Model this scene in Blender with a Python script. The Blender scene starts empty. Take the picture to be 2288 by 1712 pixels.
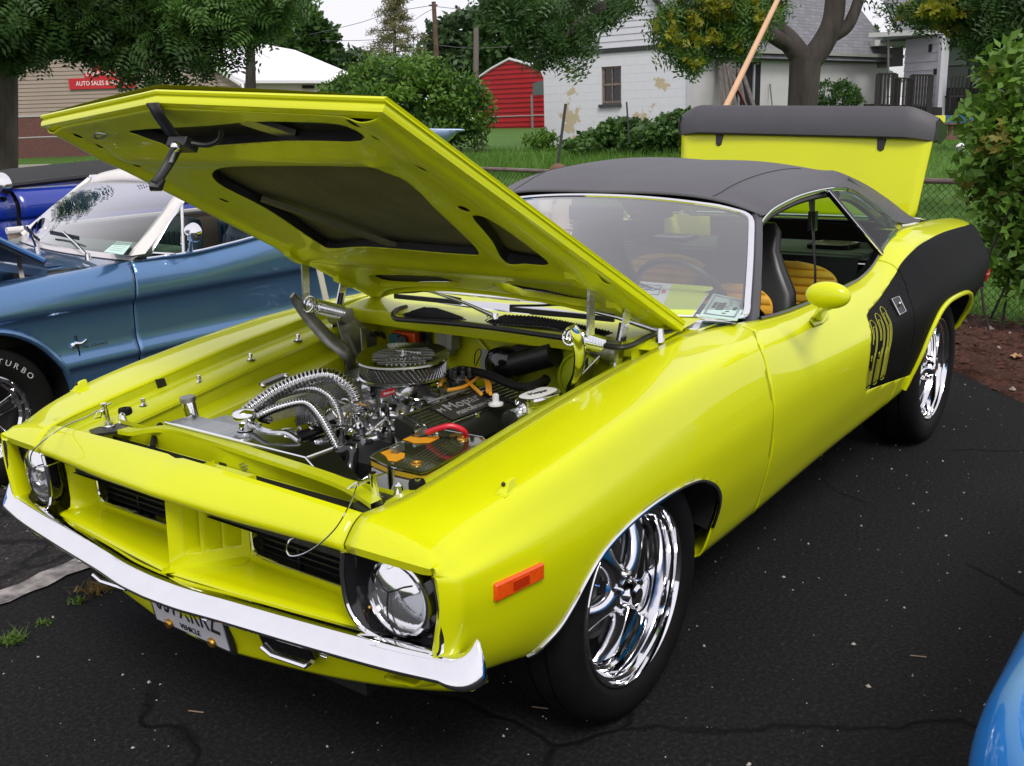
import bpy, bmesh, math, random
import numpy as np
from mathutils import Vector, Matrix
R_ = math.radians
rng = np.random.default_rng(7)
random.seed(7)
SC = bpy.context.scene
COL = SC.collection

# ------------------------------------------------------------------ camera
CP = np.array([2.09934635, 2.09040484, 1.54120325])
YAW, PIT, ROL, FPX = R_(217.42942), R_(-14.61602), R_(-1.85769), 2260.31
W0, H0 = 2288, 1712
fw = np.array([math.cos(PIT)*math.cos(YAW), math.cos(PIT)*math.sin(YAW), math.sin(PIT)])
rt = np.array([math.sin(YAW), -math.cos(YAW), 0.0])
up_ = np.cross(rt, fw)
r2 = math.cos(ROL)*rt + math.sin(ROL)*up_
u2 = -math.sin(ROL)*rt + math.cos(ROL)*up_
cam = bpy.data.objects.new('camera', bpy.data.cameras.new('camera'))
COL.objects.link(cam)
cam.matrix_world = Matrix(((r2[0], u2[0], -fw[0], CP[0]), (r2[1], u2[1], -fw[1], CP[1]),
                           (r2[2], u2[2], -fw[2], CP[2]), (0, 0, 0, 1)))
cam.data.sensor_width = 36.0
cam.data.lens = FPX*36.0/W0
cam.data.clip_end = 2000
cam.data.clip_start = 0.05
SC.camera = cam
fh = np.array([math.cos(YAW), math.sin(YAW), 0.0])     # horizontal heading of the view
def ray(u, v):
    return fw + r2*(u-W0/2)/FPX - u2*(v-H0/2)/FPX
def at(u, v, ax, val):
    "point of the place on the plane x/y/z = val"
    d = ray(u, v); t = (val-CP[ax])/d[ax]
    return CP + d*t
def atd(u, v, dist):
    "point of the place at a horizontal distance"
    d = ray(u, v); return CP + d*(dist/np.dot(d, fh))

# ------------------------------------------------------------------ world, sun, exposure
world = bpy.data.worlds.new('World'); SC.world = world; world.use_nodes = True
nt = world.node_tree; nt.nodes.clear()
SUN_EL, SUN_AZ = 50.0, 48.0
sky = nt.nodes.new('ShaderNodeTexSky'); sky.sky_type = 'NISHITA'; sky.sun_disc = False
sky.sun_elevation = R_(SUN_EL); sky.sun_rotation = R_(90-SUN_AZ); sky.air_density = 1.0; sky.dust_density = 3.0
mixw = nt.nodes.new('ShaderNodeMix'); mixw.data_type = 'RGBA'
cl = nt.nodes.new('ShaderNodeTexNoise'); cl.inputs['Scale'].default_value = 1.6; cl.inputs['Detail'].default_value = 4
cr = nt.nodes.new('ShaderNodeValToRGB')
cr.color_ramp.elements[0].color = (6.0, 5.85, 6.35, 1); cr.color_ramp.elements[1].color = (7.0, 6.8, 7.2, 1)
tcw = nt.nodes.new('ShaderNodeTexCoord')
bg = nt.nodes.new('ShaderNodeBackground'); bg.inputs['Strength'].default_value = 0.1
wo = nt.nodes.new('ShaderNodeOutputWorld')
nt.links.new(tcw.outputs['Generated'], cl.inputs['Vector'])
nt.links.new(cl.outputs['Fac'], cr.inputs['Fac'])
mixw.inputs[0].default_value = 0.9
nt.links.new(sky.outputs[0], mixw.inputs[6]); nt.links.new(cr.outputs[0], mixw.inputs[7])
nt.links.new(mixw.outputs[2], bg.inputs['Color']); nt.links.new(bg.outputs[0], wo.inputs['Surface'])
sl = bpy.data.lights.new('sun', 'SUN'); sl.energy = 1.2; sl.angle = R_(20); sl.color = (1, .97, .92)
sun = bpy.data.objects.new('sun', sl); COL.objects.link(sun)
sd = Vector((math.cos(R_(SUN_EL))*math.cos(R_(SUN_AZ)), math.cos(R_(SUN_EL))*math.sin(R_(SUN_AZ)), math.sin(R_(SUN_EL))))
sun.rotation_euler = sd.to_track_quat('Z', 'Y').to_euler()
SC.view_settings.view_transform = 'Standard'; SC.view_settings.look = 'None'
SC.view_settings.exposure = 0.66; SC.view_settings.gamma = 1.0
SC.view_settings.use_curve_mapping = False
SC.render.engine = 'CYCLES'
SC.cycles.max_bounces = 8; SC.cycles.transparent_max_bounces = 24
SC.cycles.glossy_bounces = 5; SC.cycles.diffuse_bounces = 3; SC.cycles.transmission_bounces = 6

# ------------------------------------------------------------------ materials
def _n(nt, t, **kw):
    n = nt.nodes.new(t)
    for k, v in kw.items():
        if k in n.inputs: n.inputs[k].default_value = v
        else: setattr(n, k, v)
    return n
def mat(name, col, rough=.5, metal=0., coat=0., var=.0, vs=8., bump=0., bs=60., spec=.5, col2=None, trans=0., emit=None, cvs=None, croug=.03, ior=1.5, stretch=None):
    m = bpy.data.materials.new(name); m.use_nodes = True
    t = m.node_tree; b = t.nodes['Principled BSDF']
    b.inputs['Roughness'].default_value = rough; b.inputs['Metallic'].default_value = metal
    b.inputs['Coat Weight'].default_value = coat; b.inputs['Coat Roughness'].default_value = croug
    b.inputs['Specular IOR Level'].default_value = spec; b.inputs['IOR'].default_value = ior
    b.inputs['Transmission Weight'].default_value = trans
    b.inputs['Base Color'].default_value = (*col, 1)
    if emit: b.inputs['Emission Color'].default_value = (*emit[:3], 1); b.inputs['Emission Strength'].default_value = emit[3]
    tc = _n(t, 'ShaderNodeTexCoord')
    src = tc.outputs['Object']
    if stretch:
        mp = _n(t, 'ShaderNodeMapping'); mp.inputs['Scale'].default_value = stretch
        t.links.new(src, mp.inputs['Vector']); src = mp.outputs[0]
    if var > 0 or col2:
        nz = _n(t, 'ShaderNodeTexNoise', Scale=vs, Detail=6.0, Roughness=.6)
        t.links.new(src, nz.inputs['Vector'])
        rp = _n(t, 'ShaderNodeValToRGB')
        c2 = col2 if col2 else tuple(max(0, c*(1-var)) for c in col)
        c1 = col if col2 else tuple(c*(1+var*.6) for c in col)
        rp.color_ramp.elements[0].position = .32; rp.color_ramp.elements[1].position = .68
        rp.color_ramp.elements[0].color = (*c2, 1); rp.color_ramp.elements[1].color = (*c1, 1)
        t.links.new(nz.outputs['Fac'], rp.inputs['Fac']); t.links.new(rp.outputs[0], b.inputs['Base Color'])
    if bump > 0:
        n2 = _n(t, 'ShaderNodeTexNoise', Scale=bs, Detail=4.0)
        t.links.new(src, n2.inputs['Vector'])
        bp = _n(t, 'ShaderNodeBump', Strength=bump, Distance=.01)
        t.links.new(n2.outputs['Fac'], bp.inputs['Height']); t.links.new(bp.outputs[0], b.inputs['Normal'])
    return m
def glass(name, tint=(.85, .9, .88), refl=1.0, ior=1.5, rough=.0):
    m = bpy.data.materials.new(name); m.use_nodes = True; t = m.node_tree; t.nodes.clear()
    o = _n(t, 'ShaderNodeOutputMaterial'); mx = _n(t, 'ShaderNodeMixShader')
    tr = _n(t, 'ShaderNodeBsdfTransparent'); tr.inputs[0].default_value = (*tint, 1)
    gl = _n(t, 'ShaderNodeBsdfGlossy'); gl.inputs['Roughness'].default_value = rough
    lw_ = _n(t, 'ShaderNodeLayerWeight'); lw_.inputs[0].default_value = .5; pw = _n(t, 'ShaderNodeMath', operation='POWER'); pw.inputs[1].default_value = 5.; t.links.new(lw_.outputs['Facing'], pw.inputs[0])
    fr = _n(t, 'ShaderNodeMath', operation='MULTIPLY_ADD'); fr.inputs[1].default_value = .95; fr.inputs[2].default_value = .045; t.links.new(pw.outputs[0], fr.inputs[0]); mu = _n(t, 'ShaderNodeMath', operation='MULTIPLY'); mu.inputs[1].default_value = refl
    mu.use_clamp = True
    t.links.new(fr.outputs[0], mu.inputs[0]); t.links.new(mu.outputs[0], mx.inputs[0])
    t.links.new(tr.outputs[0], mx.inputs[1]); t.links.new(gl.outputs[0], mx.inputs[2]); t.links.new(mx.outputs[0], o.inputs[0])
    return m
YEL = (.64, .68, .0)
M = {}
M['yellow'] = mat('yellow_paint', YEL, .5, coat=.75, var=.03, vs=3, spec=.15)
M['yellow_in'] = mat('yellow_inner_paint', (.54, .59, .001), .42, coat=.35, var=.06, vs=12, bump=.03, bs=25)
M['chrome'] = mat('chrome', (.86, .86, .88), .05, 1., var=.03, vs=20)
M['alu'] = mat('polished_aluminium', (.62, .63, .65), .2, 1., var=.12, vs=30, bump=.05, bs=90)
M['steel'] = mat('dull_steel', (.30, .30, .28), .38, .9, var=.3, vs=30)
M['cast'] = mat('cast_metal', (.50, .50, .50), .42, .9, var=.25, vs=60, bump=.3, bs=200)
M['black'] = mat('black_plastic', (.012, .012, .013), .45, var=.2, vs=30)
M['gblack'] = mat('gloss_black', (.008, .008, .009), .12, coat=.5)
M['satin'] = mat('satin_black_paint', (.0035, .0038, .004), .6, var=.1, vs=6, spec=.10)
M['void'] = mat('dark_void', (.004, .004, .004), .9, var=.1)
M['rubber'] = mat('tyre_rubber', (.006, .006, .006), .7, spec=.18, var=.25, vs=14, bump=.1, bs=120)
M['vinyl'] = mat('black_vinyl_roof', (.075, .073, .082), .5, var=.06, vs=10, bump=.12, bs=420, spec=.45)
M['seat'] = mat('black_seat_vinyl', (.014, .014, .015), .35, var=.1, vs=12)
M['gold'] = mat('gold_seat_vinyl', (.78, .40, .03), .45, var=.1, vs=12)
M['dash'] = mat('dash_black', (.016, .016, .018), .6, var=.1)
M['head'] = mat('interior_dark', (.02, .02, .02), .8, var=.1)
M['glass'] = glass('windscreen_glass', (.86, .90, .88), 6.5, 1.5)
M['sglass'] = glass('side_glass', (.42, .60, .46), .5, 1.5)
M['lens'] = glass('clear_lens', (.95, .96, .97), 1.4, 1.45)
M['white'] = mat('white_print', (.8, .8, .8), .6, var=.03)
M['ink'] = mat('black_ink', (.02, .02, .02), .6, var=.02)
M['orange_lens'] = mat('orange_lens', (.85, .09, .005), .18, coat=.6, var=.15, vs=90)
M['red_lens'] = mat('red_lens', (.45, .01, .01), .15, coat=.6, var=.1, vs=60)
M['skin_pad'] = mat('hood_insulation', (.10, .095, .05), .8, var=.25, vs=7, bump=.3, bs=40)
M['copper'] = mat('gold_bolt', (.75, .42, .08), .3, .9, var=.3, vs=120)

# ------------------------------------------------------------------ mesh helpers
def pchip(xs, ys, xq):
    xs = np.asarray(xs, float); ys = np.asarray(ys, float); xq = np.asarray(xq, float)
    if xs[0] > xs[-1]: xs = xs[::-1]; ys = ys[::-1]
    h = np.diff(xs); d = np.diff(ys)/h; n = len(xs); m = np.zeros(n)
    if n > 2:
        for i in range(1, n-1):
            if d[i-1]*d[i] > 0:
                w1 = 2*h[i]+h[i-1]; w2 = h[i]+2*h[i-1]
                m[i] = (w1+w2)/(w1/d[i-1]+w2/d[i])
    m[0] = d[0]; m[-1] = d[-1]
    xq = np.clip(xq, xs[0], xs[-1]); i = np.clip(np.searchsorted(xs, xq)-1, 0, n-2)
    t = (xq-xs[i])/h[i]
    return ((2*t**3-3*t**2+1)*ys[i] + (t**3-2*t**2+t)*h[i]*m[i] + (-2*t**3+3*t**2)*ys[i+1] + (t**3-t**2)*h[i]*m[i+1])
def spl(pts, n=8, closed=False):
    "catmull-rom through points"
    P = [np.array(p, float) for p in pts]; out = []
    L = len(P); rngi = range(L if closed else L-1)
    for i in rngi:
        if closed: p0, p1, p2, p3 = P[(i-1) % L], P[i], P[(i+1) % L], P[(i+2) % L]
        else: p0, p1, p2, p3 = P[max(i-1, 0)], P[i], P[i+1], P[min(i+2, L-1)]
        for k in range(n):
            t = k/n
            out.append(.5*((2*p1)+(-p0+p2)*t+(2*p0-5*p1+4*p2-p3)*t*t+(-p0+3*p1-3*p2+p3)*t**3))
    if not closed: out.append(P[-1])
    return out
ROOTLOC = {}
def link(name, me, m, parent=None, label=None, kind=None, cat=None, group=None):
    o = bpy.data.objects.new(name, me); COL.objects.link(o)
    if m is not None:
        for mm in (m if isinstance(m, (list, tuple)) else [m]): me.materials.append(mm)
    if parent is not None:
        o.parent = parent
        if parent.parent is None: o.location = -parent.location
    if label: o['label'] = label
    if kind: o['kind'] = kind
    if cat: o['category'] = cat
    if group: o['group'] = group
    return o
def thing(name, loc, label, cat, group=None, kind=None):
    o = bpy.data.objects.new(name, None); COL.objects.link(o); o.location = Vector([float(c) for c in loc])
    o.empty_display_size = .1
    if label: o['label'] = label
    if cat: o['category'] = cat
    if group: o['group'] = group
    if kind: o['kind'] = kind
    return o
def tomesh(name, V, F, smooth=True, ang=38, mi=None):
    me = bpy.data.meshes.new(name)
    me.from_pydata([tuple(map(float, v)) for v in V], [], [tuple(int(i) for i in f) for f in F])
    me.validate(verbose=False)
    if mi is not None and len(mi) == len(me.polygons): me.polygons.foreach_set('material_index', mi)
    if smooth and len(me.polygons):
        me.polygons.foreach_set('use_smooth', [True]*len(me.polygons))
        me.set_sharp_from_angle(angle=R_(ang))
    me.update(); return me
def fastmesh(name, V, nper, smooth=False):
    "V: (k*nper,3) array, consecutive polygons of nper vertices"
    V = np.ascontiguousarray(V, dtype=np.float32).reshape(-1, 3); k = len(V)//nper
    me = bpy.data.meshes.new(name)
    me.vertices.add(len(V)); me.vertices.foreach_set('co', V.ravel())
    me.loops.add(len(V)); me.loops.foreach_set('vertex_index', np.arange(len(V), dtype=np.int32))
    me.polygons.add(k); me.polygons.foreach_set('loop_start', np.arange(0, k*nper, nper, dtype=np.int32))
    me.update(calc_edges=True)
    if smooth: me.polygons.foreach_set('use_smooth', [True]*k)
    return me
class B:
    def __init__(s): s.V = []; s.F = []; s.mi = []; s.cur = 0
    def add(s, V, F):
        o = len(s.V); s.V += [np.array(v, float) for v in V]
        for f in F: s.F.append([i+o for i in f]); s.mi.append(s.cur)
        return s
    def box(s, c, d, ax=None):
        "ax: 3 orthonormal axes"
        c = np.array(c, float); ax = np.eye(3) if ax is None else np.array(ax, float)
        V = [c + ax[0]*x*d[0]/2 + ax[1]*y*d[1]/2 + ax[2]*z*d[2]/2 for x in (-1, 1) for y in (-1, 1) for z in (-1, 1)]
        return s.add(V, [(0, 1, 3, 2), (4, 6, 7, 5), (0, 4, 5, 1), (2, 3, 7, 6), (0, 2, 6, 4), (1, 5, 7, 3)])
    def bar(s, a, b, w, h, up=(0, 0, 1)):
        a = np.array(a, float); b = np.array(b, float); x = b-a; L = np.linalg.norm(x); x = x/L
        y = np.cross(up, x); y /= np.linalg.norm(y)+1e-9; z = np.cross(x, y)
        return s.box((a+b)/2, (L, w, h), (x, y, z))
    def cyl(s, a, b, r0, r1=None, n=16, caps=True):
        r1 = r0 if r1 is None else r1
        return s.tube([a, b], [r0, r1], n, caps=caps)
    def tube(s, pts, r, n=8, closed=False, caps=True, flat=None):
        P = [np.array(p, float) for p in pts]; L = len(P)
        rr = [r]*L if np.isscalar(r) else list(r)
        prev = None; rings = []
        for i in range(L):
            if closed: t = P[(i+1) % L]-P[i-1]
            else: t = P[min(i+1, L-1)]-P[max(i-1, 0)]
            t = t/(np.linalg.norm(t)+1e-12)
            if prev is None:
                a = np.array([0, 0, 1.]) if abs(t[2]) < .9 else np.array([1., 0, 0])
                u = np.cross(t, a)
            else: u = prev - t*np.dot(prev, t)
            u /= np.linalg.norm(u)+1e-12; prev = u; w = np.cross(t, u)
            fl = 1 if flat is None else flat
            rings.append([P[i]+rr[i]*(math.cos(2*math.pi*k/n)*u*fl+math.sin(2*math.pi*k/n)*w) for k in range(n)])
        V = [v for rg in rings for v in rg]; F = []
        for i in range(L if closed else L-1):
            j = (i+1) % L
            for k in range(n):
                F.append((i*n+k, i*n+(k+1) % n, j*n+(k+1) % n, j*n+k))
        if caps and not closed: F.append(tuple(range(n))[::-1]); F.append(tuple((L-1)*n+k for k in range(n)))
        return s.add(V, F)
    def lathe(s, prof, o, ax, n=32, ex=1., exdir=None):
        "prof (r,h) along ax from o"
        o = np.array(o, float); ax = np.array(ax, float); ax /= np.linalg.norm(ax)
        a = np.array([0, 0, 1.]) if abs(ax[2]) < .9 else np.array([1., 0, 0])
        if exdir is not None: a = np.cross(ax, np.array(exdir, float))
        u = np.cross(a, ax); u /= np.linalg.norm(u); w = np.cross(ax, u)
        V = []; F = []
        for (r, h) in prof:
            for k in range(n):
                t = 2*math.pi*k/n; V.append(o+ax*h+r*(u*math.cos(t)*ex+w*math.sin(t)))
        for i in range(len(prof)-1):
            for k in range(n): F.append((i*n+k, i*n+(k+1) % n, (i+1)*n+(k+1) % n, (i+1)*n+k))
        return s.add(V, F)
    def grid(s, G, cu=False, cv=False):
        G = np.array(G, float); a, b = G.shape[:2]; F = []
        for i in range(a if cu else a-1):
            for j in range(b if cv else b-1):
                F.append((i*b+j, i*b+(j+1) % b, ((i+1) % a)*b+(j+1) % b, ((i+1) % a)*b+j))
        return s.add(G.reshape(-1, 3), F)
    def prism(s, poly, vec):
        "closed outline (3d points) extruded by vec"
        P = [np.array(p, float) for p in poly]; n = len(P); v = np.array(vec, float)
        V = P+[p+v for p in P]
        F = [tuple(range(n))[::-1], tuple(range(n, 2*n))]+[(i, (i+1) % n, (i+1) % n+n, i+n) for i in range(n)]
        return s.add(V, F)
    def ball(s, c, r, n=12, m=8, sc=(1, 1, 1)):
        c = np.array(c, float); G = []
        for i in range(m+1):
            p = math.pi*i/m
            G.append([c+np.array([r*sc[0]*math.sin(p)*math.cos(2*math.pi*k/n), r*sc[1]*math.sin(p)*math.sin(2*math.pi*k/n), r*sc[2]*math.cos(p)]) for k in range(n)])
        return s.grid(G, cv=True)
    def mirror(s):
        o = len(s.V); n = len(s.F)
        s.V += [v*np.array([1, -1, 1]) for v in s.V]
        for f in list(s.F[:n]): s.F.append([i+o for i in f][::-1])
        s.mi += s.mi[:n]; return s
    def done(s, name, m, parent=None, smooth=True, ang=38, bevel=0, **kw):
        me = tomesh(name, s.V, s.F, smooth, ang, s.mi if isinstance(m, (list, tuple)) else None)
        o = link(name, me, m, parent, **kw)
        if bevel:
            md = o.modifiers.new('bevel', 'BEVEL'); md.width = bevel; md.segments = 2; md.limit_method = 'ANGLE'; md.angle_limit = R_(40)
        return o
def clip(V, F, fn):
    "keep the part of the mesh where fn(point array) > 0, cutting faces along the border"
    V = [np.array(v, float) for v in V]; d = list(fn(np.array(V))); cache = {}; out = []
    def cut(i, j):
        k = (min(i, j), max(i, j))
        if k in cache: return cache[k]
        a, b = V[k[0]], V[k[1]]; da, db = d[k[0]], d[k[1]]
        lo, hi = 0., 1.
        for _ in range(12):
            t = (lo+hi)/2; dv = fn((a+(b-a)*t)[None])[0]
            if (dv > 0) == (da > 0): lo = t
            else: hi = t
        V.append(a+(b-a)*(lo+hi)/2); d.append(0.); cache[k] = len(V)-1; return cache[k]
    for f in F:
        pos = [d[i] > 0 for i in f]
        if all(pos): out.append(list(f)); continue
        if not any(pos): continue
        g = []
        for q in range(len(f)):
            i, j = f[q], f[(q+1) % len(f)]
            if d[i] > 0: g.append(i)
            if (d[i] > 0) != (d[j] > 0): g.append(cut(i, j))
        if len(g) >= 3: out.append(g)
    used = sorted({i for f in out for i in f}); mp = {i: k for k, i in enumerate(used)}
    return [V[i] for i in used], [[mp[i] for i in f] for f in out]
def polysd(poly):
    "signed distance (positive outside) to a 2d polygon"
    P = np.array(poly, float); Q = np.roll(P, -1, 0)
    def f(X):
        X = np.asarray(X, float); e = Q-P; w = X[:, None, :]-P[None]
        t = np.clip((w*e).sum(-1)/((e*e).sum(-1)+1e-15), 0, 1)
        dd = np.sqrt(((w-e*t[..., None])**2).sum(-1)).min(1)
        ins = np.zeros(len(X), bool)
        for a, b in zip(P, Q):
            c = ((a[1] > X[:, 1]) != (b[1] > X[:, 1]))
            with np.errstate(divide='ignore', invalid='ignore'):
                xi = (b[0]-a[0])*(X[:, 1]-a[1])/(b[1]-a[1]+1e-15)+a[0]
            ins ^= c & (X[:, 0] < xi)
        return np.where(ins, -dd, dd)
    return f
def solid(o, t, off=-1):
    md = o.modifiers.new('thickness', 'SOLIDIFY'); md.thickness = t; md.offset = off; return o
def text(txt, size, o, ux, uy, m, parent=None, name='lettering', ext=.0008, sp=1., xs=1., align='CENTER', **kw):
    cu = bpy.data.curves.new(name, 'FONT'); cu.body = txt; cu.size = size; cu.extrude = ext; cu.align_x = align; cu.align_y = 'CENTER'
    cu.space_character = sp; cu.resolution_u = 3
    t = bpy.data.objects.new('t', cu); COL.objects.link(t)
    bpy.context.view_layer.update()
    me = bpy.data.meshes.new_from_object(t.evaluated_get(bpy.context.evaluated_depsgraph_get()))
    bpy.data.objects.remove(t)
    ux = np.array(ux, float); ux /= np.linalg.norm(ux); uy = np.array(uy, float); uy -= ux*np.dot(ux, uy); uy /= np.linalg.norm(uy)
    uz = np.cross(ux, uy); ux = ux*xs
    me.transform(Matrix(((ux[0], uy[0], uz[0], o[0]), (ux[1], uy[1], uz[1], o[1]), (ux[2], uy[2], uz[2], o[2]), (0, 0, 0, 1))))
    me.materials.clear(); me.name = name
    return link(name, me, m, parent, **kw)
# ------------------------------------------------------------------ shape of the yellow coupe (x forward, y left, z up, front axle at x=0)
def T(*pr):
    a = np.array(sorted(pr)); return lambda x: pchip(a[:, 0], a[:, 1], x)
Gy = T((.80,.60),(.72,.61),(.6,.640),(.3,.652),(0,.663),(-.3,.674),(-.5,.687),(-.62,.705),(-.8,.755),(-.95,.775),(-1.2,.785),(-1.5,.788),(-1.8,.785),(-2.0,.775),(-2.15,.76),(-2.3,.745),(-2.6,.715),(-3.0,.70),(-3.58,.70))
Gz = T((.80,.725),(.72,.742),(.6,.755),(.45,.776),(.3,.797),(.15,.819),(0,.839),(-.15,.855),(-.3,.871),(-.45,.886),(-.62,.897),(-.8,.898),(-.95,.887),(-1.2,.877),(-1.5,.877),(-1.8,.882),(-2.0,.90),(-2.15,.93),(-2.3,.975),(-2.45,1.0),(-2.65,1.008),(-3.0,1.0),(-3.4,.98),(-3.58,.965))
Cy = T((.80,.80),(.7,.821),(.6,.833),(.45,.853),(.3,.865),(.15,.872),(0,.876),(-.3,.878),(-.6,.88),(-1,.872),(-1.5,.865),(-1.9,.86),(-2.3,.855),(-2.6,.85),(-3,.84),(-3.4,.825),(-3.58,.805))
Cz = T((.80,.695),(.7,.712),(.6,.747),(.45,.780),(.3,.803),(.15,.822),(0,.840),(-.15,.855),(-.3,.866),(-.6,.872),(-1.0,.852),(-1.5,.845),(-1.8,.850),(-2.0,.868),(-2.2,.905),(-2.4,.948),(-2.7,.975),(-3,.972),(-3.4,.95),(-3.58,.93))
My = T((.80,.885),(.7,.892),(.66,.90),(.45,.928),(.25,.940),(0,.945),(-.45,.945),(-.8,.945),(-1.5,.95),(-2.0,.958),(-2.7,.968),(-3.2,.95),(-3.5,.915),(-3.58,.90))
Mz = T((.80,.640),(.7,.637),(.45,.632),(.25,.636),(0,.65),(-.45,.668),(-.8,.683),(-1.5,.685),(-2.0,.69),(-2.7,.70),(-3.2,.715),(-3.58,.73))
Ly = T((.80,.80),(.7,.845),(.54,.878),(.3,.90),(-.4,.905),(-1.35,.905),(-2.2,.91),(-2.8,.915),(-3.3,.885),(-3.58,.85))
Lz = T((.80,.45),(.54,.43),(.3,.41),(-.6,.41),(-1.35,.43),(-2.2,.44),(-2.8,.50),(-3.2,.57),(-3.58,.64))
Rz = T((.80,.425),(.68,.40),(.55,.38),(.45,.36),(.3,.33),(-.38,.295),(-1.35,.325),(-2.2,.345),(-2.8,.42),(-3.2,.50),(-3.58,.58))
Bx = T((0,.822),(.25,.80),(.53,.77),(.76,.750),(.84,.742))
Bz = T((0,.715),(.25,.705),(.53,.697),(.84,.686))
def ctrl(x):
    "control points of the half section at x (arrays (n,9) of y and z)"
    x = np.atleast_1d(np.asarray(x, float))
    gy, gz, cy, cz, my, mz, ly, lz, rz = Gy(x), Gz(x), Cy(x), Cz(x), My(x), Mz(x), Ly(x), Lz(x), Rz(x)
    y = [gy, (gy+cy)/2+.004, cy, cy+.42*(my-cy)+.014, my-.004, my, my+.45*(ly-my)+.008, ly, ly-.05, ly-.12]
    z = [gz, (gz+cz)/2+.006, cz, cz+.40*(mz-cz), mz+.03, mz-.012, mz+.5*(lz-mz), lz, rz, rz-.004]
    return np.array(y).T, np.array(z).T
TK = np.array([0, .1, .2, .34, .52, .58, .72, .84, .95, 1.0])
def side_pt(xs, ts):
    Y, Z = ctrl(xs); ts = np.asarray(ts, float); out = np.zeros((len(Y), len(ts), 3))
    for i, x in enumerate(np.atleast_1d(xs)):
        out[i, :, 0] = x; out[i, :, 1] = pchip(TK, Y[i], ts); out[i, :, 2] = pchip(TK, Z[i], ts)
    return out
def sy(x, z):
    "half width of the side surface at (x, z)"
    Y, Z = ctrl([x]); ts = np.linspace(.2, 1, 90); zz = pchip(TK, Z[0], ts); yy = pchip(TK, Y[0], ts)
    return float(np.interp(-z, -zz, yy))
car = thing('coupe_car', (-1.37, 0, 0), 'bright lime yellow coupe with black roof, open hood and raised trunk lid', 'car')
XS = list(np.linspace(-3.58, .70, 200)); TS = np.concatenate([np.linspace(0, .2, 8)[:-1], np.linspace(.2, 1, 34)])
def side_grid(sgn):
    G = side_pt(XS, TS); rows = list(G)
    base = side_pt([.70], TS)[0]
    for s in (.2, .4, .6, .8, .92, 1.0):
        r = []
        for j, t in enumerate(TS):
            p = base[j].copy()
            if t <= .2:
                tx, tz = float(Bx(p[1])), float(Bz(p[1]))
                r.append([p[0]+(tx-p[0])*s, p[1]+.012*s*t/.2, p[2]+(tz-p[2])*s+.010*math.sin(math.pi*s)])
            else:
                k = (t-.2)/.8; e = s**2.2
                r.append([.70+.046*s, p[1]+(.012*max(0, 1-k*3))*s-.035*e*min(1, k*3), p[2]-(p[2]-.686)*max(0, 1-k*8)*s])
        rows.append(np.array(r))
    # returns under the brow and behind the fender nose
    last = rows[-1]; a = last.copy(); b = last.copy()
    for j, t in enumerate(TS):
        k = min(1, max(0, (t-.17)/.10)); k = k*k*(3-2*k)
        a[j] += np.array([-.006, 0, -.020])*(1-k)+np.array([-.008, -.014, -.004])*k; b[j] += np.array([-.05, 0, -.024])*(1-k)+np.array([-.06, -.018, -.006])*k
    rows += [a, b]
    return np.array(rows)*np.array([1, sgn, 1])
archF = [(.50,.20),(.47,.33),(.435,.385),(.397,.420),(.363,.467),(.325,.518),(.262,.568),(.171,.598),(.07,.612),(-.043,.615),(-.149,.608),(-.230,.590),(-.316,.545),(-.366,.487),(-.375,.42),(-.365,.36),(-.35,.20)]
archR = [(-2.20,.20),(-2.215,.34),(-2.235,.46),(-2.27,.56),(-2.32,.635),(-2.40,.685),(-2.53,.710),(-2.70,.712),(-2.85,.70),(-2.96,.66),(-3.04,.58),(-3.07,.48),(-3.06,.38),(-3.02,.20)]
def smooth2(p, n=5): return [q[:2] for q in spl([(a, b, 0) for a, b in p], n)]
AF = polysd(smooth2(archF)); AR = polysd(smooth2(archR))
sF = np.array([(.30,-.72),(.565,-.697),(.69,-.681),(.765,-.674),(.854,-.69),(.872,-.705),(.885,-.79),(.93,-.82),(1.2,-.82)])
sR = np.array([(.30,-2.03),(.60,-2.05),(.769,-2.068),(.814,-2.098),(.883,-2.131),(.912,-2.15),(1.2,-2.2)])
seamF = lambda X: np.interp(X[:, 2], sF[:, 0], sF[:, 1]); seamR = lambda X: np.interp(X[:, 2], sR[:, 0], sR[:, 1])
decal = [(-1.622,.795),(-1.60,.765),(-1.554,.710),(-1.542,.66),(-1.550,.59),(-1.568,.532),(-1.575,.522),(-1.60,.520),(-1.9,.482),(-2.15,.447),(-2.27,.43),(-2.5,.30),(-3.7,.25),(-3.7,.95),(-3.5,.945),(-3.40,.952),(-3.06,.968),(-2.80,.974),(-2.597,.970),(-2.386,.950),(-2.19,.908),(-2.06,.873),(-1.843,.829),(-1.74,.816),(-1.66,.806)]
_k = decal.index((-3.40,.952)); decal = decal[:_k]+[tuple(q[:2]) for q in spl([(a, b, 0) for a, b in decal[_k:]+decal[:1]], 6)][:-1]
DC = polysd(decal)
side = {}
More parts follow.
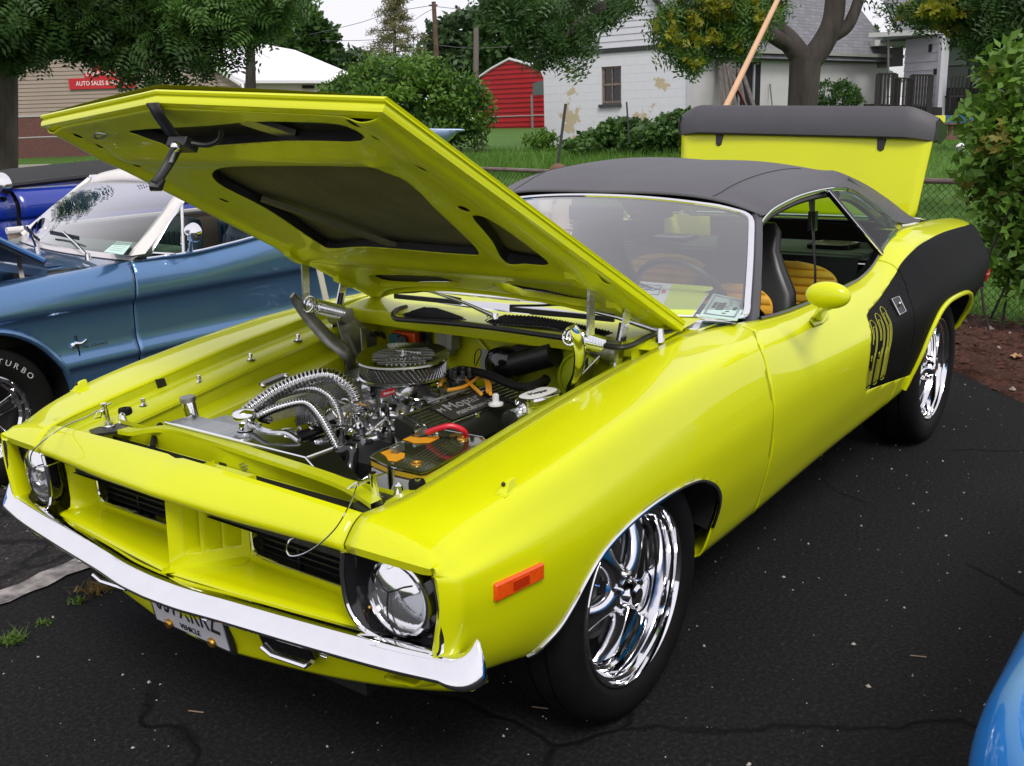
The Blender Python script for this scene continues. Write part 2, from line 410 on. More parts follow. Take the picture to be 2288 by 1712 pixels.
for sg, nm in ((1, 'left'), (-1, 'right')):
    bb = B().grid(side_grid(sg)); V, F = bb.V, bb.F
    V, F = clip(V, F, lambda X: AF(X[:, [0, 2]])); V, F = clip(V, F, lambda X: AR(X[:, [0, 2]]))
    g = .0028
    Vf, Ff = clip(V, F, lambda X: X[:, 0]-seamF(X)-g)
    Vd, Fd = clip(V, F, lambda X: seamF(X)-g-X[:, 0]); Vd, Fd = clip(Vd, Fd, lambda X: X[:, 0]-seamR(X)-g)
    Vq, Fq = clip(V, F, lambda X: seamR(X)-g-X[:, 0])
    if sg > 0:
        f2 = lambda X: DC(X[:, [0, 2]])
        Vdy, Fdy = clip(Vd, Fd, f2); Vdb, Fdb = clip(Vd, Fd, lambda X: -f2(X))
        Vqy, Fqy = clip(Vq, Fq, f2); Vqb, Fqb = clip(Vq, Fq, lambda X: -f2(X))
    else: Vdy, Fdy, Vqy, Fqy = Vd, Fd, Vq, Fq
    fl = (lambda F: F) if sg < 0 else (lambda F: [f[::-1] for f in F])
    fe = solid(link('front_fender', tomesh('front_fender', Vf, fl(Ff), ang=50), M['yellow'], car), .004)
    dr = solid(link('door', tomesh('door', Vdy, fl(Fdy), ang=50), M['yellow'], car), .004)
    qp = solid(link('quarter_panel', tomesh('quarter_panel', Vqy, fl(Fqy), ang=50), M['yellow'], car), .004)
    if sg > 0:
        solid(link('black_stripe', tomesh('black_stripe', Vdb, fl(Fdb), ang=50), M['satin'], dr), .004)
        solid(link('black_stripe', tomesh('black_stripe', Vqb, fl(Fqb), ang=50), M['satin'], qp), .004)
    side[sg] = (fe, dr, qp)
    # dark structure behind the seams
    b = B()
    for sm in (sF, sR):
        b.grid([[((x+dx), sg*(sy(x, max(z, .31))-.016 if z < .9 else Gy(x)-.006), min(z, .86)) for z, x in zip(np.linspace(.31, .86, 14), np.interp(np.linspace(.31, .86, 14), sm[:, 0], sm[:, 1]))] for dx in (-.03, .03)])
    b.done('door_jamb', M['black'], car)
    # wheel house and sills
    for arch, cx in ((archF, .03), (archR, -2.66)):
        pts = [q for q in smooth2(arch, 3) if q[1] > .37]; b = B()
        b.grid([[(x, sg*(sy(x, max(z, .36))-.012 if z > .3 else .80), z) for x, z in pts], [(cx+(x-cx)*1.04, sg*.76, z+.02) for x, z in pts], [(cx+(x-cx)*1.02, sg*.56, z+.02) for x, z in pts]])
        b.done('wheel_house', M['void'], car); b = B()
        b.add([(cx-.50, sg*.55, .3), (cx+.20, sg*.55, .34), (cx+.36, sg*.55, .64), (cx-.50, sg*.55, .64)], [(0, 1, 2, 3)]); b.done('wheel_house_liner', M['void'], car); b = B()
    # arch mouldings
    b = B(); pts = smooth2(archF, 4)[6:-6]
    b.tube([(x, sg*(sy(x, max(z, .32))+.002), z) for x, z in pts], .0055, 6)
    b.done('arch_moulding', M['chrome'], fe)
    b = B(); pts = smooth2(archR, 4)[5:-4]
    b.tube([(x, sg*(sy(x, max(z, .34))+.004), z) for x, z in pts], .011, 8)
    b.done('arch_lip', M['yellow'], qp)
# number made of stripes in the black panel
b = B()
def line(pts, w=.0016):
    w *= .72
    P = [np.array((x, sy(x, z)+.0012, z)) for x, z in pts]
    b.tube(P, w, 5)
def colx(k, z):
    t = [(.54, -1.585-.083*k), (.64, -1.573-.083*k), (.71, -1.60-.08*k), (.80+.012*k, -1.642-.076*k)]
    return float(np.interp(z, [q[0] for q in t], [q[1] for q in t]))
for k in range(3):
    zt = .782+.012*k
    for o, w in ((.023, .002), (.012, .0016)):
        top = zt-(.023-o)*1.2
        arc = [(colx(k, top-.012)+o*math.cos(a), top-.024+o*.8*math.sin(a)+.002) for a in np.linspace(0, math.pi, 9)]
        lz = {(0, .023): .70, (0, .012): .705, (1, .023): .70, (1, .012): .69, (2, .023): .54, (2, .012): .545}[(k, o)]
        down = [(colx(k, z)+o, z) for z in np.linspace(lz if o > .02 else lz+.01, top-.028, 10)]
        up2 = [(colx(k, z)-o, z) for z in np.linspace(top-.028, .54, 22)]
        line(down+arc+up2, w)
    line([(colx(k, z)+.026, z) for z in np.linspace(.54, .615+.02*k, 8)]); line([(colx(k, z)+.015, z) for z in np.linspace(.54, .60+.03*k, 8)])
    line([(colx(k, z)+.004, z) for z in np.linspace(.54, .60+.03*k, 8)]); line([(colx(k, z)-.005, z) for z in np.linspace(.55, .60+.07*k, 8)])
    line([(colx(k, .655)+.026, .655), (colx(k, .655)+.012, .66), (colx(k, .64)+.012, .64)])
    line([(colx(k, .535)+.02*math.cos(a), .533+.006*math.sin(a)) for a in np.linspace(math.pi, 2*math.pi, 7)])
b.done('stripe_number', mat('yellow_line', (.42, .42, .03), .6), side[1][1])
# door handle, lock
b = B(); h = [(-1.906,.814),(-1.981,.813),(-1.967,.759),(-1.893,.757)]
P = [np.array((x, sy(x, z)+.002, z)) for x, z in h]
b.prism(P, (0, .006, 0))
b.done('door_handle', M['black'], side[1][1])
b = B(); P2 = [p+np.array([0, .008, 0]) for p in P]
b.tube([P2[0], P2[1], P2[2], P2[3]], .0018, 6, closed=True)
b.cyl(P2[1]*.6+P2[3]*.4, P2[1]*.6+P2[3]*.4+np.array([0, .008, 0]), .008)
b.done('handle_trim', M['chrome'], side[1][1])
# side markers
def marker(pts, m, name, par, th=.010):
    P = [np.array((x, sy(x, z), z)) for x, z in pts]
    nrm = np.cross(P[1]-P[0], P[3]-P[0]); nrm /= np.linalg.norm(nrm); nrm = nrm if nrm[1] > 0 else -nrm
    b = B().prism([p-nrm*.004 for p in P], nrm*(th+.004)); o = b.done(name, m, par, bevel=.004)
    c = sum(P)/4
    b = B(); ux = (P[2]-P[1]+P[3]-P[0])/2*.16; uz = (P[1]-P[0]+P[2]-P[3])/2*.26
    b.prism([c-ux-uz+nrm*th, c+ux-uz+nrm*th, c+ux+uz+nrm*th, c-ux+uz+nrm*th], nrm*.002)
    b.done('lens_reflector', mat('dark_lens', (.45, .03, .002), .3), o)
    return o
marker([(.634,.590),(.634,.630),(.492,.629),(.492,.592)], M['orange_lens'], 'side_marker_lamp', side[1][0])
marker([(-3.36,.675),(-3.36,.715),(-3.50,.722),(-3.50,.685)], M['red_lens'], 'side_marker_lamp', side[1][2], .012)
# fender top repeaters
for sg in (1, -1):
    b = B(); o = np.array([.495, sg*.835, .771])
    b.prism([o+(.022, -.012*sg, -.002), o+(.022, .016*sg, -.006), o+(-.030, .014*sg, .002), o+(-.030, -.014*sg, .006)], (0, 0, .004))
    b.add([o+v for v in [(.020,-.010*sg,0),(.020,.014*sg,-.004),(-.028,.012*sg,.002),(-.028,-.012*sg,.004),(-.006,-.006*sg,.024),(-.006,.006*sg,.023),(-.026,.007*sg,.026),(-.026,-.007*sg,.027)]],
          [(0,1,5,4),(1,2,6,5),(2,3,7,6),(3,0,4,7),(4,5,6,7)])
    q = b.done('fender_repeater', M['yellow'], car, bevel=.002)
    B().ball(o+np.array([.006, 0, .018]), .005, 8, 6).done('repeater_lens', M['ink'], q)

# ---- header panel, nose cavity
HYS = np.linspace(-.6100, .6100, 41)
def Hx(y): return .732-.030*(abs(y)/.607)**2.2
def Hz(y): return .770-.026*(abs(y)/.607)**2
rows = []
for s in (0, .15, .35, .55, .75, .9, 1):
    rows.append([(Hx(y)+(Bx(abs(y))-Hx(y))*s, y, Hz(y)+(Bz(abs(y))-Hz(y))*s**1.15+.008*math.sin(math.pi*s)-.006*math.exp(-(y/.012)**2)*(1-s)) for y in HYS])
rows.append([(Bx(abs(y))+.001, y, Bz(abs(y))-.012) for y in HYS]); rows.append([(Bx(abs(y))-.010, y, Bz(abs(y))-.024) for y in HYS])
rows.append([(Bx(abs(y))-.05, y, Bz(abs(y))-.026) for y in HYS]); rows.append([(.66, y, .672) for y in HYS])
rows.insert(0, [(Hx(y)-.004, y, Hz(y)-.03) for y in HYS])
hd = solid(B().grid(rows).done('header_panel', M['yellow'], car, ang=50), .003, 1)
# cavity back wall, floor and lower lip
def wallx(y):
    a = abs(y); return .618+.075*np.clip((a-.580)/.024, 0, 1)
CY = np.linspace(-.605, .605, 97); prof = []
for y in CY:
    w = float(wallx(y)); f = float(Bx(abs(y)))-.035
    prof.append([(w+.03, y, .672), (w+.006, y, .655), (w, y, .60), (w, y, .56), (w, y, .52), (w+.004, y, .497), (w+.018, y, .489), (w+.05, y, .488), ((w+f)/2, y, .489), (f-.02, y, .491), (f, y, .490), (f+.008, y, .483), (f+.004, y, .470), (f-.01, y, .455)])
bb = B().grid(np.array(prof).transpose(1, 0, 2)); V, F = bb.V, bb.F
fine = bmesh.new()
me = tomesh('t', V, F, False); fine.from_mesh(me); bmesh.ops.subdivide_edges(fine, edges=[e for e in fine.edges if e.calc_length() > .012 and min(v.co.x for v in e.verts) < .66], cuts=2, use_grid_fill=True)
V = [np.array(v.co) for v in fine.verts]; fine.verts.index_update(); F = [[v.index for v in f.verts] for f in fine.faces]
gp = []
for (y, z) in ((.115, .70), (.115, .52), (.13, .502), (.16, .495), (.54, .495), (.568, .505), (.580, .53), (.580, .70)): gp.append((y, z))
GP = polysd(gp)
V, F = clip(V, F, lambda X: np.where(X[:, 0] > .655, 1., GP(np.stack([np.abs(X[:, 1]), X[:, 2]], 1))))
lp = solid(link('nose_pan', tomesh('nose_pan', V, F, ang=50), M['yellow'], car), .003, 1)
# grilles
for sg in (1, -1):
    b = B(); b.add([(.575, sg*.10, .48), (.575, sg*.61, .48), (.575, sg*.61, .69), (.575, sg*.10, .69)], [(0, 1, 2, 3)])
    gr = b.done('grille', M['void'], car)
    for k in range(7):
        B().box((.592, sg*.345, .503+.018*k), (.014, .47, .003)).done('grille_bar', M['black'], gr)
    for yy in (.26, .42): B().box((.590, sg*yy, .56), (.012, .006, .16)).done('grille_rib', M['black'], gr)
    b = B(); b.tube([(wallx(y)+.004, sg*y, z) for y, z in spl([(.117, .66), (.117, .53), (.128, .503), (.16, .497), (.52, .497), (.545, .507), (.558, .53), (.558, .66)], 4) ] if 0 else [(float(wallx(p[0]))+.003, sg*p[0], p[1]) for p in spl([(.117, .66, 0), (.117, .525, 0), (.128, .505, 0), (.165, .496, 0), (.54, .496, 0), (.566, .508, 0), (.578, .535, 0), (.578, .66, 0)], 5)], .0035, 6)
    b.done('grille_trim', M['chrome'], gr)
# centre divider: a prow with three gills on each flank
for sg in (1, -1):
    G = []
    for z in np.linspace(.490, .690, 44):
        r = []
        for y in np.linspace(0, .108, 60):
            x = .785-1.50*y-.05*(z-.49)
            if z > .522:
                for c0, c1 in ((.018, .042), (.046, .070), (.074, .097)):
                    if c0 < y < c1:
                        q = (y-c0)/(c1-c0); x -= .085*(q**1.1)*(1-max(0, (q-.93)/.07)**2)*min(1, (z-.522)/.010)
            r.append((x, sg*y, z))
        G.append(r)
    B().grid(G).done('grille_divider', M['yellow'], car, ang=24)
    B().add([(.785, 0, .492), (.62, sg*.110, .492), (.66, sg*.135, .489), (.815, 0, .4885)], [(0, 1, 2, 3)]).done('divider_foot', M['yellow'], car)

# ---- headlights
for sg in (1, -1):
    c = np.array([.708, sg*.712, .578])
    ol = [(.600,.672),(.592,.62),(.594,.57),(.606,.532),(.635,.505),(.68,.492),(.74,.487),(.80,.489),(.838,.50),(.850,.53),(.850,.60),(.842,.672)]
    ol3 = spl([(0, y, z) for y, z in ol], 4)
    def fr(y, z, dx=0): return np.array([.752-.060*(y-.60)-.02*(.67-z)+dx, sg*y, z])
    b = B(); b.tube([fr(p[1], p[2], .004) for p in ol3], .0055, 6)
    hl = b.done('headlight_bezel', M['chrome'], car)
    rows = []
    for s, dx in ((0, 0), (.10, -.030), (.45, -.045), (1, -.050)):
        rr = []
        for p in ol3:
            q = fr(p[1], p[2], dx); y, z = sg*q[1], q[2]
            cy, cz = .712, .578; L = math.hypot(y-cy, z-cz); k = (L-(L-.088)*s)/L if L > .088 else 1
            rr.append((q[0], sg*(cy+(y-cy)*k), cz+(z-cz)*k))
        rows.append(rr)
    B().grid(rows).done('headlight_bucket', M['gblack'], hl)
    b = B().lathe([(.088, -.02), (.089, .0), (.085, .010), (.079, .012), (.076, .006), (.074, -.01)], c, (1, sg*.04, .02), 40); b.done('headlight_ring', M['chrome'], hl)
    b = B().lathe([(.0, -.058), (.03, -.052), (.055, -.035), (.07, -.012), (.077, .0)], c, (1, sg*.04, .02), 40); b.done('reflector', M['chrome'], hl)
    b = B().lathe([(.016, -.045), (.020, -.02), (.012, -.005), (0, -.002)], c, (1, 0, 0), 20); b.done('lamp_shield', M['chrome'], hl)
    # fluted lens
    G = []
    for i in range(41):
        yy = -1+2*i/40; row = []
        for j in range(21):
            zz = -1+2*j/20; L = max(abs(yy), abs(zz)); k = 1 if L == 0 else L/math.hypot(yy, zz)
            a, d = yy*k*.077, zz*k*.077; rr = math.hypot(a, d)
            row.append(c+np.array([.010+.022*(1-(rr/.077)**2)+(.0012 if i % 2 else 0), sg*a, d]))
        G.append(row)
    B().grid(G).done('headlight_lens', mat('lens_glass', (.55, .57, .6), .08, coat=.3, trans=.85, spec=.6) if sg > 0 else bpy.data.materials['lens_glass'], hl, ang=60)
    # chrome visor cap; the black three-way lines stand in for reflections in the lens
    G = []
    for i in range(25):
        a = -math.radians(62)+math.radians(124)*i/24+math.pi/2; row = []
        for j in range(9):
            r0 = .078*(.42+.10*abs(math.sin(2*(a-math.pi/2)))); r = r0+(.079-r0)*j/8
            row.append(c+np.array([.015+.022*(1-(r/.079)**2), sg*r*math.cos(a), r*math.sin(a)]))
        G.append(row)
    B().grid(G).done('headlight_visor', M['chrome'], hl)
    b = B()
    for s2 in (-1, 1):
        b.tube([c+np.array([.016+.024*(1-(r/.079)**2), y2, z2]) for r, y2, z2 in [(math.hypot(y, z), y, z) for y, z in [(s2*(.055-.055*t**.6), .048-.02*math.sin(math.pi*t*.5)-.0*t) for t in np.linspace(0, 1, 8)]]], .002, 5)
    b.tube([c+np.array([.016+.024*(1-(abs(z)/.079)**2), .004*math.sin(z*30), z]) for z in np.linspace(.028, -.076, 12)], .002, 5)
    b.done('lens_reflection_lines', M['black'], hl)
    B().ball(fr(.628, .535, -.03), .004, 8, 6).done('bezel_screw', M['copper'], hl)

# ---- front bumper
BY = list(np.linspace(-.86, .86, 61)); path = []
def bump_sec(y):
    a = abs(y); x = float(T((0, .835), (.1, .831), (.25, .812), (.5, .785), (.75, .755), (.86, .735))(a)); return x
profb = [(-.035, -.002), (-.014, .0), (.001, -.005), (.016, -.019), (.030, -.036), (.038, -.048), (.0388, -.055), (.034, -.062), (.018, -.067), (-.03, -.069)]
profb = [(a*.88, b_*.76) for a, b_ in profb]
rows = []
for y in BY:
    x = bump_sec(y); zt = .490+.010*(abs(y)/.86)**2; k = 1
    rows.append([(x+dx, y, zt+dz*1.0) for dx, dz in profb])
for sg in (-1, 1):
    ex = []
    for s in np.linspace(.15, 1, 9):
        th = s*1.25; yc = .86+.062*math.sin(th); xc = .735-.030*(1-math.cos(th))-.012*s**2
        n = np.array([math.cos(th), math.sin(th)]); zt = .500+.040*s**2.2
        ht = 1+.75*s
        row = []
        for dx, dz in profb:
            w = dx*(1-.25*s); row.append((xc+n[0]*w, sg*(yc+n[1]*w), zt+dz*ht))
        ex.append(row)
    if sg < 0: rows = ex[::-1]+rows
    else: rows = rows+ex
bp = solid(B().grid(rows).done('front_bumper', M['chrome'], car, ang=60), .003)
for y in (-.36, .20, .56): B().ball((bump_sec(y)+.020, y, .491-.056), .009, 10, 6, (.6, 1.4, .5)).done('bumper_bolt', M['chrome'], bp)
# valance
rows = []
for y in np.linspace(-.80, .80, 49):
    a = abs(y); x = bump_sec(y)-.06-.05*(a/.8)**3; zl = .272+.055*(a/.8)**2.5
    rows.append([(x+.01, y, .47), (x, y, .41), (x-.012, y, .36), (x-.03, y, zl+.035), (x-.028, y, zl+.018), (x-.045, y, zl), (x-.10, y, zl-.004)])
va = solid(B().grid(rows).done('valance', M['yellow'], car, ang=60), .003)
# turn signals in the valance
for sg in (1, -1):
    y0 = sg*.36; x0 = bump_sec(.36)-.055
    pl = [(x0+.012, y0-.085, .40), (x0+.002, y0-.075, .350), (x0-.006, y0-.05, .332), (x0-.014, y0+.06*1, .334), (x0-.014, y0+.085, .355), (x0+.002, y0+.09, .40)]
    ts = B().prism(pl, (-.02, 0, 0)).done('turn_signal', M['gblack'], car, bevel=.003)
    B().tube([np.array(p)+np.array([.004, 0, 0]) for p in pl[1:5]], .006, 6).done('signal_trim', M['chrome'], ts)
# licence plate
pc = np.array([.758, .006, .372]); pt = np.array([.16, 0, 1.]); pt /= np.linalg.norm(pt); pn = np.array([pt[2], 0, -pt[0]])
yv = np.array([0, 1., 0])
b = B().box(pc-pn*.004, (.325, .170, .010), (yv, pt, pn)); lpz = b.done('licence_plate', M['black'], car)
B().box(pc+pn*.003, (.300, .150, .003), (yv, pt, pn)).done('plate_face', mat('plate_white', (.62, .62, .66), .4, var=.05, vs=20), lpz)
text('037XRRZ', .105, pc+pn*.0055-pt*.002, yv, pt, M['ink'], lpz, xs=.58, sp=1.1)
text('VEHICLE', .022, pc+pn*.0055-pt*.060, yv, pt, M['ink'], lpz)
for s2 in (-1, 1):
    B().lathe([(0, .012), (.010, .011), (.014, .006), (.0145, 0)], pc+yv*s2*.089-pt*.068+pn*.004, pn, 8).done('plate_bolt', M['copper'], lpz)

# ---- wheels
M['spoke'] = mat('polished_spoke', (.88, .88, .90), .16, 1.)
def make_wheel(name, R, lipr, w):
    wh = bpy.data.objects.new('wheel', None); COL.objects.link(wh); wh.empty_display_size = .1; wh.parent = car
    k = lipr
    b = B().lathe([(k, -.020), (k+.012, -.004), (k+.035, .004), (R-.040, .004), (R-.018, -.006), (R-.006, -.022), (R-.001, -.040), (R, -.060), (R-.008, -.062), (R-.008, -.070), (R, -.072), (R+.001, -w*.5), (R-.008, -w*.5-.002), (R-.008, -w*.5-.012), (R, -w*.5-.014), (R, -w+.05), (R-.01, -w+.02), (R-.05, -w), (k, -w+.01)], (0, 0, 0), (0, 1, 0), 72)
    b.done('tyre', M['rubber'], wh)
    b = B().lathe([(k+.002, -.022), (k+.006, -.012), (k+.002, -.006), (k-.004, -.006), (k-.007, -.014), (k-.009, -.024), (k-.018, -.028), (k-.023, -.045), (k-.026, -.066), (k-.034, -.070), (k-.038, -.090), (k-.046, -.094), (k-.048, -.15), (k-.048, -w+.02)], (0, 0, 0), (0, 1, 0), 72)
    b.done('rim', M['chrome'], wh, ang=25)
    for q in range(5):
        a = R_(62+72*q); ur = np.array([math.cos(a), 0, math.sin(a)]); ut = np.array([-math.sin(a), 0, math.cos(a)]); uy = np.array([0, 1, 0]); rows = []
        for s in np.linspace(0, 1, 12):
            r = .040+(k-.050-.040)*s; wd = .044-.018*math.sin(math.pi*min(1, s*1.1)**.85)+.014*s**3; dp = .022+.006*math.sin(math.pi*s); yc = -.058-.036*s**1.2
            rows.append([ur*r+ut*wd*math.copysign(abs(math.cos(t))**.8, math.cos(t))+uy*(yc+dp*math.sin(t)) for t in np.linspace(0, 2*math.pi, 17)[:-1]])
        B().grid(rows, cv=True).done('spoke', M['spoke'], wh, ang=60)
        a2 = a+R_(36); p = np.array([math.cos(a2), 0, math.sin(a2)])*.052+np.array([0, -.052, 0])
        B().cyl(p, p+np.array([0, .028, 0]), .011, .009, 6).done('lug_nut', M['chrome'], wh)
    b = B().lathe([(.075, -.085), (.072, -.062), (.060, -.050), (.040, -.048), (.038, -.030), (.030, -.018), (.028, -.008), (.020, -.002), (0, .0)], (0, 0, 0), (0, 1, 0), 36)
    b.done('hub_cap', M['chrome'], wh, ang=30)
    p = np.array([math.cos(.5), 0, math.sin(.5)])
    B().cyl(p*(k-.024)+np.array([0, -.05, 0]), p*(k-.055)+np.array([0, -.022, 0]), .004, .005, 8).done('valve_stem', M['chrome'], wh)
    B().lathe([(.14, -.13), (.145, -.12), (.145, -.15), (.0, -.15)], (0, 0, 0), (0, 1, 0), 36).done('brake_disc', M['steel'], wh)
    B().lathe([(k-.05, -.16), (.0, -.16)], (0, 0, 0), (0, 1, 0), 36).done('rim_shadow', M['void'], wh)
    return wh
wF = make_wheel('wheel', .338, .238, .23); wR = make_wheel('wheel', .350, .238, .27)
def put(w, x, y, z, rz): w.location = Vector((x, y, z))-car.location; w.rotation_euler = (0, 0, rz)
put(wF, .01, .885, .337, 0); put(wR, -2.735, .885, .349, 0)
for w, x in ((wF, .01), (wR, -2.735)):
    c = w.copy(); COL.objects.link(c)
    for ch in list(w.children):
        d = ch.copy(); COL.objects.link(d); d.parent = c
    put(c, x, -.885, w.location.z, math.pi)
# underside
b = B().box((-1.4, 0, .30), (4.1, 1.05, .10)); b.box((-1.3, 0, .33), (1.75, 1.55, .06)); b.done('underbody', M['void'], car)
b = B().box((.05, 0, .38), (.5, .9, .08)); b.done('engine_undertray', M['void'], car)
# tail panel and trunk well
rows = []
for s in np.linspace(-1, 1, 21):
    rows.append([(-3.585, s*.80, .93), (-3.60, s*.86, .85), (-3.60, s*.87, .72), (-3.59, s*.83, .62), (-3.57, s*.80, .55)])
tp = B().grid(rows).done('tail_panel', M['satin'], car)
B().add([(-3.0, .69, .80), (-3.56, .69, .80), (-3.56, -.69, .80), (-3.0, -.69, .80)], [(0, 1, 2, 3)]).done('trunk_floor', M['void'], car)
b = B()
for sg in (1, -1): b.add([(-3.0, sg*.70, 1.0), (-3.58, sg*.70, .965), (-3.58, sg*.69, .80), (-3.0, sg*.69, .80)], [(0, 1, 2, 3)])
b.done('trunk_wall', M['yellow_in'], car)
B().tube([(-3.62, y, .64+.02*math.cos(y)) for y in np.linspace(-.88, .88, 12)], .05, 10).done('rear_bumper', M['chrome'], car)
# ------------------------------------------------------------------ hood (open)
TH = R_(28.4); HR = np.array([-.626, 0, .933]); hd_ = np.array([math.cos(TH), 0, math.sin(TH)]); hn = np.array([-math.sin(TH), 0, math.cos(TH)]); hy = np.array([0, 1., 0])
def HL(a, y, n=0.): return HR+hd_*a+hy*y+hn*n
hood = bpy.data.objects.new('hood', None); COL.objects.link(hood); hood.parent = car; hood.location = -car.location; hood.empty_display_size = .1
def hw(a): return .670-.020*a/1.4
def hrear(y): return -.02+.20*max(0, 1-(abs(y)/.62)**2.2)
def hfront(y): return 1.385+.085*(1-abs(y)/.65)
rows = []
for s in np.linspace(0, 1, 30):
    r = []
    for y in np.linspace(-1, 1, 41):
        yy = y*.65; a = hrear(yy)+(hfront(yy)-hrear(yy))*s; r.append(HL(a, y*hw(a), .012*(1-y*y)+.004*math.cos(y*9)*0))
    rows.append(r)
bb = B().grid(rows); slots = [polysd(q) for q in ([(.262,-.38),(.325,-.34),(.325,-.05),(.262,-.07)], [(.262,.17),(.325,.17),(.315,.22),(.24,.44),(.19,.44),(.245,.22)])]
lc_ = lambda X: np.stack([(X-HR)@hd_, X[:, 1]], 1)
V, F = bb.V, bb.F
for f_ in slots: V, F = clip(V, F, lambda X, f_=f_: f_(lc_(X)))
link('hood_skin', tomesh('hood_skin', V, F), M['yellow'], hood)
link('hood_insulation', tomesh('hood_insulation', [v-hn*.010 for v in V], [f[::-1] for f in F]), M['skin_pad'], hood)
# rolled edges: stepped flange round the rim
rim = [HL(-.02, y*hw(0)) for y in np.linspace(-1, 1, 15)]
rim = [HL(a, hw(a)) for a in np.linspace(-.02, 1.385, 20)]+[HL(hfront(y), y) for y in np.linspace(.645, 0, 12)][1:]+[HL(hfront(y), y) for y in np.linspace(0, -.645, 12)][1:]+[HL(a, -hw(a)) for a in np.linspace(1.385, -.02, 20)][1:]+[HL(hrear(y), y) for y in np.linspace(-.66, .66, 40)]
cen = HL(.7, 0)
def inset(p, d):
    a = np.dot(p-HR, hd_); y = p[1]; q = p.copy()
    if abs(y) > .60: q = q-hy*math.copysign(d, y)
    if a > 1.33: q = q-hd_*d
    return q
secs = [(0, 0), (-.003, -.006), (.000, -.010), (.006, -.011), (.004, -.022), (.006, -.030), (.014, -.033), (.030, -.034)]
B().grid([[inset(p, d)+hn*n for p in rim] for d, n in secs]).done('hood_edge', M['yellow'], hood, ang=25)
# inner frame with openings
c1 = [(1.35,-.25),(1.36,.07),(1.37,.25),(1.355,.45),(1.33,.51),(1.275,.49),(1.28,.26),(1.262,-.16),(1.28,-.22),(1.32,-.26)]
c2 = [(1.14,-.15),(1.16,.12),(1.155,.34),(1.13,.45),(1.01,.45),(.79,.38),(.60,.32),(.57,.24),(.58,-.07),(.57,-.19),(.54,-.33),(.585,-.345),(.85,-.29),(1.04,-.295)]
c3 = [(.86,.49),(.85,.54),(.72,.545),(.54,.52),(.54,.40),(.575,.39),(.70,.44)]
vL = [(.25,-.42),(.30,-.34),(.335,-.03),(.23,-.05),(.165,-.41)]; vR = [(.325,.17),(.325,.26),(.25,.49),(.16,.45),(.21,.21)]
holes = [(1.35,.54,.020,.013),(1.29,.55,.014,.010),(1.16,.57,.020,.014),(.91,.50,.020,.014),(1.33,-.53,.016,.011),(1.27,-.52,.014,.010),(1.15,-.52,.016,.011),(.91,-.42,.018,.013)]
ops = [[q[:2] for q in spl([(a, y, 0) for a, y in c], 4, True)] for c in (c1, c2, c3, vL, vR)]
for a, y, ra, ry in holes: ops.append([(a+ra*math.cos(t), y+ry*math.sin(t)) for t in np.linspace(0, 2*math.pi, 13)[:-1]])
OPS = [polysd(o) for o in ops]
def fn_depth(a, y):
    d = -.034
    e = min(abs(1.21-a), 9)
    d -= .016*math.exp(-((a-1.21)/.05)**2)*(1 if abs(y) < .5 else .3)          # cross ribs
    d -= .014*math.exp(-((a-.44)/.05)**2)
    d -= .012*math.exp(-((abs(y)-.585)/.035)**2)
    d += .010*math.exp(-((abs(y)-.635)/.012)**2)
    d += .020*math.exp(-((a-hrear(y))/.03)**2)
    d -= .010*math.exp(-((y-(.40+.10*(a-.6)))/.03)**2)*(1 if .5 < a < 1.2 else 0)
    return d
A_ = np.linspace(0.0, 1.0, 150); Y_ = np.linspace(-1, 1, 120); G = []
for s in A_:
    r = []
    for t in Y_:
        y = t*.640; a = hrear(y)+.008+(hfront(y)-.03-hrear(y))*s; r.append((a, y, fn_depth(a, y)))
    G.append(r)
bb = B().grid(G); V, F = bb.V, bb.F
for f in OPS: V, F = clip(V, F, lambda X, f=f: f(X[:, :2]))
V = [HL(*v) for v in V]; F = [f[::-1] for f in F]
fr_ = link('inner_frame', tomesh('inner_frame', V, F, ang=50), M['yellow_in'], hood); solid(fr_, .002)
for k, o in enumerate(ops[:5]):
    B().grid([[HL(a, y, fn_depth(a, y)) for a, y in o], [HL(a, y, -.012) for a, y in o]], cv=True).done('opening_wall', M['yellow_in'] if k > 2 else M['black'], hood)
for f in ops[5:]: B().add([HL(a, y, -.022) for a, y in f], [tuple(range(len(f)))]).done('drain_hole', M['void'], hood)
# diagonal brace seen through the big opening
b = B(); b.bar(HL(.90, -.27, -.022), HL(.56, -.02, -.022), .03, .012, up=hn); b.done('brace', M['skin_pad'], hood)
b = B(); b.bar(HL(1.36, .18, -.02), HL(1.27, .27, -.02), .05, .012, up=hn); b.done('brace', M['steel'], hood)
# louvred slots at the rear of the hood
for op, y0, y1, sl in ((vL, -.37, -.06, 0), (vR, .20, .44, 0)):
    n = 24
    for k in range(n):
        y = y0+(y1-y0)*k/(n-1); a0 = .285 if op is vL else .290-.18*(y-.20)/.3
        b = B(); b.bar(HL(a0-.030, y, -.006), HL(a0+.035, y+.012, -.006), .0070, .003, up=hn)
        b.done('louvre', mat('louvre_light', (.50, .52, .04), .4) if 'louvre_light' not in bpy.data.materials else bpy.data.materials['louvre_light'], hood)
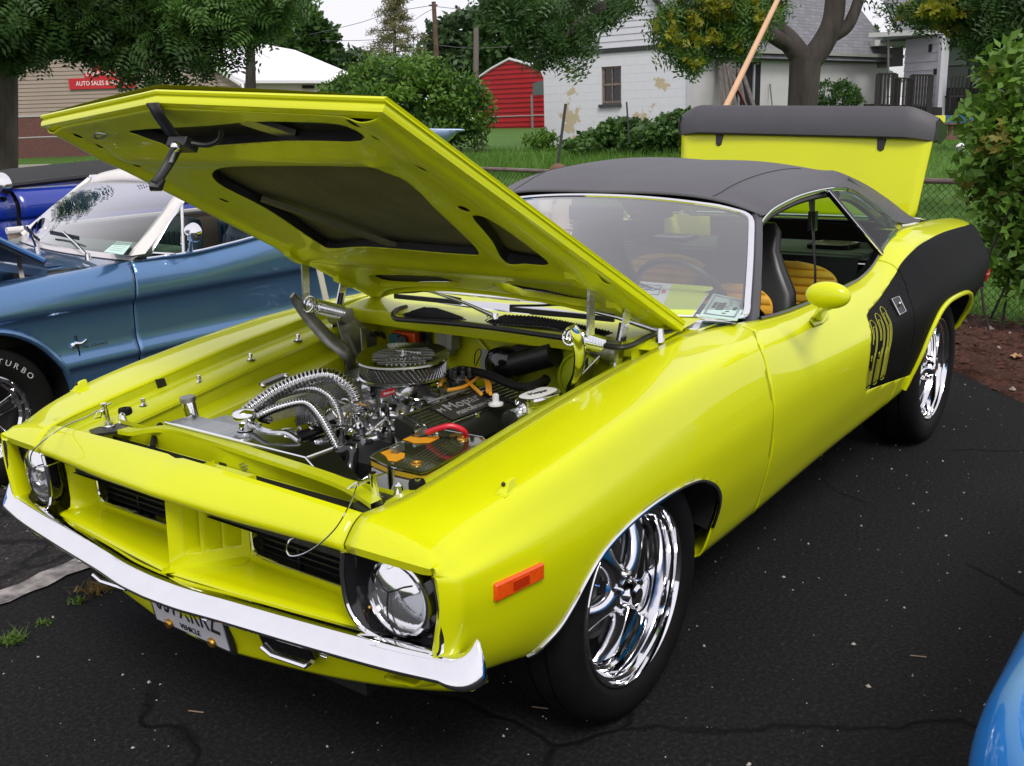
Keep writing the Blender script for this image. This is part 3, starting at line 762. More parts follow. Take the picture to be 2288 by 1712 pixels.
# latch hook
b = B(); L = [HL(1.47, .0, -.035), HL(1.44, .0, -.055), HL(1.40, .0, -.075), HL(1.375, .015, -.085)]
b.grid([[p+hy*w for p in L] for w in (-.022, .022)]); b.box(HL(1.375, .02, -.09), (.04, .07, .024), (hd_, hy, hn))
la = solid(b.done('hood_latch', M['black'], hood, bevel=.002), .004)
hook = spl([HL(1.375, .0, -.10), HL(1.375, -.01, -.135), HL(1.385, -.01, -.175), HL(1.40, -.01, -.205)], 6)
b = B(); b.tube(hook, [.013-.004*i/(len(hook)-1) for i in range(len(hook))], 8, flat=.55); b.tube([hook[-1], hook[-1]+np.array([-.012, .016, -.004]), hook[-1]+np.array([-.016, .030, .012])], [.013, .010, .004], 8); b.done('latch_hook', M['black'], la)
B().box(HL(1.378, -.005, -.112), (.004, .026, .05), (hd_, hy, hn)).done('latch_tab', M['steel'], la)
B().ball(HL(1.40, .035, -.108), .012, 10, 8).done('latch_bolt', M['chrome'], la)
B().tube(spl([HL(1.38, .06, -.09), HL(1.36, .09, -.085), HL(1.355, .12, -.07), HL(1.37, .14, -.055)], 5), .006, 7).done('latch_spring', M['black'], la)
B().tube(spl([HL(1.34, -.40, -.05), HL(1.36, -.34, -.052), HL(1.37, -.37, -.052), HL(1.345, -.42, -.05)], 5, True), .003, 5).done('pull_ring', M['steel'], hood)

# hood hinges with coil springs
def helix(a, b, r, turns, n=14):
    a = np.array(a, float); b = np.array(b, float); t = (b-a); L = np.linalg.norm(t); t /= L
    u = np.cross(t, (0, 0, 1.)); u /= np.linalg.norm(u); w = np.cross(t, u)
    return [a+t*L*i/(turns*n)+r*(u*math.cos(2*math.pi*i/n)+w*math.sin(2*math.pi*i/n)) for i in range(turns*n+1)]
for sg in (1, -1):
    Y = sg*.585
    m = M['steel'] if sg < 0 else M['alu']
    Yp = sg*.482
    hg = B().prism([(-.30, Yp, .66), (-.45, Yp, .66), (-.46, Yp, .80), (-.42, Y-.03*sg, .87), (-.34, Y-.03*sg, .87), (-.30, Yp, .78)], (0, -sg*.006, 0)).done('hinge', m, hood, bevel=.002)
    claw = spl([(-.165, Y-.012*sg, .985), (-.185, Y-.012*sg, .955), (-.22, Y-.025*sg, .90), (-.26, Y-.06*sg, .83), (-.30, Yp-.012*sg, .76), (-.325, Yp-.014*sg, .69)], 5)
    B().tube(claw, [.014+.014*math.sin(math.pi*min(1, i/(len(claw)-1)*.9)) for i in range(len(claw))], 8, flat=.45).done('hinge_arm', M['steel'] if sg < 0 else M['chrome'], hg)
    B().bar((-.235, Y, .95), (-.245, Y, 1.125), .030, .008, up=(0, 1, 0)).done('hinge_link', M['alu'], hg)
    b = B(); b.bar((-.365, Y+.008*sg, .83), (-.43, Y+.008*sg, 1.00), .034, .006, up=(0, 1, 0)); b.done('hinge_link', M['alu'], hg)
    b = B(); b.bar((-.375, Y-.002*sg, .875), (-.405, Y-.002*sg, .955), .009, .010, up=(0, 1, 0)); b.done('link_slot', M['black'], hg)
    B().tube(helix((-.215, Y-.045*sg, .945), (-.355, Y-.045*sg, .895), .0235, 17), .0032, 5).done('hinge_spring', M['chrome'], hg)
    B().tube(helix((-.205, Y-.045*sg, .950), (-.21, Y-.045*sg, .948), .027, 1), .0035, 6).done('spring_hook', M['chrome'], hg)
    B().cyl((-.36, Y-.07*sg, .885), (-.37, Y+.01*sg, .875), .028, .034, 16).done('hinge_pivot', M['steel'], hg)
    B().box((-.385, Yp-.012*sg, .76), (.022, .006, .16)).done('hinge_plate', M['alu'], hg)
    for p in ((-.31, .74), (-.435, .74), (-.435, .81), (-.31, .70)): B().cyl((p[0], Yp-.004*sg, p[1]), (p[0], Yp-.018*sg, p[1]), .011, n=6).done('hinge_bolt', M['black'], hg)
    b = B(); b.prism([HL(.40, Y, -.035), HL(.52, Y, -.035), HL(.50, Y, -.06), HL(.42, Y, -.06)], (0, -.03*sg, 0)); b.done('hinge_bracket', M['yellow_in'], hg); b = B(); b.prism([HL(.17, Y, -.035), HL(.28, Y, -.035), HL(.26, Y, -.06), HL(.19, Y, -.06)], (0, -.03*sg, 0)); b.done('hinge_bracket', M['yellow_in'], hg)

# ------------------------------------------------------------------ roof, pillars, glass
Zc = T((-1.19,1.262),(-1.35,1.300),(-1.6,1.332),(-1.9,1.345),(-2.15,1.335),(-2.35,1.305),(-2.5,1.255),(-2.7,1.155),(-2.9,1.045),(-3.0,1.005))
Ye = T((-1.19,.585),(-1.30,.625),(-1.45,.622),(-1.75,.610),(-2.1,.602),(-2.3,.606),(-2.5,.625),(-2.75,.660),(-2.9,.685),(-3.06,.695))
Ze = T((-1.19,1.205),(-1.30,1.192),(-1.42,1.213),(-1.55,1.226),(-1.75,1.237),(-2.0,1.236),(-2.2,1.222),(-2.35,1.185),(-2.55,1.105),(-2.75,1.030),(-2.9,1.006),(-3.06,1.0))
SZ = T((-2.1,1.318),(-2.3,1.290),(-2.5,1.248),(-2.7,1.192),(-2.9,1.112),(-3.06,1.018)); ZG = T((-2.1,1.335),(-2.3,1.285),(-2.5,1.19),(-2.7,1.085),(-2.88,1.012),(-3.06,1.0))
rows = []
for s in np.linspace(0, 1, 90):
    x0 = -1.205-1.845*s; r = []
    for t in np.linspace(-1, 1, 61):
        x = x0-.075*abs(t)**2.4*(1-s)**3
        k = max(0, (x+2.62)/.3) if x > -2.92 else 0; k = min(k, 1)
        e = 2.3+1.2*k*0; sh = (1-abs(t)**(e+.9))
        ze, zc, ye = float(Ze(x)), float(Zc(x)), float(Ye(x))
        z = ze+(zc-ze)*sh
        if x < -2.15:                                   # sail panels stand proud of the rear glass
            a = abs(t); sz, zg = float(SZ(x)), float(ZG(x)); w = min(1, (-2.15-x)/.2)
            zo = ze+(sz-ze)*(1-max(0, (a-.80)/.20)**1.7) if a > .80 else sz+.004*(.8-a)
            q = np.clip((a-.70)/.09, 0, 1); q = q*q*(3-2*q)
            z = z*(1-w)+w*(zo*q+zg*(1-q))
        r.append((x, t*ye, z+(.045*-t*min(1, (-1.2-x)/.3)*(1 if x > -2.2 else max(0, 1-(-2.2-x)/.4)) if t < 0 else 0)))
    rows.append(r)
# turn the drip edge under
rows2 = [[(p[0], p[1]*.985, p[2]-.014) for p in (r[0],)]+[(r[0][0], r[0][1]*1.004, r[0][2]-.006)]+r+[(r[-1][0], r[-1][1]*1.004, r[-1][2]-.006)]+[(r[-1][0], r[-1][1]*.985, r[-1][2]-.014)] for r in rows]
bb = B().grid(rows2); RW = polysd([(-2.36,-.40),(-2.40,-.45),(-2.86,-.50),(-2.92,-.47),(-2.92,.47),(-2.86,.50),(-2.40,.45),(-2.36,.40)])
V, F = clip(bb.V, bb.F, lambda X: RW(X[:, :2]))
roof = link('roof', tomesh('roof', V, F, ang=60), M['vinyl'], car); solid(roof, .006)
V, F = clip(bb.V, bb.F, lambda X: -RW(X[:, :2])); link('rear_window', tomesh('rear_window', V, F), M['sglass'], car)
for sg in (1, -1):      # vinyl seams
    b = B(); b.tube([(x, sg*.72*float(Ye(x)), float(Ze(x)+(Zc(x)-Ze(x))*(1-.72**3.2))+(.045*.72*min(1, (-1.2-x)/.3) if sg < 0 else 0)+.0005) for x in np.linspace(-1.27, -2.12, 40)], .0022, 5); b.done('vinyl_seam', mat('seam_dark', (.03, .03, .033), .7) if sg > 0 else bpy.data.materials['seam_dark'], roof)
B().grid([[(r[i][0], r[i][1]*.97, r[i][2]-.03) for i in range(0, 61, 3)] for r in rows[:58:3]]).done('headliner', M['head'], car)
# windscreen opening outline (left side lower corner -> over the top -> right)
def wsp(u, t):
    "u: -1..1 across, t: 0 bottom .. 1 top"
    a = abs(u); xb = -.735-.165*a**2.2; yb = .765*u; zb = .915-.028*a**2
    xt = -1.208-.070*a**2.6; yt = .603*u; zt = 1.250-.052*a**2.2
    k = t; bow = .018*math.sin(math.pi*t)
    return np.array([xb+(xt-xb)*k+bow*.6, yb+(yt-yb)*k+u*bow*.5, zb+(zt-zb)*k+bow*.8])
B().grid([[wsp(u, t) for u in np.linspace(-.97, .97, 41)] for t in np.linspace(.02, .98, 17)]).done('windshield', M['glass'], car)
ol = [wsp(u, 0) for u in np.linspace(-.9, .9, 25)]+[wsp(.97, .035), wsp(.985, .09)]+[wsp(.985, t) for t in np.linspace(.15, .85, 8)]+[wsp(.98, .92), wsp(.95, .965), wsp(.89, .985)]+[wsp(u, 1) for u in np.linspace(.8, -.8, 21)]+[wsp(-.89, .985), wsp(-.95, .965), wsp(-.98, .92)]+[wsp(-.985, t) for t in np.linspace(.85, .15, 8)]+[wsp(-.985, .09), wsp(-.97, .035)]
ol = spl(ol, 2, True)
B().tube(ol, .0125, 8, closed=True, flat=.75).done('windshield_moulding', M['chrome'], car)
B().tube([p*np.array([1, .985, 1])+np.array([-.004, 0, -.004]) for p in ol], .010, 6, closed=True).done('windshield_seal', M['black'], car)
wide = [wsp(u, .0)+np.array([.008, 0, -.002]) for u in np.linspace(-.97, .97, 41)]
B().grid([wide, [p+np.array([.024, 0, .000]) for p in wide], [p+np.array([.08, 0, .001]) for p in wide], [p+np.array([.13, 0, -.003]) for p in wide], [p+np.array([.135, 0, -.02]) for p in wide]]).done('cowl_sky_sheen', M['chrome'], car)  # added chrome strip in place of the sky reflected in the yellow cowl paint
for sg in (1, -1):
    a = [wsp(sg*1.0, t)+np.array([-.004, sg*.006, 0]) for t in np.linspace(-.02, 1.02, 12)]
    b_ = [p+np.array([-.038, sg*.006, -.012]) for p in a]; c_ = [p+np.array([-.036, -sg*.03, -.02]) for p in a]; d_ = [p+np.array([.006, -sg*.03, -.02]) for p in a]
    B().grid([a, b_, c_, d_], cu=True).done('windshield_pillar', M['vinyl'], car)
# side window openings: drip rail moulding, quarter glass, belt seal
side_ol = {}
for sg in (1, -1):
    P = [wsp(sg*1.0, t)+np.array([-.052, sg*.004, -.014]) for t in np.linspace(-.02, .90, 9)]
    P += [np.array((x, sg*(float(Ye(x))+.004), float(Ze(x))-.012)) for x in (-1.345, -1.40, -1.5, -1.65, -1.8, -1.95, -2.1, -2.2)]
    b = B().tube(spl(P, 3), .0085, 7, flat=.6); b.done('drip_rail_moulding', M['chrome'], car)
    Q = [np.array((x, sg*(float(Ye(x))+.006), float(Ze(x))-.012)) for x in (-2.2, -2.3, -2.42, -2.55, -2.66)]
    B().tube(spl(Q, 3), .008, 6).done('drip_rail_trim', M['gblack'], car)
    B().tube(spl([p+np.array([0, -sg*.018, -.020]) for p in P], 3), .013, 7).done('window_seal', M['black'], car)
    B().tube(spl([p+np.array([-.004, -sg*.016, -.024]) for p in P[-2:]+Q[1:]+[np.array((-2.60, sg*.70, 1.02))]], 3), .024, 8).done('quarter_seal', M['gblack'], car)
    bl = [np.array((x, sg*(float(Gy(x))+.002), float(Gz(x))+.004)) for x in np.linspace(-.95, -2.55, 24)]
    B().tube(bl, .007, 6).done('belt_seal', M['gblack'], car)
    # quarter glass with its front frame
    q0 = np.array((-2.10, sg*.775, .915)); q1 = np.array((-2.06, sg*.612, 1.222))
    q0 = np.array((-2.205, sg*.765, .945)); q1 = np.array((-1.965, sg*.612, 1.222))
    B().bar(q0, q1, .020, .018, up=(0, 1, 0)).done('quarter_window_frame', M['gblack'], car)
    B().tube([q0+np.array([.009, sg*.006, 0]), q1+np.array([.009, sg*.006, 0])], .0035, 6).done('frame_highlight', M['chrome'], car)
    B().add([q0, (-2.45, sg*.75, .995), (-2.62, sg*.70, 1.06), (-2.42, sg*.64, 1.15), (-2.25, sg*.615, 1.20), q1], [(0, 1, 2, 3, 4, 5)]).done('quarter_glass', M['sglass'], car)
    # inside of the sail panel and door inner panel
    B().grid([[(x, sg*(float(Gy(x))-.03), float(Gz(x))+.0) for x in np.linspace(-.9, -2.7, 20)], [(x, sg*(float(Gy(x))-.05), .45) for x in np.linspace(-.9, -2.7, 20)]]).done('door_card', M['seat'], car)
    B().add([(-2.62, sg*.67, .99), (-2.98, sg*.66, .98), (-2.98, sg*.62, .99), (-2.35, sg*.56, 1.25), (-2.25, sg*.58, 1.19)], [(0, 1, 2, 3, 4)]).done('sail_lining', M['head'], car)
# sail moulding where the vinyl ends on the quarter
for sg in (1, -1):
    P = [(-2.64, sg*.712, 1.018), (-2.75, sg*.722, 1.014), (-2.88, sg*.722, 1.010), (-3.0, sg*.712, 1.006), (-3.06, sg*.68, 1.008), (-3.06, sg*.6, 1.010), (-3.05, sg*.4, 1.012), (-3.05, 0, 1.012)]
    B().tube(spl(P, 4), .006, 6).done('sail_moulding', M['chrome'], car)
# quarter skin between body and roof base, tail deck
B().grid([[(x, y, 1.004-.02*(abs(y)/.7)**2*0-.0*(x)) for y in np.linspace(-.70, .70, 15)] for x in (-2.96, -3.02)]).done('deck_filler', M['yellow'], car)
for sg in (1, -1):
    B().grid([[(x, sg*(float(Gy(x))+.002), float(Gz(x))-.0005) for x in np.linspace(-2.55, -3.0, 10)], [(x, sg*(float(Gy(x))-.10), float(Gz(x))+.004) for x in np.linspace(-2.55, -3.0, 10)]]).done('quarter_top', M['yellow'], car)

# ------------------------------------------------------------------ raised trunk lid with wing
lid = bpy.data.objects.new('trunk_lid', None); COL.objects.link(lid); lid.parent = car; lid.location = -car.location; lid.empty_display_size = .1
LA = R_(78); ld = np.array([-math.cos(LA), 0, math.sin(LA)]); ln = np.array([math.sin(LA), 0, math.cos(LA)]); L0 = np.array([-3.10, 0, 1.00])
hyl = np.array([0, 1., -.038])
def LP(a, y, n=0.): return L0+ld*a+hyl*(y)+ln*n
G = []
for a in np.linspace(0, .47, 14):
    r = []
    for t in np.linspace(-1, 1, 31):
        w = .640+.045*a/.47
        q = 1-((.05-a)/.05)**2*.10 if a < .05 else 1
        r.append(LP(a, t*w*q, .020*(1-t*t)-.02*(a/.47-.5)**2))
    G.append(r)
sk = B().grid(G).done('lid_skin', M['yellow'], lid); solid(sk, .018, 1)
B().tube([LP(-.01, y, -.01) for y in (-.60, .60)], .012, 8).done('lid_seal', M['gblack'], lid)
# wing
G = []
for t in np.linspace(-1, 1, 49):
    y = t*.695; a = abs(t)
    e = np.clip((a-.80)/.20, 0, 1)
    top = .565-.045*e**1.3; bot = .410-.008*e; dpt = .020*(1-.0*e)
    off = .050-.055*e**1.6
    G.append([LP(bot, y, off-.03), LP(bot-.004, y, off+.0), LP(bot+.004, y, off+.016), LP(bot+.03, y, off+.022), LP((top+bot)/2, y, off+.026), LP(top-.02, y, off+.020), LP(top-.003, y, off+.010), LP(top, y, off-.004), LP(top-.01, y, off-.03)])
B().grid(G).done('wing', M['vinyl'], lid, ang=30)
G2 = []
for t in (-1, 1):
    y = t*.695
    B().prism([LP(.515, y, -.01), LP(.505, y, .03), LP(.41, y, .025), LP(.40, y, -.05), LP(.45, y+.02*t, -.09), LP(.50, y+.01*t, -.06)], (0, .004*t, 0)).done('wing_end', M['gblack'], lid)
B().grid([[LP(.407, t*.695, .048-.055*np.clip((abs(t)-.80)/.20, 0, 1)**1.6+d) for t in np.linspace(-1, 1, 30)] for d in (-.03, .012)]).done('wing_shadow_lip', M['black'], lid)
for y in (-.44, .44):
    B().prism([LP(.41, y-.022, .035), LP(.41, y+.022, .035), LP(.355, y+.016, .035), LP(.345, y, .035), LP(.355, y-.016, .035)], -ln*.022).done('wing_bracket', M['black'], lid, bevel=.003)
# tan pole propping: leaning behind the lid
# ------------------------------------------------------------------ engine bay
def A(u, v, ax, val): return at(u, v, ax, val)
for sg in (1, -1):
    rows = []
    for x in np.linspace(.69, -.60, 60):
        gy, gz = float(Gy(x)), float(Gz(x))
        lo = .40 if x < .52 else gz-.10
        bulge = .035*math.exp(-((x+.02)/.28)**2)
        rows.append([(x, sg*(gy+.001), gz-.003), (x, sg*(gy-.003), gz-.028), (x, sg*(gy-.020), gz-.036), (x, sg*(gy-.028), gz-.033), (x, sg*(gy-.055), gz-.034), (x, sg*(gy-.085), gz-.040),
                     (x, sg*(gy-.105), gz-.056), (x, sg*(gy-.108), gz-.064), (x, sg*(gy-.100), gz-.068), (x, sg*(gy-.105), max(gz-.11, lo)), (x, sg*(gy-.150-bulge), max(gz-.125, lo)), (x, sg*(gy-.165-bulge), max(gz-.15, lo)), (x, sg*(gy-.18-bulge*2), lo)])
    inf = B().grid(rows).done('inner_fender', M['yellow_in'], car, ang=30)
    if sg < 0: bl = [A(u, v, 1, -.585) for u, v in ((320,905),(445,853),(560,803),(666,760))]
    else: bl = [np.array((x, .585, float(Gz(x))-.036)) for x in (.50,)]
    for p in bl:
        q = B().lathe([(.0, .026), (.007, .024), (.008, .014), (.005, .010), (.011, .004), (.011, 0)], p-np.array([0, 0, .004]), (0, 0, 1), 12).done('acorn_bolt', M['chrome'], inf)
        B().cyl(p-np.array([0, 0, .004]), p-np.array([0, 0, .001]), .015, n=14).done('bolt_washer', M['black'], inf)
B().prism([A(346, 848, 1, -.648), A(366, 845, 1, -.648), A(372, 863, 1, -.648), A(352, 868, 1, -.648)], (0, .004, 0)).done('fender_plug', M['black'], car)
# firewall and cowl
fw_ = B().grid([[(-.585-.02*math.exp(-((y+.05)/.25)**4)*(z < .6), y, z) for y in np.linspace(-.58, .58, 40)] for z in np.linspace(.35, .86, 18)]).done('firewall', M['yellow_in'], car)
for pts in ([(-.58, -.50, .835), (-.58, .02, .83)], [(-.58, -.10, .80), (-.565, .10, .62)], [(-.58, .12, .82), (-.58, .52, .845)]): B().tube([np.array(p)+np.array([.002, 0, 0]) for p in pts], .007, 8).done('pressed_rib', M['yellow_in'], fw_)
def ctop(x, y): return .893+.018*(-.50-x)/.2-.004*(y/.6)**2
rows = []
for x in np.linspace(-.485, -.76, 8):
    rows.append([(x-.03*0-.0+.03*(1-(abs(y)/.62)**2), y, ctop(x, y)) for y in np.linspace(-.66, .66, 41)])
rows.insert(0, [(p[0]+.004, p[1], p[2]-.010) for p in rows[0]]); rows.insert(0, [(p[0]-.01, p[1], p[2]-.045) for p in rows[0]])
cw = B().grid(rows).done('cowl_panel', M['yellow_in'], car)
for sg in (1, -1):
    B().grid([[(x, sg*y, float(Gz(x))-(.004 if y > .69 else .012)) for x in np.linspace(-.44, -.80, 10)] for y in (.705, .66, .62)]).done('cowl_side', M['yellow'], cw)
    B().grid([[(x, sg*.62, z) for x in np.linspace(-.40, -.62, 5)] for z in (.885, .70)]).done('cowl_gusset', M['yellow_in'], cw)
ws = [A(u, v, 2, .897) for u, v in ((908,686),(888,692),(878,702),(884,712),(905,715),(1000,722),(1100,733),(1200,747),(1300,762),(1375,776),(1410,772),(1450,752),(1500,742))]
B().tube(spl(ws, 5), .0085, 8).done('cowl_seal', M['black'], cw)
for pl, nb in (([(899,704),(948,690),(980,692),(1035,711),(1042,716),(1000,717),(905,711)], 26), ([(1086,720),(1129,707),(1200,710),(1260,720),(1370,745),(1350,752),(1290,748),(1220,733),(1095,724)], 34)):
    P = [A(u, v, 2, .905) for u, v in pl]; g_ = B().prism(P, (0, 0, .003)).done('cowl_grille', M['black'], cw)
    ys = [p[1] for p in P]; xs_ = [p[0] for p in P]; sd_ = polysd([(p[0], p[1]) for p in P])
    for y in np.linspace(min(ys)+.01, max(ys)-.01, nb):
        ins = [x for x in np.linspace(min(xs_), max(xs_), 60) if sd_(np.array([[x, y]]))[0] < -.002]
        if len(ins) > 3: B().bar((ins[0], y-.006, .9105), (ins[-1], y+.006, .9105), .0035, .004).done('grille_slat', M['rubber'], g_)
# wipers
def wiper(pv, t0, t1, arm0):
    w = bpy.data.objects.new('wiper', None); COL.objects.link(w); w.parent = car; w.location = -car.location
    t0, t1, arm0 = np.array(t0), np.array(t1), np.array(arm0); mid = (t0+t1)/2
    B().bar(t0, t1, .010, .016).done('wiper_blade', M['black'], w)
    B().tube(spl([t0+(0, 0, .012), t0*.7+t1*.3+np.array([0, 0, .022]), mid+np.array([0, 0, .030]), t0*.3+t1*.7+np.array([0, 0, .022]), t1+(0, 0, .012)], 5), .0045, 6).done('blade_frame', M['gblack'], w)
    B().tube([arm0, arm0*.6+mid*.4+np.array([0, 0, .02]), mid+np.array([0, 0, .034])], [.010, .006, .005], 7, flat=.5).done('wiper_arm', M['alu'], w)
    B().cyl(arm0-np.array([0, 0, .03]), arm0+np.array([0, 0, .012]), .015, .010, 12).done('wiper_pivot', M['chrome'], w)
wiper(0, A(882,662,2,.930), A(1030,676,2,.930), A(1107,708,2,.918))
wiper(0, A(1140,691,2,.930), A(1372,714,2,.930), A(1475,742,2,.918))
B().tube([A(1098,708,2,.915), A(1085,716,2,.915), A(1090,702,2,.92)], .003, 5).done('washer_nozzle', M['alu'], cw)
# radiator support bar, front shelf
def strip(uv, z, w0, w1, name, m, th=.012):
    P = spl([A(u, v, 2, z) for u, v in uv], 6); b = B()
    b.grid([[p+np.array([w0, 0, -th]) for p in P], [p+np.array([w0, 0, 0]) for p in P], [p+np.array([w1, 0, 0]) for p in P], [p+np.array([w1, 0, -th]) for p in P]]); return b.done(name, m, car, ang=30)
strip(((272,958),(300,962),(345,955),(400,958),(467,978),(580,1015),(698,1053),(770,1080),(815,1106),(838,1122)), .735, -.022, .014, 'radiator_support', M['yellow_in'])
G = []
for x in np.linspace(.545, .70, 8): G.append([(x, y, .655+.02*(x < .56)) for y in np.linspace(-.57, .57, 60)])
bb = B().grid(G)
h1 = polysd([tuple(A(u, v, 2, .655)[:2]) for u, v in ((378,992),(392,988),(465,1012),(440,1028),(385,1010))]); h2 = polysd([tuple(A(u, v, 2, .655)[:2]) for u, v in ((617,1058),(640,1068),(760,1078),(832,1128),(790,1140),(700,1110),(600,1075))])
V, F = clip(bb.V, bb.F, lambda X: h1(X[:, :2])); V, F = clip(V, F, lambda X: h2(X[:, :2]))
link('front_shelf', tomesh('front_shelf', V, F), M['yellow_in'], car)
B().add([(.53, -.56, .61), (.70, -.56, .61), (.70, .56, .61), (.53, .56, .61)], [(0, 1, 2, 3)]).done('condenser', M['black'], car)
b = B()
for y in np.linspace(-.55, .55, 190): b.box((.615, y, .622), (.16, .0018, .016))
b.done('condenser_fins', M['steel'], car, kind='stuff')
B().grid([[(.542, y, z) for y in np.linspace(-.55, .55, 3)] for z in (.73, .60)]).done('support_wall', M['yellow_in'], car)
B().grid([[A(u, v, 2, z) for u, v in ((555,1000),(640,1033),(640,1068),(570,1045))] for z in (.672, .66)], ).done('latch_plate', M['yellow_in'], car)
hz = [A(u, v, 2, .69) for u, v in ((470,985),(500,1005),(540,1018),(600,1032),(660,1045),(740,1062),(790,1078))]
B().tube(spl(hz, 6), .011, 8).done('bumper_hose', M['rubber'], car)
hz = [A(u, v, 2, .668) for u, v in ((620,1055),(700,1075),(760,1085),(800,1090))]
B().tube(spl(hz, 6), .012, 8).done('bumper_hose', M['rubber'], car)
B().tube(spl([A(u, v, 2, .70) for u, v in ((358,950),(350,962),(344,985),(340,1002))], 5), .009, 7).done('vertical_seal', M['rubber'], car)
for u, v in ((522, 1008), (607, 1040)): B().box(A(u, v, 2, .695), (.03, .012, .045)).done('hose_clip', M['yellow_in'], car)
p0 = A(548, 1030, 2, .70); p1 = A(566, 1062, 2, .66)
B().tube(helix(p0, p1, .018, 5, 12), .0018, 5).done('latch_spring', M['copper'] if 0 else M['steel'], car)
p = A(486, 1034, 2, .665); B().box(p, (.03, .04, .02)).done('hood_striker', M['black'], car)
B().lathe([(0, .028), (.008, .02), (.009, .006), (.014, 0)], p+np.array([0, 0, .008]), (0, 0, 1), 8).done('striker_bolt', M['chrome'], car)
B().box(A(510, 1040, 2, .67), (.035, .03, .024)).done('latch_block', M['black'], car)
# hood pins, cables, stops
for sg, base, top in ((1, (.585, .535, .722), (.592, .536, .786)), (-1, (.585, -.535, .722), (.592, -.536, .792))):
    base = np.array(base); top = np.array(top)
    pn_ = B().cyl(base, top, .0085, .0085, 14).done('hood_pin', M['chrome'], car)
    B().lathe([(.017, 0), (.017, .008), (.012, .010), (.012, .018), (.0, .018)], base-np.array([0, 0, .006]), (0, 0, 1), 6).done('pin_nut', M['alu'], pn_)
    B().prism([base+np.array(o) for o in ((-.05, -.045, -.012), (.045, -.03, -.012), (.06, .02, -.012), (.0, .06, -.012), (-.06, .045, -.012))], (0, 0, .008)).done('pin_bracket', M['black'], pn_)
    B().lathe([(0, .030), (.010, .022), (.012, .010), (.016, 0)], base+np.array([-.055, sg*.018, -.004]), (0, 0, 1), 10).done('bracket_bolt', M['chrome'], pn_)
    B().lathe([(.006, .028), (.018, .028), (.020, .022), (.020, .006), (.014, 0)], base+np.array([-.085, sg*.048, -.002]), (0, 0, 1), 16).done('hood_stop', M['rubber'], pn_)
    c0 = top+np.array([0, 0, -.012])
    B().tube([c0+np.array([-.03, .012*sg, .004]), c0, c0+np.array([.035, -.02*sg, -.006]), c0+np.array([.05, -.03*sg, -.016]), c0+np.array([.03, -.028*sg, -.018]), c0+np.array([0, -.004, -.004])], .0022, 5).done('hair_pin', M['chrome'], pn_)
B().tube(spl([A(700, 1080, 2, .735)*0+np.array((.590, .52, .775)), A(800, 1080, 2, .765), A(790, 1108, 2, .775), A(775, 1140, 0, .835), A(750, 1180, 0, .845), A(715, 1215, 0, .85), A(680, 1237, 0, .85), A(652, 1243, 0, .85), A(641, 1232, 0, .85), A(645, 1210, 0, .845), A(655, 1203, 0, .83)], 6), .0018, 5).done('pin_cable', M['alu'], car)
B().tube(spl([A(243, 952, 2, .735), A(225, 918, 1, -.55), A(190, 934, 2, .765), A(150, 950, 2, .765), A(110, 975, 0, .80), A(80, 1000, 0, .82), A(69, 1018, 0, .82), A(70, 1035, 0, .82), A(84, 1043, 0, .82), A(110, 1040, 0, .80), A(135, 1030, 0, .74)], 6), .0018, 5).done('pin_cable', M['alu'], car)
# radiator
rt_ = [(.515, -.355, .742), (.43, -.355, .742), (.43, .235, .742), (.515, .235, .742)]
b = B().prism([(.515, -.36, .742), (.425, -.36, .742), (.425, .225, .742), (.425, .33, .672), (.515, .33, .672), (.515, .225, .742)], (0, 0, -.06)) if 0 else B()
b.grid([[(x, y, z) for y, z in ((-.36, .66), (-.36, .742), (.225, .742), (.335, .665), (.335, .60))] for x in (.425, .515)])
b.add([(.425, -.36, .66), (.425, -.36, .742), (.425, .225, .742), (.425, .335, .665), (.425, .335, .60), (.425, -.36, .60)], [(0, 1, 2, 3, 4, 5)])
b.add([(.515, -.36, .66), (.515, -.36, .742), (.515, .225, .742), (.515, .335, .665), (.515, .335, .60), (.515, -.36, .60)], [(5, 4, 3, 2, 1, 0)])
rad = b.done('radiator', mat('brushed_radiator', (.36, .38, .38), .22, 1., var=.15, vs=8, stretch=(1, 12, 12)), car, bevel=.002)
B().tube([(.515, -.36, .743), (.515, .225, .743), (.515, .335, .666)], .0035, 6).done('tank_edge', M['chrome'], rad)
B().tube([(.425, .225, .743), (.515, .225, .743)], .003, 6).done('tank_edge', M['chrome'], rad)
B().box((.40, -.20, .715), (.06, .16, .05)).done('tank_neck', M['alu'], rad)
cp_ = A(548, 960, 2, .745)
B().lathe([(.022, 0), (.021, .022), (.030, .026), (.033, .032), (.033, .046), (.028, .053), (.012, .057), (0, .058)], cp_, (0, 0, 1), 28).done('radiator_cap', M['chrome'], rad)
B().tube(spl([cp_+np.array([-.01, .02, .014]), A(600, 965, 2, .765), A(640, 968, 2, .765), A(668, 985, 2, .75)], 6), .008, 8).done('overflow_hose', M['white'] if 0 else M['alu'], rad)
b = B().cyl(A(437, 960, 1, -.40), A(420, 894, 1, -.42), .020, .020, 20); cn = b.done('overflow_can', M['chrome'], car)
B().cyl(A(420, 896, 1, -.42), A(418, 887, 1, -.42), .024, .022, 20).done('can_cap', M['steel'], cn)
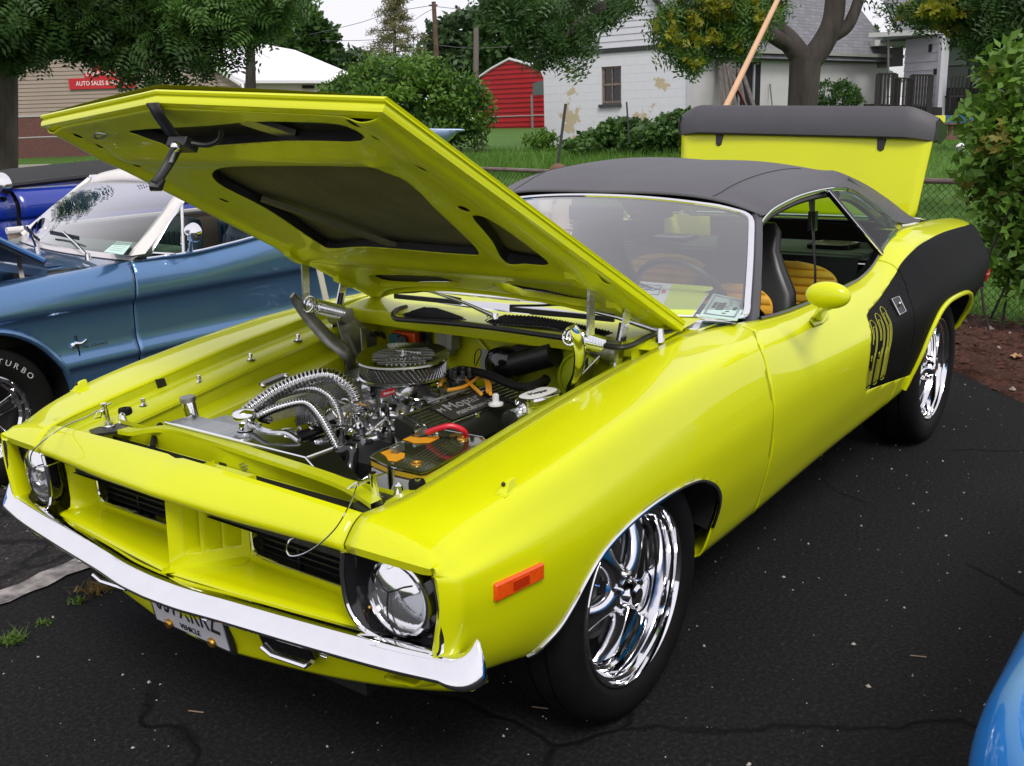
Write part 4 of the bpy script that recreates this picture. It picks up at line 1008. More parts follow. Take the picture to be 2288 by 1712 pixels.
# corrugated hoses
def hose(pts, r, pitch, name, m=None, amp=.16):
    P = spl(pts, 40); L = [0]
    for i in range(1, len(P)): L.append(L[-1]+np.linalg.norm(P[i]-P[i-1]))
    n = int(L[-1]/pitch)*6; s = np.linspace(0, L[-1], n+1)
    Q = [np.array([np.interp(q, L, [p[k] for p in P]) for k in range(3)]) for q in s]
    R = [r*(1+amp*.6*math.cos(2*math.pi*i/6)) for i in range(n+1)]
    return B().tube(Q, R, 18).done(name, m or M['chrome'], car, ang=70)
neck = A(803, 922, 1, .01); M['hose'] = mat('corrugated_steel', (.50, .50, .52), .16, 1.)
hose([A(530, 938, 1, -.22), A(572, 905, 1, -.20), A(622, 872, 1, -.17), A(682, 847, 1, -.12), A(735, 839, 1, -.07), A(776, 860, 1, -.03), A(797, 893, 1, 0), A(803, 922, 1, .01)], .021, .0115, 'radiator_hose', M['hose'], .13)
nk = B().lathe([(.027, 0), (.030, .002), (.030, .012), (.027, .014), (.027, .066), (.030, .068), (.030, .080), (.024, .082)], neck-np.array([0, 0, .075]), (0, 0, 1), 26).done('thermostat_neck', M['chrome'], car)
B().lathe([(.045, 0), (.045, .018), (.036, .026), (.02, .03)], neck-np.array([0, 0, .105]), (0, 0, 1), 6).done('thermostat_base', M['alu'], nk)
hose([A(610, 905, 1, -.24), A(575, 925, 1, -.22), A(620, 885, 1, -.18), A(690, 868, 1, -.12), A(735, 885, 1, -.06), A(757, 925, 1, -.02), A(762, 960, 1, 0)], .0125, .008, 'heater_hose', M['hose'], .12)
hose([A(600, 938, 1, -.18), A(582, 930, 1, -.16), A(620, 912, 1, -.12), A(680, 900, 1, -.06), A(715, 930, 1, .0), A(745, 985, 1, .06), A(755, 1005, 1, .08)], .0125, .008, 'heater_hose', M['hose'], .12)
B().lathe([(.016, 0), (.016, .055), (.012, .06)], A(762, 998, 1, .0), (0, 0, 1), 16).done('hose_fitting', M['chrome'], car)
B().tube(spl([A(750, 1012, 1, .10), A(762, 1015, 1, .12), A(785, 1002, 1, .14), A(783, 1040, 1, .15), A(775, 1075, 1, .16)], 5), [.014]*4+[.020]*17, 12).done('rubber_elbow', M['gblack'], car)
# engine block, heads, intake
B().box((-.12, 0, .52), (.80, .40, .26)).done('engine_block', M['black'], car)
b = B(); b.box((-.10, 0, .655), (.42, .24, .05))
for k in range(4):
    for sg in (1, -1): b.tube(spl([(-.10+.06*(k-1.5)*.4, sg*.03, .72), (-.10+.10*(k-1.5)*.8, sg*.09, .705), (-.10+.13*(k-1.5), sg*.17, .66)], 4), .024, 10)
im = b.done('intake_manifold', M['cast'], car, bevel=.004)
def vcover(sg, m):
    y0, y1 = sg*.19, sg*.335; up = np.array([0, sg*.30, .95]); G = []
    for x, k in ((.175, .86), (.165, .97), (.15, 1), (-.27, 1), (-.285, .97), (-.295, .86)):
        c = .265*sg; hw_ = .072*k; G.append([(x, c-sg*hw_, .700-.0), (x, c-sg*hw_*.98, .745), (x, c-sg*hw_*.86, .757), (x, c+sg*hw_*.86, .722), (x, c+sg*hw_*.98, .710), (x, c+sg*hw_, .660)])
    b = B().grid(G); b.add(G[0], [tuple(range(6))]); b.add(G[-1], [tuple(range(6))[::-1]])
    return b.done('valve_cover', m, car, bevel=.004)
vc = vcover(1, mat('wrinkle_black', (.035, .037, .03), .3, .5, bump=.2, bs=300)); vc2 = vcover(-1, M['cast'])
vx = np.array([-1., 0, 0]); vy = np.array([0, -.925, .262]); vn = np.cross(vx, vy); vn /= np.linalg.norm(vn); vn = vn if vn[2] > 0 else -vn
vc0 = np.array([-.06, .265, .742])
for off in (-.046, -.030, -.014, .002, .018, .034):
    for x0, x1 in ((.10, .215), (-.19, -.115)):
        q = vc0+vy*off; B().bar(q-vx*x1*0+vx*(x0), q+vx*(x1), .0045, .004, up=vn).done('cover_fin', M['alu'], vc)
B().tube([vc0+vx*a+vy*b_+vn*.001 for a, b_ in ((-.21, -.055), (.215, -.055), (.215, .052), (-.21, .052))], .0025, 5, closed=True).done('cover_border', M['alu'], vc)
pl = B().box(vc0+vn*.0015-vx*.01, (.19, .088, .003), (vx, vy, vn)).done('name_panel', mat('panel_dark', (.09, .09, .085), .4, .6), vc)
M['raised'] = mat('raised_letters', (.42, .42, .41), .5, .2)
text('Mopar', .054, vc0+vn*.0045+vy*.014, vx, vy, M['raised'], vc, sp=1.02)
text('PERFORMANCE', .022, vc0+vn*.0045-vy*.028+vx*.01, vx, vy, M['raised'], vc, sp=1.02)
text('M', .030, vc0+vn*.0045+vy*.012-vx*.094, vx, vy, M['raised'], vc)
B().lathe([(.022, 0), (.022, .006), (.010, .010), (.010, .030), (.006, .034), (0, .034)], A(1108, 905, 2, .745), (0, 0, 1), 14).done('pcv_valve', M['white'], vc)
for x in (.14, -.04, -.26):
    for yy in (.20, .325): B().lathe([(0, .014), (.007, .012), (.008, 0)], (x, yy, .757-(yy-.20)*.28), (0, 0, 1), 6).done('cover_bolt', M['chrome'], vc)
for k in range(6): B().bar((-.21, -.26+.016*(k-2.5), .752-(.0)), (.12, -.26+.016*(k-2.5), .752), .006, .008).done('cover_fin', M['alu'], vc2)
# carburettor
cb = B().box((-.08, 0, .742), (.13, .12, .045)).done('carburettor', M['cast'], car, bevel=.005)
B().box((-.08, 0, .775), (.11, .13, .03)).done('air_horn', M['alu'], cb, bevel=.004)
B().lathe([(.052, 0), (.052, .03), (.06, .035)], (-.08, 0, .785), (0, 0, 1), 24).done('air_horn_neck', M['alu'], cb)
for sg in (1, -1): B().lathe([(.03, 0), (.032, .01), (.03, .03), (.012, .036), (0, .036)], (-.02, sg*.06, .755), (.3, sg, 0), 18).done('choke_housing', M['alu'], cb)
tp_ = B().box(A(870, 877, 1, .075), (.03, .006, .016)).done('maker_tag', mat('red_tag', (.55, .01, .02), .4), cb)
q = A(868, 877, 1, .075); B().box(q, (.052, .004, .017)).done('tag_plate', bpy.data.materials['red_tag'], cb)
text('Edelbrock', .011, q+np.array([0, .0028, 0]), (-1, 0, 0), (0, 0, 1), M['white'], cb)
rg = np.random.default_rng(3)
for i in range(85):
    x, y = rg.uniform(-.26, .26), rg.uniform(-.14, .17); z = rg.uniform(.69, .745)
    k = rg.integers(0, 4); m = [M['chrome'], M['alu'], M['cast'], M['copper'] if i % 5 == 0 else M['chrome']][rg.integers(0, 4)]
    d = rg.normal(size=3); d /= np.linalg.norm(d); p = np.array([x, y, z])
    if k == 0: B().lathe([(0, .016), (.008, .013), (.009, .006), (.013, 0)], p, (d[0]*.4, d[1]*.4, 1), 6).done('bolt', m, im)
    elif k == 1: B().tube(spl([p, p+d*.03+np.array([0, 0, .03]), p+d*.075+np.array([0, 0, .01]), p+d*.10], 5), .0035, 6).done('fuel_line', m, im)
    elif k == 2: B().cyl(p, p+d*.035, .009, .009, 8).done('fitting', m, im)
    else: B().bar(p, p+d*np.array([.07, .07, .02]), .010, .003).done('linkage_rod', m, im)
B().tube([A(880, 946, 2, .735), A(936, 921, 2, .75)], .007, 8).done('fuel_rail', mat('copper_tube', (.35, .2, .12), .4, .8), im)
B().tube(spl([A(856, 965, 2, .71), A(862, 950, 2, .735), A(870, 960, 2, .73), A(872, 985, 2, .70)], 5), .006, 7).done('vacuum_hose', M['black'], im)
B().tube(spl([A(840, 958, 2, .70), A(900, 962, 2, .71), A(915, 985, 2, .70)], 5), .009, 8).done('crossover_tube', M['alu'], im)
# distributor, alternator, belts front of engine
for c_, r, h, nm in ((A(640, 955, 2, .70), .034, .05, 'alternator'), (A(705, 965, 2, .68), .036, .05, 'compressor')):
    b = B().lathe([(.0, h), (r*.8, h), (r, h*.8), (r, .1*h), (r*.8, 0), (0, 0)], c_-np.array([.02, 0, .04]), (1, 0, .15), 24); al = b.done(nm, M['alu'], car)
    for k in range(8):
        a = k*math.pi/4; B().bar(c_+np.array([.034, math.cos(a)*r*.3, -.04+math.sin(a)*r*.3]), c_+np.array([.034, math.cos(a)*r*.85, -.04+math.sin(a)*r*.85]), .004, .004).done('cooling_fin', M['steel'], al)
for k in range(7): B().box(A(670+5*k, 938-1*k, 2, .735), (.03, .004, .03)).done('heat_fin', M['alu'], car)
B().tube(spl([A(640, 990, 2, .66), A(700, 968, 2, .69), A(745, 945, 2, .70)], 5), .012, 6).done('fan_belt', M['rubber'], car)
B().tube(spl([A(845, 1010, 2, .62), A(800, 1030, 2, .63), A(770, 1050, 2, .62)], 5), .02, 8).done('lower_hose', M['steel'], car)
# air cleaner
ac = np.array([-.09, 0, .795]); ad = np.array([-.62, .785, 0.]); ae = np.array([.785, .62, 0.])
def oval(r1, r2, z, n=64, p=2.4): return [ac+ad*(r1*math.copysign(abs(math.cos(t))**(2/p), math.cos(t)))+ae*(r2*1.22*math.copysign(abs(math.sin(t))**(2/p), math.sin(t)))+np.array([0, 0, z-.09*r2*1.22*math.sin(t)]) for t in np.linspace(0, 2*math.pi, n+1)[:-1]]
ap = B().grid([oval(.06, .05, .005), oval(.130, .092, .0), oval(.138, .100, .002), oval(.140, .102, .008), oval(.136, .098, .012)], cv=True).done('air_cleaner', M['alu'], car)
bl = B().grid([oval(.131, .093, .010), oval(.131, .093, .050)], cv=True).done('air_filter', mat('filter_mesh', (.06, .06, .055), .7, .2, bump=.5, bs=500), ap)
b = B(); o1 = oval(.133, .095, .010, 130); o2 = oval(.133, .095, .050, 130)
for k in range(0, 130, 2): b.tube([o1[k], o2[(k+4) % 130]], .0008, 3, caps=False); b.tube([o1[k], o2[(k-4) % 130]], .0008, 3, caps=False)
b.done('filter_wire', M['alu'], ap, kind='stuff')
B().grid([oval(.136, .098, .050), oval(.140, .102, .052), oval(.142, .104, .057), oval(.140, .102, .062), oval(.130, .093, .061), oval(.10, .07, .058), oval(.05, .035, .058), oval(.001, .001, .058)], cv=True).done('filter_lid', mat('mirror_lid', (.30, .31, .27), .10, 1.), ap)
for k in range(9):
    o = -.048+.012*k; hl_ = .095*math.sqrt(max(0, 1-(o/.075)**2)); q = ac+ae*(-o*1.3)+np.array([0, 0, .0605+.09*o*1.3]); B().bar(q-ad*hl_, q+ad*hl_, .0016, .002).done('lid_rib', M['steel'], ap) if k % 2 == 0 or k > 4 else None
for k in range(9):
    a_ = k/8; q0 = ac+ad*(-.02+.009*k)+ae*(-.03+.004*k)+np.array([0, 0, .067-.0004*k]); q1 = ac+ad*(-.045+.014*k)+ae*(.055)+np.array([0, 0, .060]); B().bar(q0, q1, .0035, .003).done('script_bar', M['alu'], ap)
B().bar(ac+ad*-.022+ae*-.034+np.array([0, 0, .068]), ac+ad*.055+ae*.002+np.array([0, 0, .066]), .006, .004).done('script_bar', M['alu'], ap)
B().lathe([(.012, 0), (.012, .004), (.004, .006), (.004, .014), (.010, .018), (0, .022)], ac+np.array([0, 0, .060]), (0, 0, 1), 8).done('wing_nut', M['chrome'], ap)
# battery with clear cover
BP = [(828,1022),(838,1012),(905,982),(943,952),(1078,976),(1086,984),(952,1054),(940,1056),(872,1041)]
P = [A(u, v, 2, .722) for u, v in BP]
bt = B().prism([p*np.array([1, 1, 1])-np.array([0, 0, .16]) for p in P], (0, 0, .13)).done('battery', mat('battery_grey', (.42, .43, .45), .5), car)
B().prism([p-np.array([0, 0, .022]) for p in P], (0, 0, .012)).done('battery_band', mat('band_amber', (.5, .32, .02), .4), bt)
B().prism([p-np.array([0, 0, .008]) for p in P], (0, 0, .008)).done('battery_cover', mat('mirror_cover', (.10, .11, .06), .07, .75, coat=.3), bt)
B().tube([p+np.array([0, 0, -.002]) for p in P], .003, 5, closed=True).done('cover_edge', M['alu'], bt)
for k in range(5):
    a, b_ = A(870+24*k, 1030-14*k, 2, .7225), A(960+18*k*.6, 1043-14*k, 2, .7225)
for k in range(6):
    p0 = P[2]*(1-k/6)+P[5]*(k/6) if 0 else None
for k in range(6):
    s_ = .18+.13*k; a = P[8]*(1-s_)+P[7]*s_; d = (P[4]-P[6])*.86; B().bar(a+np.array([-.012, 0, .0005]), a+d*.95+np.array([0, 0, .0005]), .0014, .0008).done('score_line', M['steel'], bt)
am = mat('amber_decal', (.75, .33, .01), .5)
for pts in (([(870,1005),(892,1001),(890,1010),(905,1014),(903,1024),(885,1032),(868,1030),(862,1020),(850,1012)]), ([(900,983),(918,975),(936,979),(978,974),(982,979),(960,990),(925,991),(912,986)])):
    B().prism([A(u, v, 2, .7232) for u, v in pts], (0, 0, .001)).done('cover_opening', am, bt)
for u, v in ((890, 1010), (938, 974)):
    q = A(u, v, 2, .724); B().box(q+np.array([0, 0, .010]), (.03, .018, .018)).done('battery_terminal', M['steel'], bt); B().cyl(q+np.array([.0, 0, .016]), q+np.array([.024, 0, .016]), .006).done('terminal_bolt', M['alu'], bt)
for u, v in ((931, 1036), (1034, 980)): B().lathe([(.0, .001), (.009, .0015), (.010, .004), (.015, .004), (.016, 0)], A(u, v, 2, .7225), (0, 0, 1), 20).done('cover_grommet', M['copper'], bt)
B().tube(spl([A(955, 966, 2, .74), A(985, 956, 2, .76), A(1010, 952, 2, .765), A(1035, 962, 2, .75), A(1042, 975, 2, .728)], 6), .0075, 8).done('battery_cable', mat('red_cable', (.65, .01, .03), .4), bt)
B().tube(spl([A(925, 960, 2, .72), A(930, 952, 2, .74), A(945, 950, 2, .745), A(955, 958, 2, .73)], 6), .004, 6).done('cable_loop', M['chrome'], bt)
B().cyl(A(877, 1090, 2, .66), A(874, 1045, 2, .72), .010, .010, 10).done('hold_down_rod', M['alu'], bt)
# brake booster, master cylinder, wiper motor
bo = B().lathe([(0, .075), (.03, .075), (.034, .06), (.08, .056), (.098, .045), (.105, .030), (.118, .026), (.118, .018), (.108, .012), (.09, 0)], (-.55, .385, .735), (1, 0, .06), 48).done('brake_booster', mat('booster_green', (.50, .62, .01), .35, coat=.5), car)
B().tube([(-.49, .385+.085*math.cos(a), .738+.085*math.sin(a)) for a in np.linspace(0, 2*math.pi, 30)[:-1]], .004, 6, closed=True).done('booster_ring', bpy.data.materials['booster_green'], bo)
mc = np.array([-.165, .45, .672]); 
def ovm(r1, r2, z): return [mc+np.array([-r1*math.copysign(abs(math.cos(t))**.6, math.cos(t)), r2*math.copysign(abs(math.sin(t))**.8, math.sin(t)), z]) for t in np.linspace(0, 2*math.pi, 41)[:-1]]
mcy = B().grid([ovm(.05, .02, 0), ovm(.058, .036, .02), ovm(.076, .041, .03), ovm(.078, .042, .085), ovm(.082, .045, .088), ovm(.082, .045, .102), ovm(.076, .040, .108), ovm(.001, .001, .108)], cv=True).done('master_cylinder', M['chrome'], car)
B().grid([ovm(.070, .035, .1085), ovm(.001, .001, .1092)], cv=True).done('cylinder_cap', M['white'], mcy)
text('Mopar', .026, mc+np.array([.0, 0, .1105]), (-1, .25, 0), (-.25, -1, 0), M['ink'], mcy)
B().cyl(A(1140, 940, 1, .44), A(1170, 928, 1, .44), .030, .030, 18).done('brake_valve', M['alu'], mcy)
wmo = B().lathe([(.0, 0), (.062, .002), (.066, .02), (.06, .06), (.035, .075), (0, .078)], A(1138, 812, 0, -.57), (1, 0, .1), 24).done('wiper_motor', M['gblack'], car)
B().cyl(A(1150, 815, 0, -.48), A(1240, 790, 0, -.48), .040, .040, 24).done('motor_body', M['black'], wmo)
B().box(A(1180, 785, 0, -.56), (.03, .11, .03)).done('motor_bracket', M['black'], wmo)
B().box(A(1085, 808, 0, -.565), (.012, .035, .085)).done('connector_plate', mat('grey_plate', (.42, .42, .38), .5), fw_)
B().tube(spl([A(1060, 812, 0, -.54), A(1062, 790, 0, -.53), A(1070, 780, 0, -.53), A(1075, 790, 0, -.53), A(1062, 818, 0, -.5)], 5), .0022, 5).done('wire_loop', M['black'], fw_)
# firewall boxes
ob = B().box(A(908, 762, 0, -.56), (.035, .115, .072)).done('ignition_box', mat('orange_box', (.75, .09, .01), .4), car, bevel=.004)
B().box(A(884, 764, 0, -.53), (.03, .038, .062)).done('box_connector', mat('teal_plug', (.03, .12, .13), .4), ob, bevel=.003)
B().cyl(A(900, 760, 0, -.53), A(897, 762, 0, -.50), .020, .017, 14).done('box_knob', M['black'], ob)
B().box(A(952, 765, 0, -.57), (.012, .05, .078)).done('box_bracket', M['gblack'], ob)
for u, v in ((936, 770), (956, 768), (972, 778)): B().ball(A(u, v, 0, -.545), .006, 8, 6).done('box_screw', M['chrome'], ob)
rb = B().box(A(997, 765, 0, -.56), (.04, .065, .085)).done('voltage_regulator', mat('zinc_grey', (.30, .30, .28), .4, .5, var=.1), car, bevel=.004)
B().box(A(1012, 757, 0, -.545), (.05, .03, .08)).done('regulator_cover', bpy.data.materials['zinc_grey'], rb, bevel=.006); B().ball(A(1012, 748, 0, -.50), .007, 8, 6).done('regulator_screw', M['chrome'], rb)
B().cyl(A(990, 792, 0, -.55), A(988, 794, 0, -.52), .022, .018, 12).done('regulator_plug', M['black'], rb)
for u, s_ in ((832, .022), (852, .028)):
    q = A(u, 755, 0, -.57); B().lathe([(s_, 0), (s_, .02), (s_*.7, .028), (s_*.5, .05), (0, .052)], q, (1, 0, 0), 7).done('relay', M['black'], fw_)
    B().bar(q+np.array([.02, 0, -.045]), q+np.array([.02, 0, .045]), .012, .012).done('relay_lug', M['black'], fw_)
# plug leads and loom
og = mat('orange_lead', (.75, .33, .02), .4)
for pts in (((1000,872),(1035,865),(1060,850),(1075,838)), ((1035,842),(1055,862),(1075,880)), ((1070,838),(1085,850),(1090,875)), ((1055,826),(1070,824),(1080,835)), ((985,850),(992,835),(1003,828)), ((1000,838),(990,850),(984,860)), ((1075,838),(1092,855),(1096,880))):
    B().tube(spl([A(u, v, 2, .79) for u, v in pts], 5), .0055, 7).done('plug_lead', og, car)
B().tube(spl([A(1000,835,2,.81), A(1040,828,2,.82), A(1090,838,2,.81), A(1150,862,2,.79), A(1190,862,2,.79), A(1220,848,0,-.42)], 6), .013, 9).done('wiring_loom', M['rubber'], car)
B().tube(spl([A(1080,880,2,.77), A(1120,890,2,.76), A(1165,905,2,.75)], 6), .007, 7).done('vacuum_hose', M['rubber'], car)
ds = B().lathe([(.045, -.03), (.045, .0), (.038, .02), (.02, .03), (0, .03)], A(1030, 842, 2, .79), (0, 0, 1), 20).done('distributor', M['gblack'], car)
for k in range(7):
    a = 2*math.pi*k/7; q = A(1030, 842, 2, .81)+np.array([.028*math.cos(a), .028*math.sin(a), 0]); B().cyl(q, q+np.array([0, 0, .022]), .007, .006, 8).done('distributor_tower', M['black'], ds)
B().tube([A(1210, 860, 0, -.42), A(1222, 845, 0, -.42)], .016, 10).done('booster_valve', M['black'], bo)
B().tube([A(955,900,2,.77), A(1000,884,2,.78), A(1050,868,2,.78)], .004, 6).done('throttle_cable', M['steel'], im)
sp_ = B().box(A(640, 852, 1, -.46), (.16, .02, .03)).done('wheel_speed_bracket', M['steel'], car) if 0 else None
b = B().bar(A(585, 860, 1, -.47), A(640, 838, 1, -.47), .03, .012); br_ = b.done('solenoid_bracket', M['steel'], car)
for u, v in ((588, 862), (640, 841)): B().ball(A(u, v, 1, -.455), .010, 10, 8).done('bracket_ball', M['chrome'], br_)
B().tube(spl([A(800, 850, 1, -.2), A(840, 838, 1, -.15)], 4), .010, 8).done('breather_hose', M['alu'], car)

# ------------------------------------------------------------------ interior
B().box((-1.75, 0, .36), (1.9, 1.45, .04)).done('floor_carpet', M['head'], car)
G = []
for y in np.linspace(-.73, .73, 25):
    G.append([(-.86+.04*(1-(y/.73)**2), y, .895), (-.95, y, .905), (-1.06, y, .90), (-1.10, y, .875), (-1.10, y, .80), (-1.04, y, .68)])
B().grid(G).done('dashboard', M['dash'], car)
def pleats(fx, y, hw_, z0, z1, par, pitch=.034):
    G = []; n = int((z1-z0)/pitch)
    for i in range(n*8+1):
        z = z0+(z1-z0)*i/(n*8); e = max(0, (z-(z1-.11))/.11); h = hw_*(1-.0*e)*math.sqrt(max(.02, 1-e**2.6)); b_ = .010*abs(math.sin(math.pi*i/8))**.6
        G.append([(fx(z)-.014, y-h, z)]+[(fx(z)+b_*(1-abs(t)**8)-.002*abs(t), y+h*t, z) for t in np.linspace(-.97, .97, 9)]+[(fx(z)-.014, y+h, z)])
    return B().grid(G).done('seat_insert', M['gold'], par, ang=50)
def seat(x, y, w=.50):
    s = bpy.data.objects.new('front_seat', None); COL.objects.link(s); s.parent = car; s.location = -car.location
    # back: lofted slab
    G = []
    for k, (z, hw_, th, dx) in enumerate([(.50, .235, .10, 0), (.60, .245, .11, .015), (.72, .245, .11, .035), (.84, .225, .10, .065), (.93, .17, .09, .09), (1.0, .135, .08, .11), (1.07, .13, .07, .13), (1.105, .10, .05, .14)]):
        G.append([(x-dx+th/2*math.copysign(abs(math.cos(t))**.5, math.cos(t)), y+hw_*math.copysign(abs(math.sin(t))**.6, math.sin(t)), z) for t in np.linspace(0, 2*math.pi, 29)[:-1]])
    bb = B().grid(G, cv=True); bb.add(G[-1], [tuple(range(28))]); bb.done('seat_back', M['seat'], s, ang=60)
    # pleated insert, rounded top
    pleats(lambda z: x+.058-.035*(z-.5)/.22 if z < .72 else x+.058-.035-.030*(z-.72)/.12, y, .165, .53, .87, s)
    G = []
    for xx, hw_, z in ((x+.03, .22, .50), (x+.15, .245, .515), (x+.35, .24, .53), (x+.47, .22, .52), (x+.50, .20, .47), (x+.49, .20, .38)): G.append([(xx, y-hw_, z-.06), (xx, y-hw_*.95, z-.005), (xx, y-hw_*.6, z), (xx, y+hw_*.6, z), (xx, y+hw_*.95, z-.005), (xx, y+hw_, z-.06)])
    B().grid(G).done('seat_cushion', M['seat'], s)
    for k in range(9): B().tube([(x+.10+.035*k, y+t*.16, .532) for t in (-1, 0, 1)], .016, 8, flat=.8).done('seat_pleat', M['gold'], s)
seat(-1.66, .36); seat(-1.66, -.36)
G = []
for y in np.linspace(-.62, .62, 31): G.append([(-2.22, y, .50), (-2.26, y, .60), (-2.34, y, .84), (-2.37, y, .90), (-2.43, y, .915), (-2.48, y, .89)])
rs = B().grid(G).done('rear_seat', M['seat'], car)
for yc in (-.31, .31):
    pleats(lambda z: -2.235-.10*(z-.60)/.28, yc, .24, .56, .875, rs)
B().box((-2.62, 0, .90), (.45, 1.25, .02)).done('parcel_shelf', mat('shelf_grey', (.07, .07, .065), .7), car)
for y in (.42, -.42):
    B().prism([(-2.52, y-.10, .912), (-2.52, y+.10, .912), (-2.68, y+.10, .912), (-2.68, y-.10, .912)], (0, 0, .02)).done('shelf_speaker', M['gblack'], car, bevel=.004)
    for k in range(6): B().bar((-2.54-.024*k, y-.08, .934), (-2.54-.024*k, y+.08, .934), .005, .003).done('speaker_bar', M['alu'], car)
B().tube([(-2.36, y, 1.215+.06*(1-(y/.5)**2)) for y in np.linspace(-.46, .46, 9)], .012, 6).done('rear_glass_trim', M['alu'], car)
# seat belt, steering wheel, mirror
b = B().tube([(-1.98, .54, 1.20), (-1.96, .56, 1.06), (-1.95, .58, .90), (-1.93, .60, .62)], [.028, .014, .010, .014], 8, flat=.35); b.done('seat_belt', M['black'], car)
B().box((-1.965, .555, 1.10), (.03, .03, .08)).done('belt_buckle', M['gblack'], car)
swc = np.array([-1.20, .36, .87]); sn = np.array([-.88, 0, .47])
su = np.array([0, 1., 0]); sv = np.cross(sn, su)
sw = B().tube([swc+.185*(su*math.cos(a)+sv*math.sin(a)) for a in np.linspace(0, 2*math.pi, 41)[:-1]], .014, 8, closed=True).done('steering_wheel', M['black'], car)
for a in (R_(200), R_(340), R_(90)): B().bar(swc, swc+.18*(su*math.cos(a)+sv*math.sin(a)), .03, .008, up=sn).done('wheel_spoke', M['alu'], sw)
B().cyl(swc+sn*.02, swc-sn*.25, .04, .03, 16).done('steering_column', M['black'], sw)
B().box((-1.19, 0, 1.185), (.02, .24, .055)).done('rear_view_mirror', M['black'], car, bevel=.008)
# door mirror
mb = np.array([-1.20, .90, .858]); mh = np.array([-1.03, 1.015, 1.0])
mh = (A(1850, 660, 1, 1.03)); mb0 = np.array((-1.21, .872, .858))
mm = B().ball(mh, .0515, 28, 20, (.62, 1.34, .80)).done('door_mirror', M['yellow'], car, ang=80)
B().tube([mb0, mb0*.45+mh*.55+np.array([0, 0, -.01]), mh+np.array([0, 0, -.035])], [.016, .013, .012], 10, flat=1.3).done('mirror_stalk', M['yellow'], mm)
P = [np.array((x, sy(x, z)+.001, z)) for x, z in ((-1.135,.858),(-1.145,.838),(-1.22,.835),(-1.30,.842),(-1.30,.860),(-1.2,.868))]
B().prism(P, (0, .007, .004)).done('mirror_base', M['yellow'], mm, bevel=.002)
B().tube([p+np.array([0, .0015, 0]) for p in P], .0018, 5, closed=True).done('mirror_gasket', M['black'], mm)
# things lying on the dashboard
def sheet(uv, z, name, m, label, cat):
    P = [A(u, v, 2, z) for u, v in uv]; c = sum(P)/4
    r = thing(name, c, label, cat)
    B().prism(P, (0, 0, .003)).done('board', m, r); return r, P
r, P = sheet(((1417,629),(1594,643),(1548,708),(1400,706)), .915, 'show_card', M['white'], 'white and yellow show card lying behind the windscreen of the yellow car', 'card')
e = lambda s, t: (P[0]*(1-s)+P[1]*s)*(1-t)+(P[3]*(1-s)+P[2]*s)*t
B().prism([e(.50, .01)+(0, 0, .0035), e(.985, .01)+(0, 0, .0035), e(.985, .97)+(0, 0, .0035), e(.50, .97)+(0, 0, .0035)], (0, 0, .001)).done('yellow_half', mat('card_yellow', (.62, .75, .08), .6), r)
blu = mat('blue_ink', (.05, .14, .3), .6); redi = mat('red_ink', (.6, .08, .08), .6)
B().tube([e(s, t)+(0, 0, .0045) for s, t in ((.12, .12), (.37, .12), (.37, .42), (.12, .42))], .0015, 4, closed=True).done('print_frame', blu, r)
tx = e(.9, .3)-e(.1, .3); ty = e(.3, .1)-e(.3, .9)
text('47', .06, e(.25, .27)+(0, 0, .0045), tx, ty, blu, r, name='number_print'); text('SHOW', .022, e(.43, .3)+(0, 0, .0045), ty, -tx, redi, r, name='red_print')
r, P = sheet(((1594,657),(1672,675),(1646,718),(1562,708)), .917, 'club_flyer', mat('flyer_green', (.50, .66, .60), .6), 'small pale green club flyer behind the windscreen corner', 'flyer')
e2 = lambda s, t: (P[0]*(1-s)+P[1]*s)*(1-t)+(P[3]*(1-s)+P[2]*s)*t
B().tube([e2(s, t)+(0, 0, .004) for s, t in ((.1, .1), (.9, .1), (.9, .9), (.1, .9))], .0035, 4, closed=True).done('flyer_border', mat('border_grey', (.25, .28, .32), .6), r)
tx = e2(.5, .1)-e2(.5, .9); ty = e2(.1, .5)-e2(.9, .5)
text('CHAMPAIGN', .018, e2(.24, .5)+(0, 0, .004), tx, ty, M['ink'], r); text('CRUISERS', .038, e2(.42, .5)+(0, 0, .004), tx, ty, M['ink'], r, xs=.8); text('OHIO', .020, e2(.80, .5)+(0, 0, .004), tx, ty, M['ink'], r)
for k in range(7): B().box(e2(.58+.03*(k % 3), .18+.10*k)+(0, 0, .004), (.008, .012, .001)).done('print_mark', M['ink'], r)
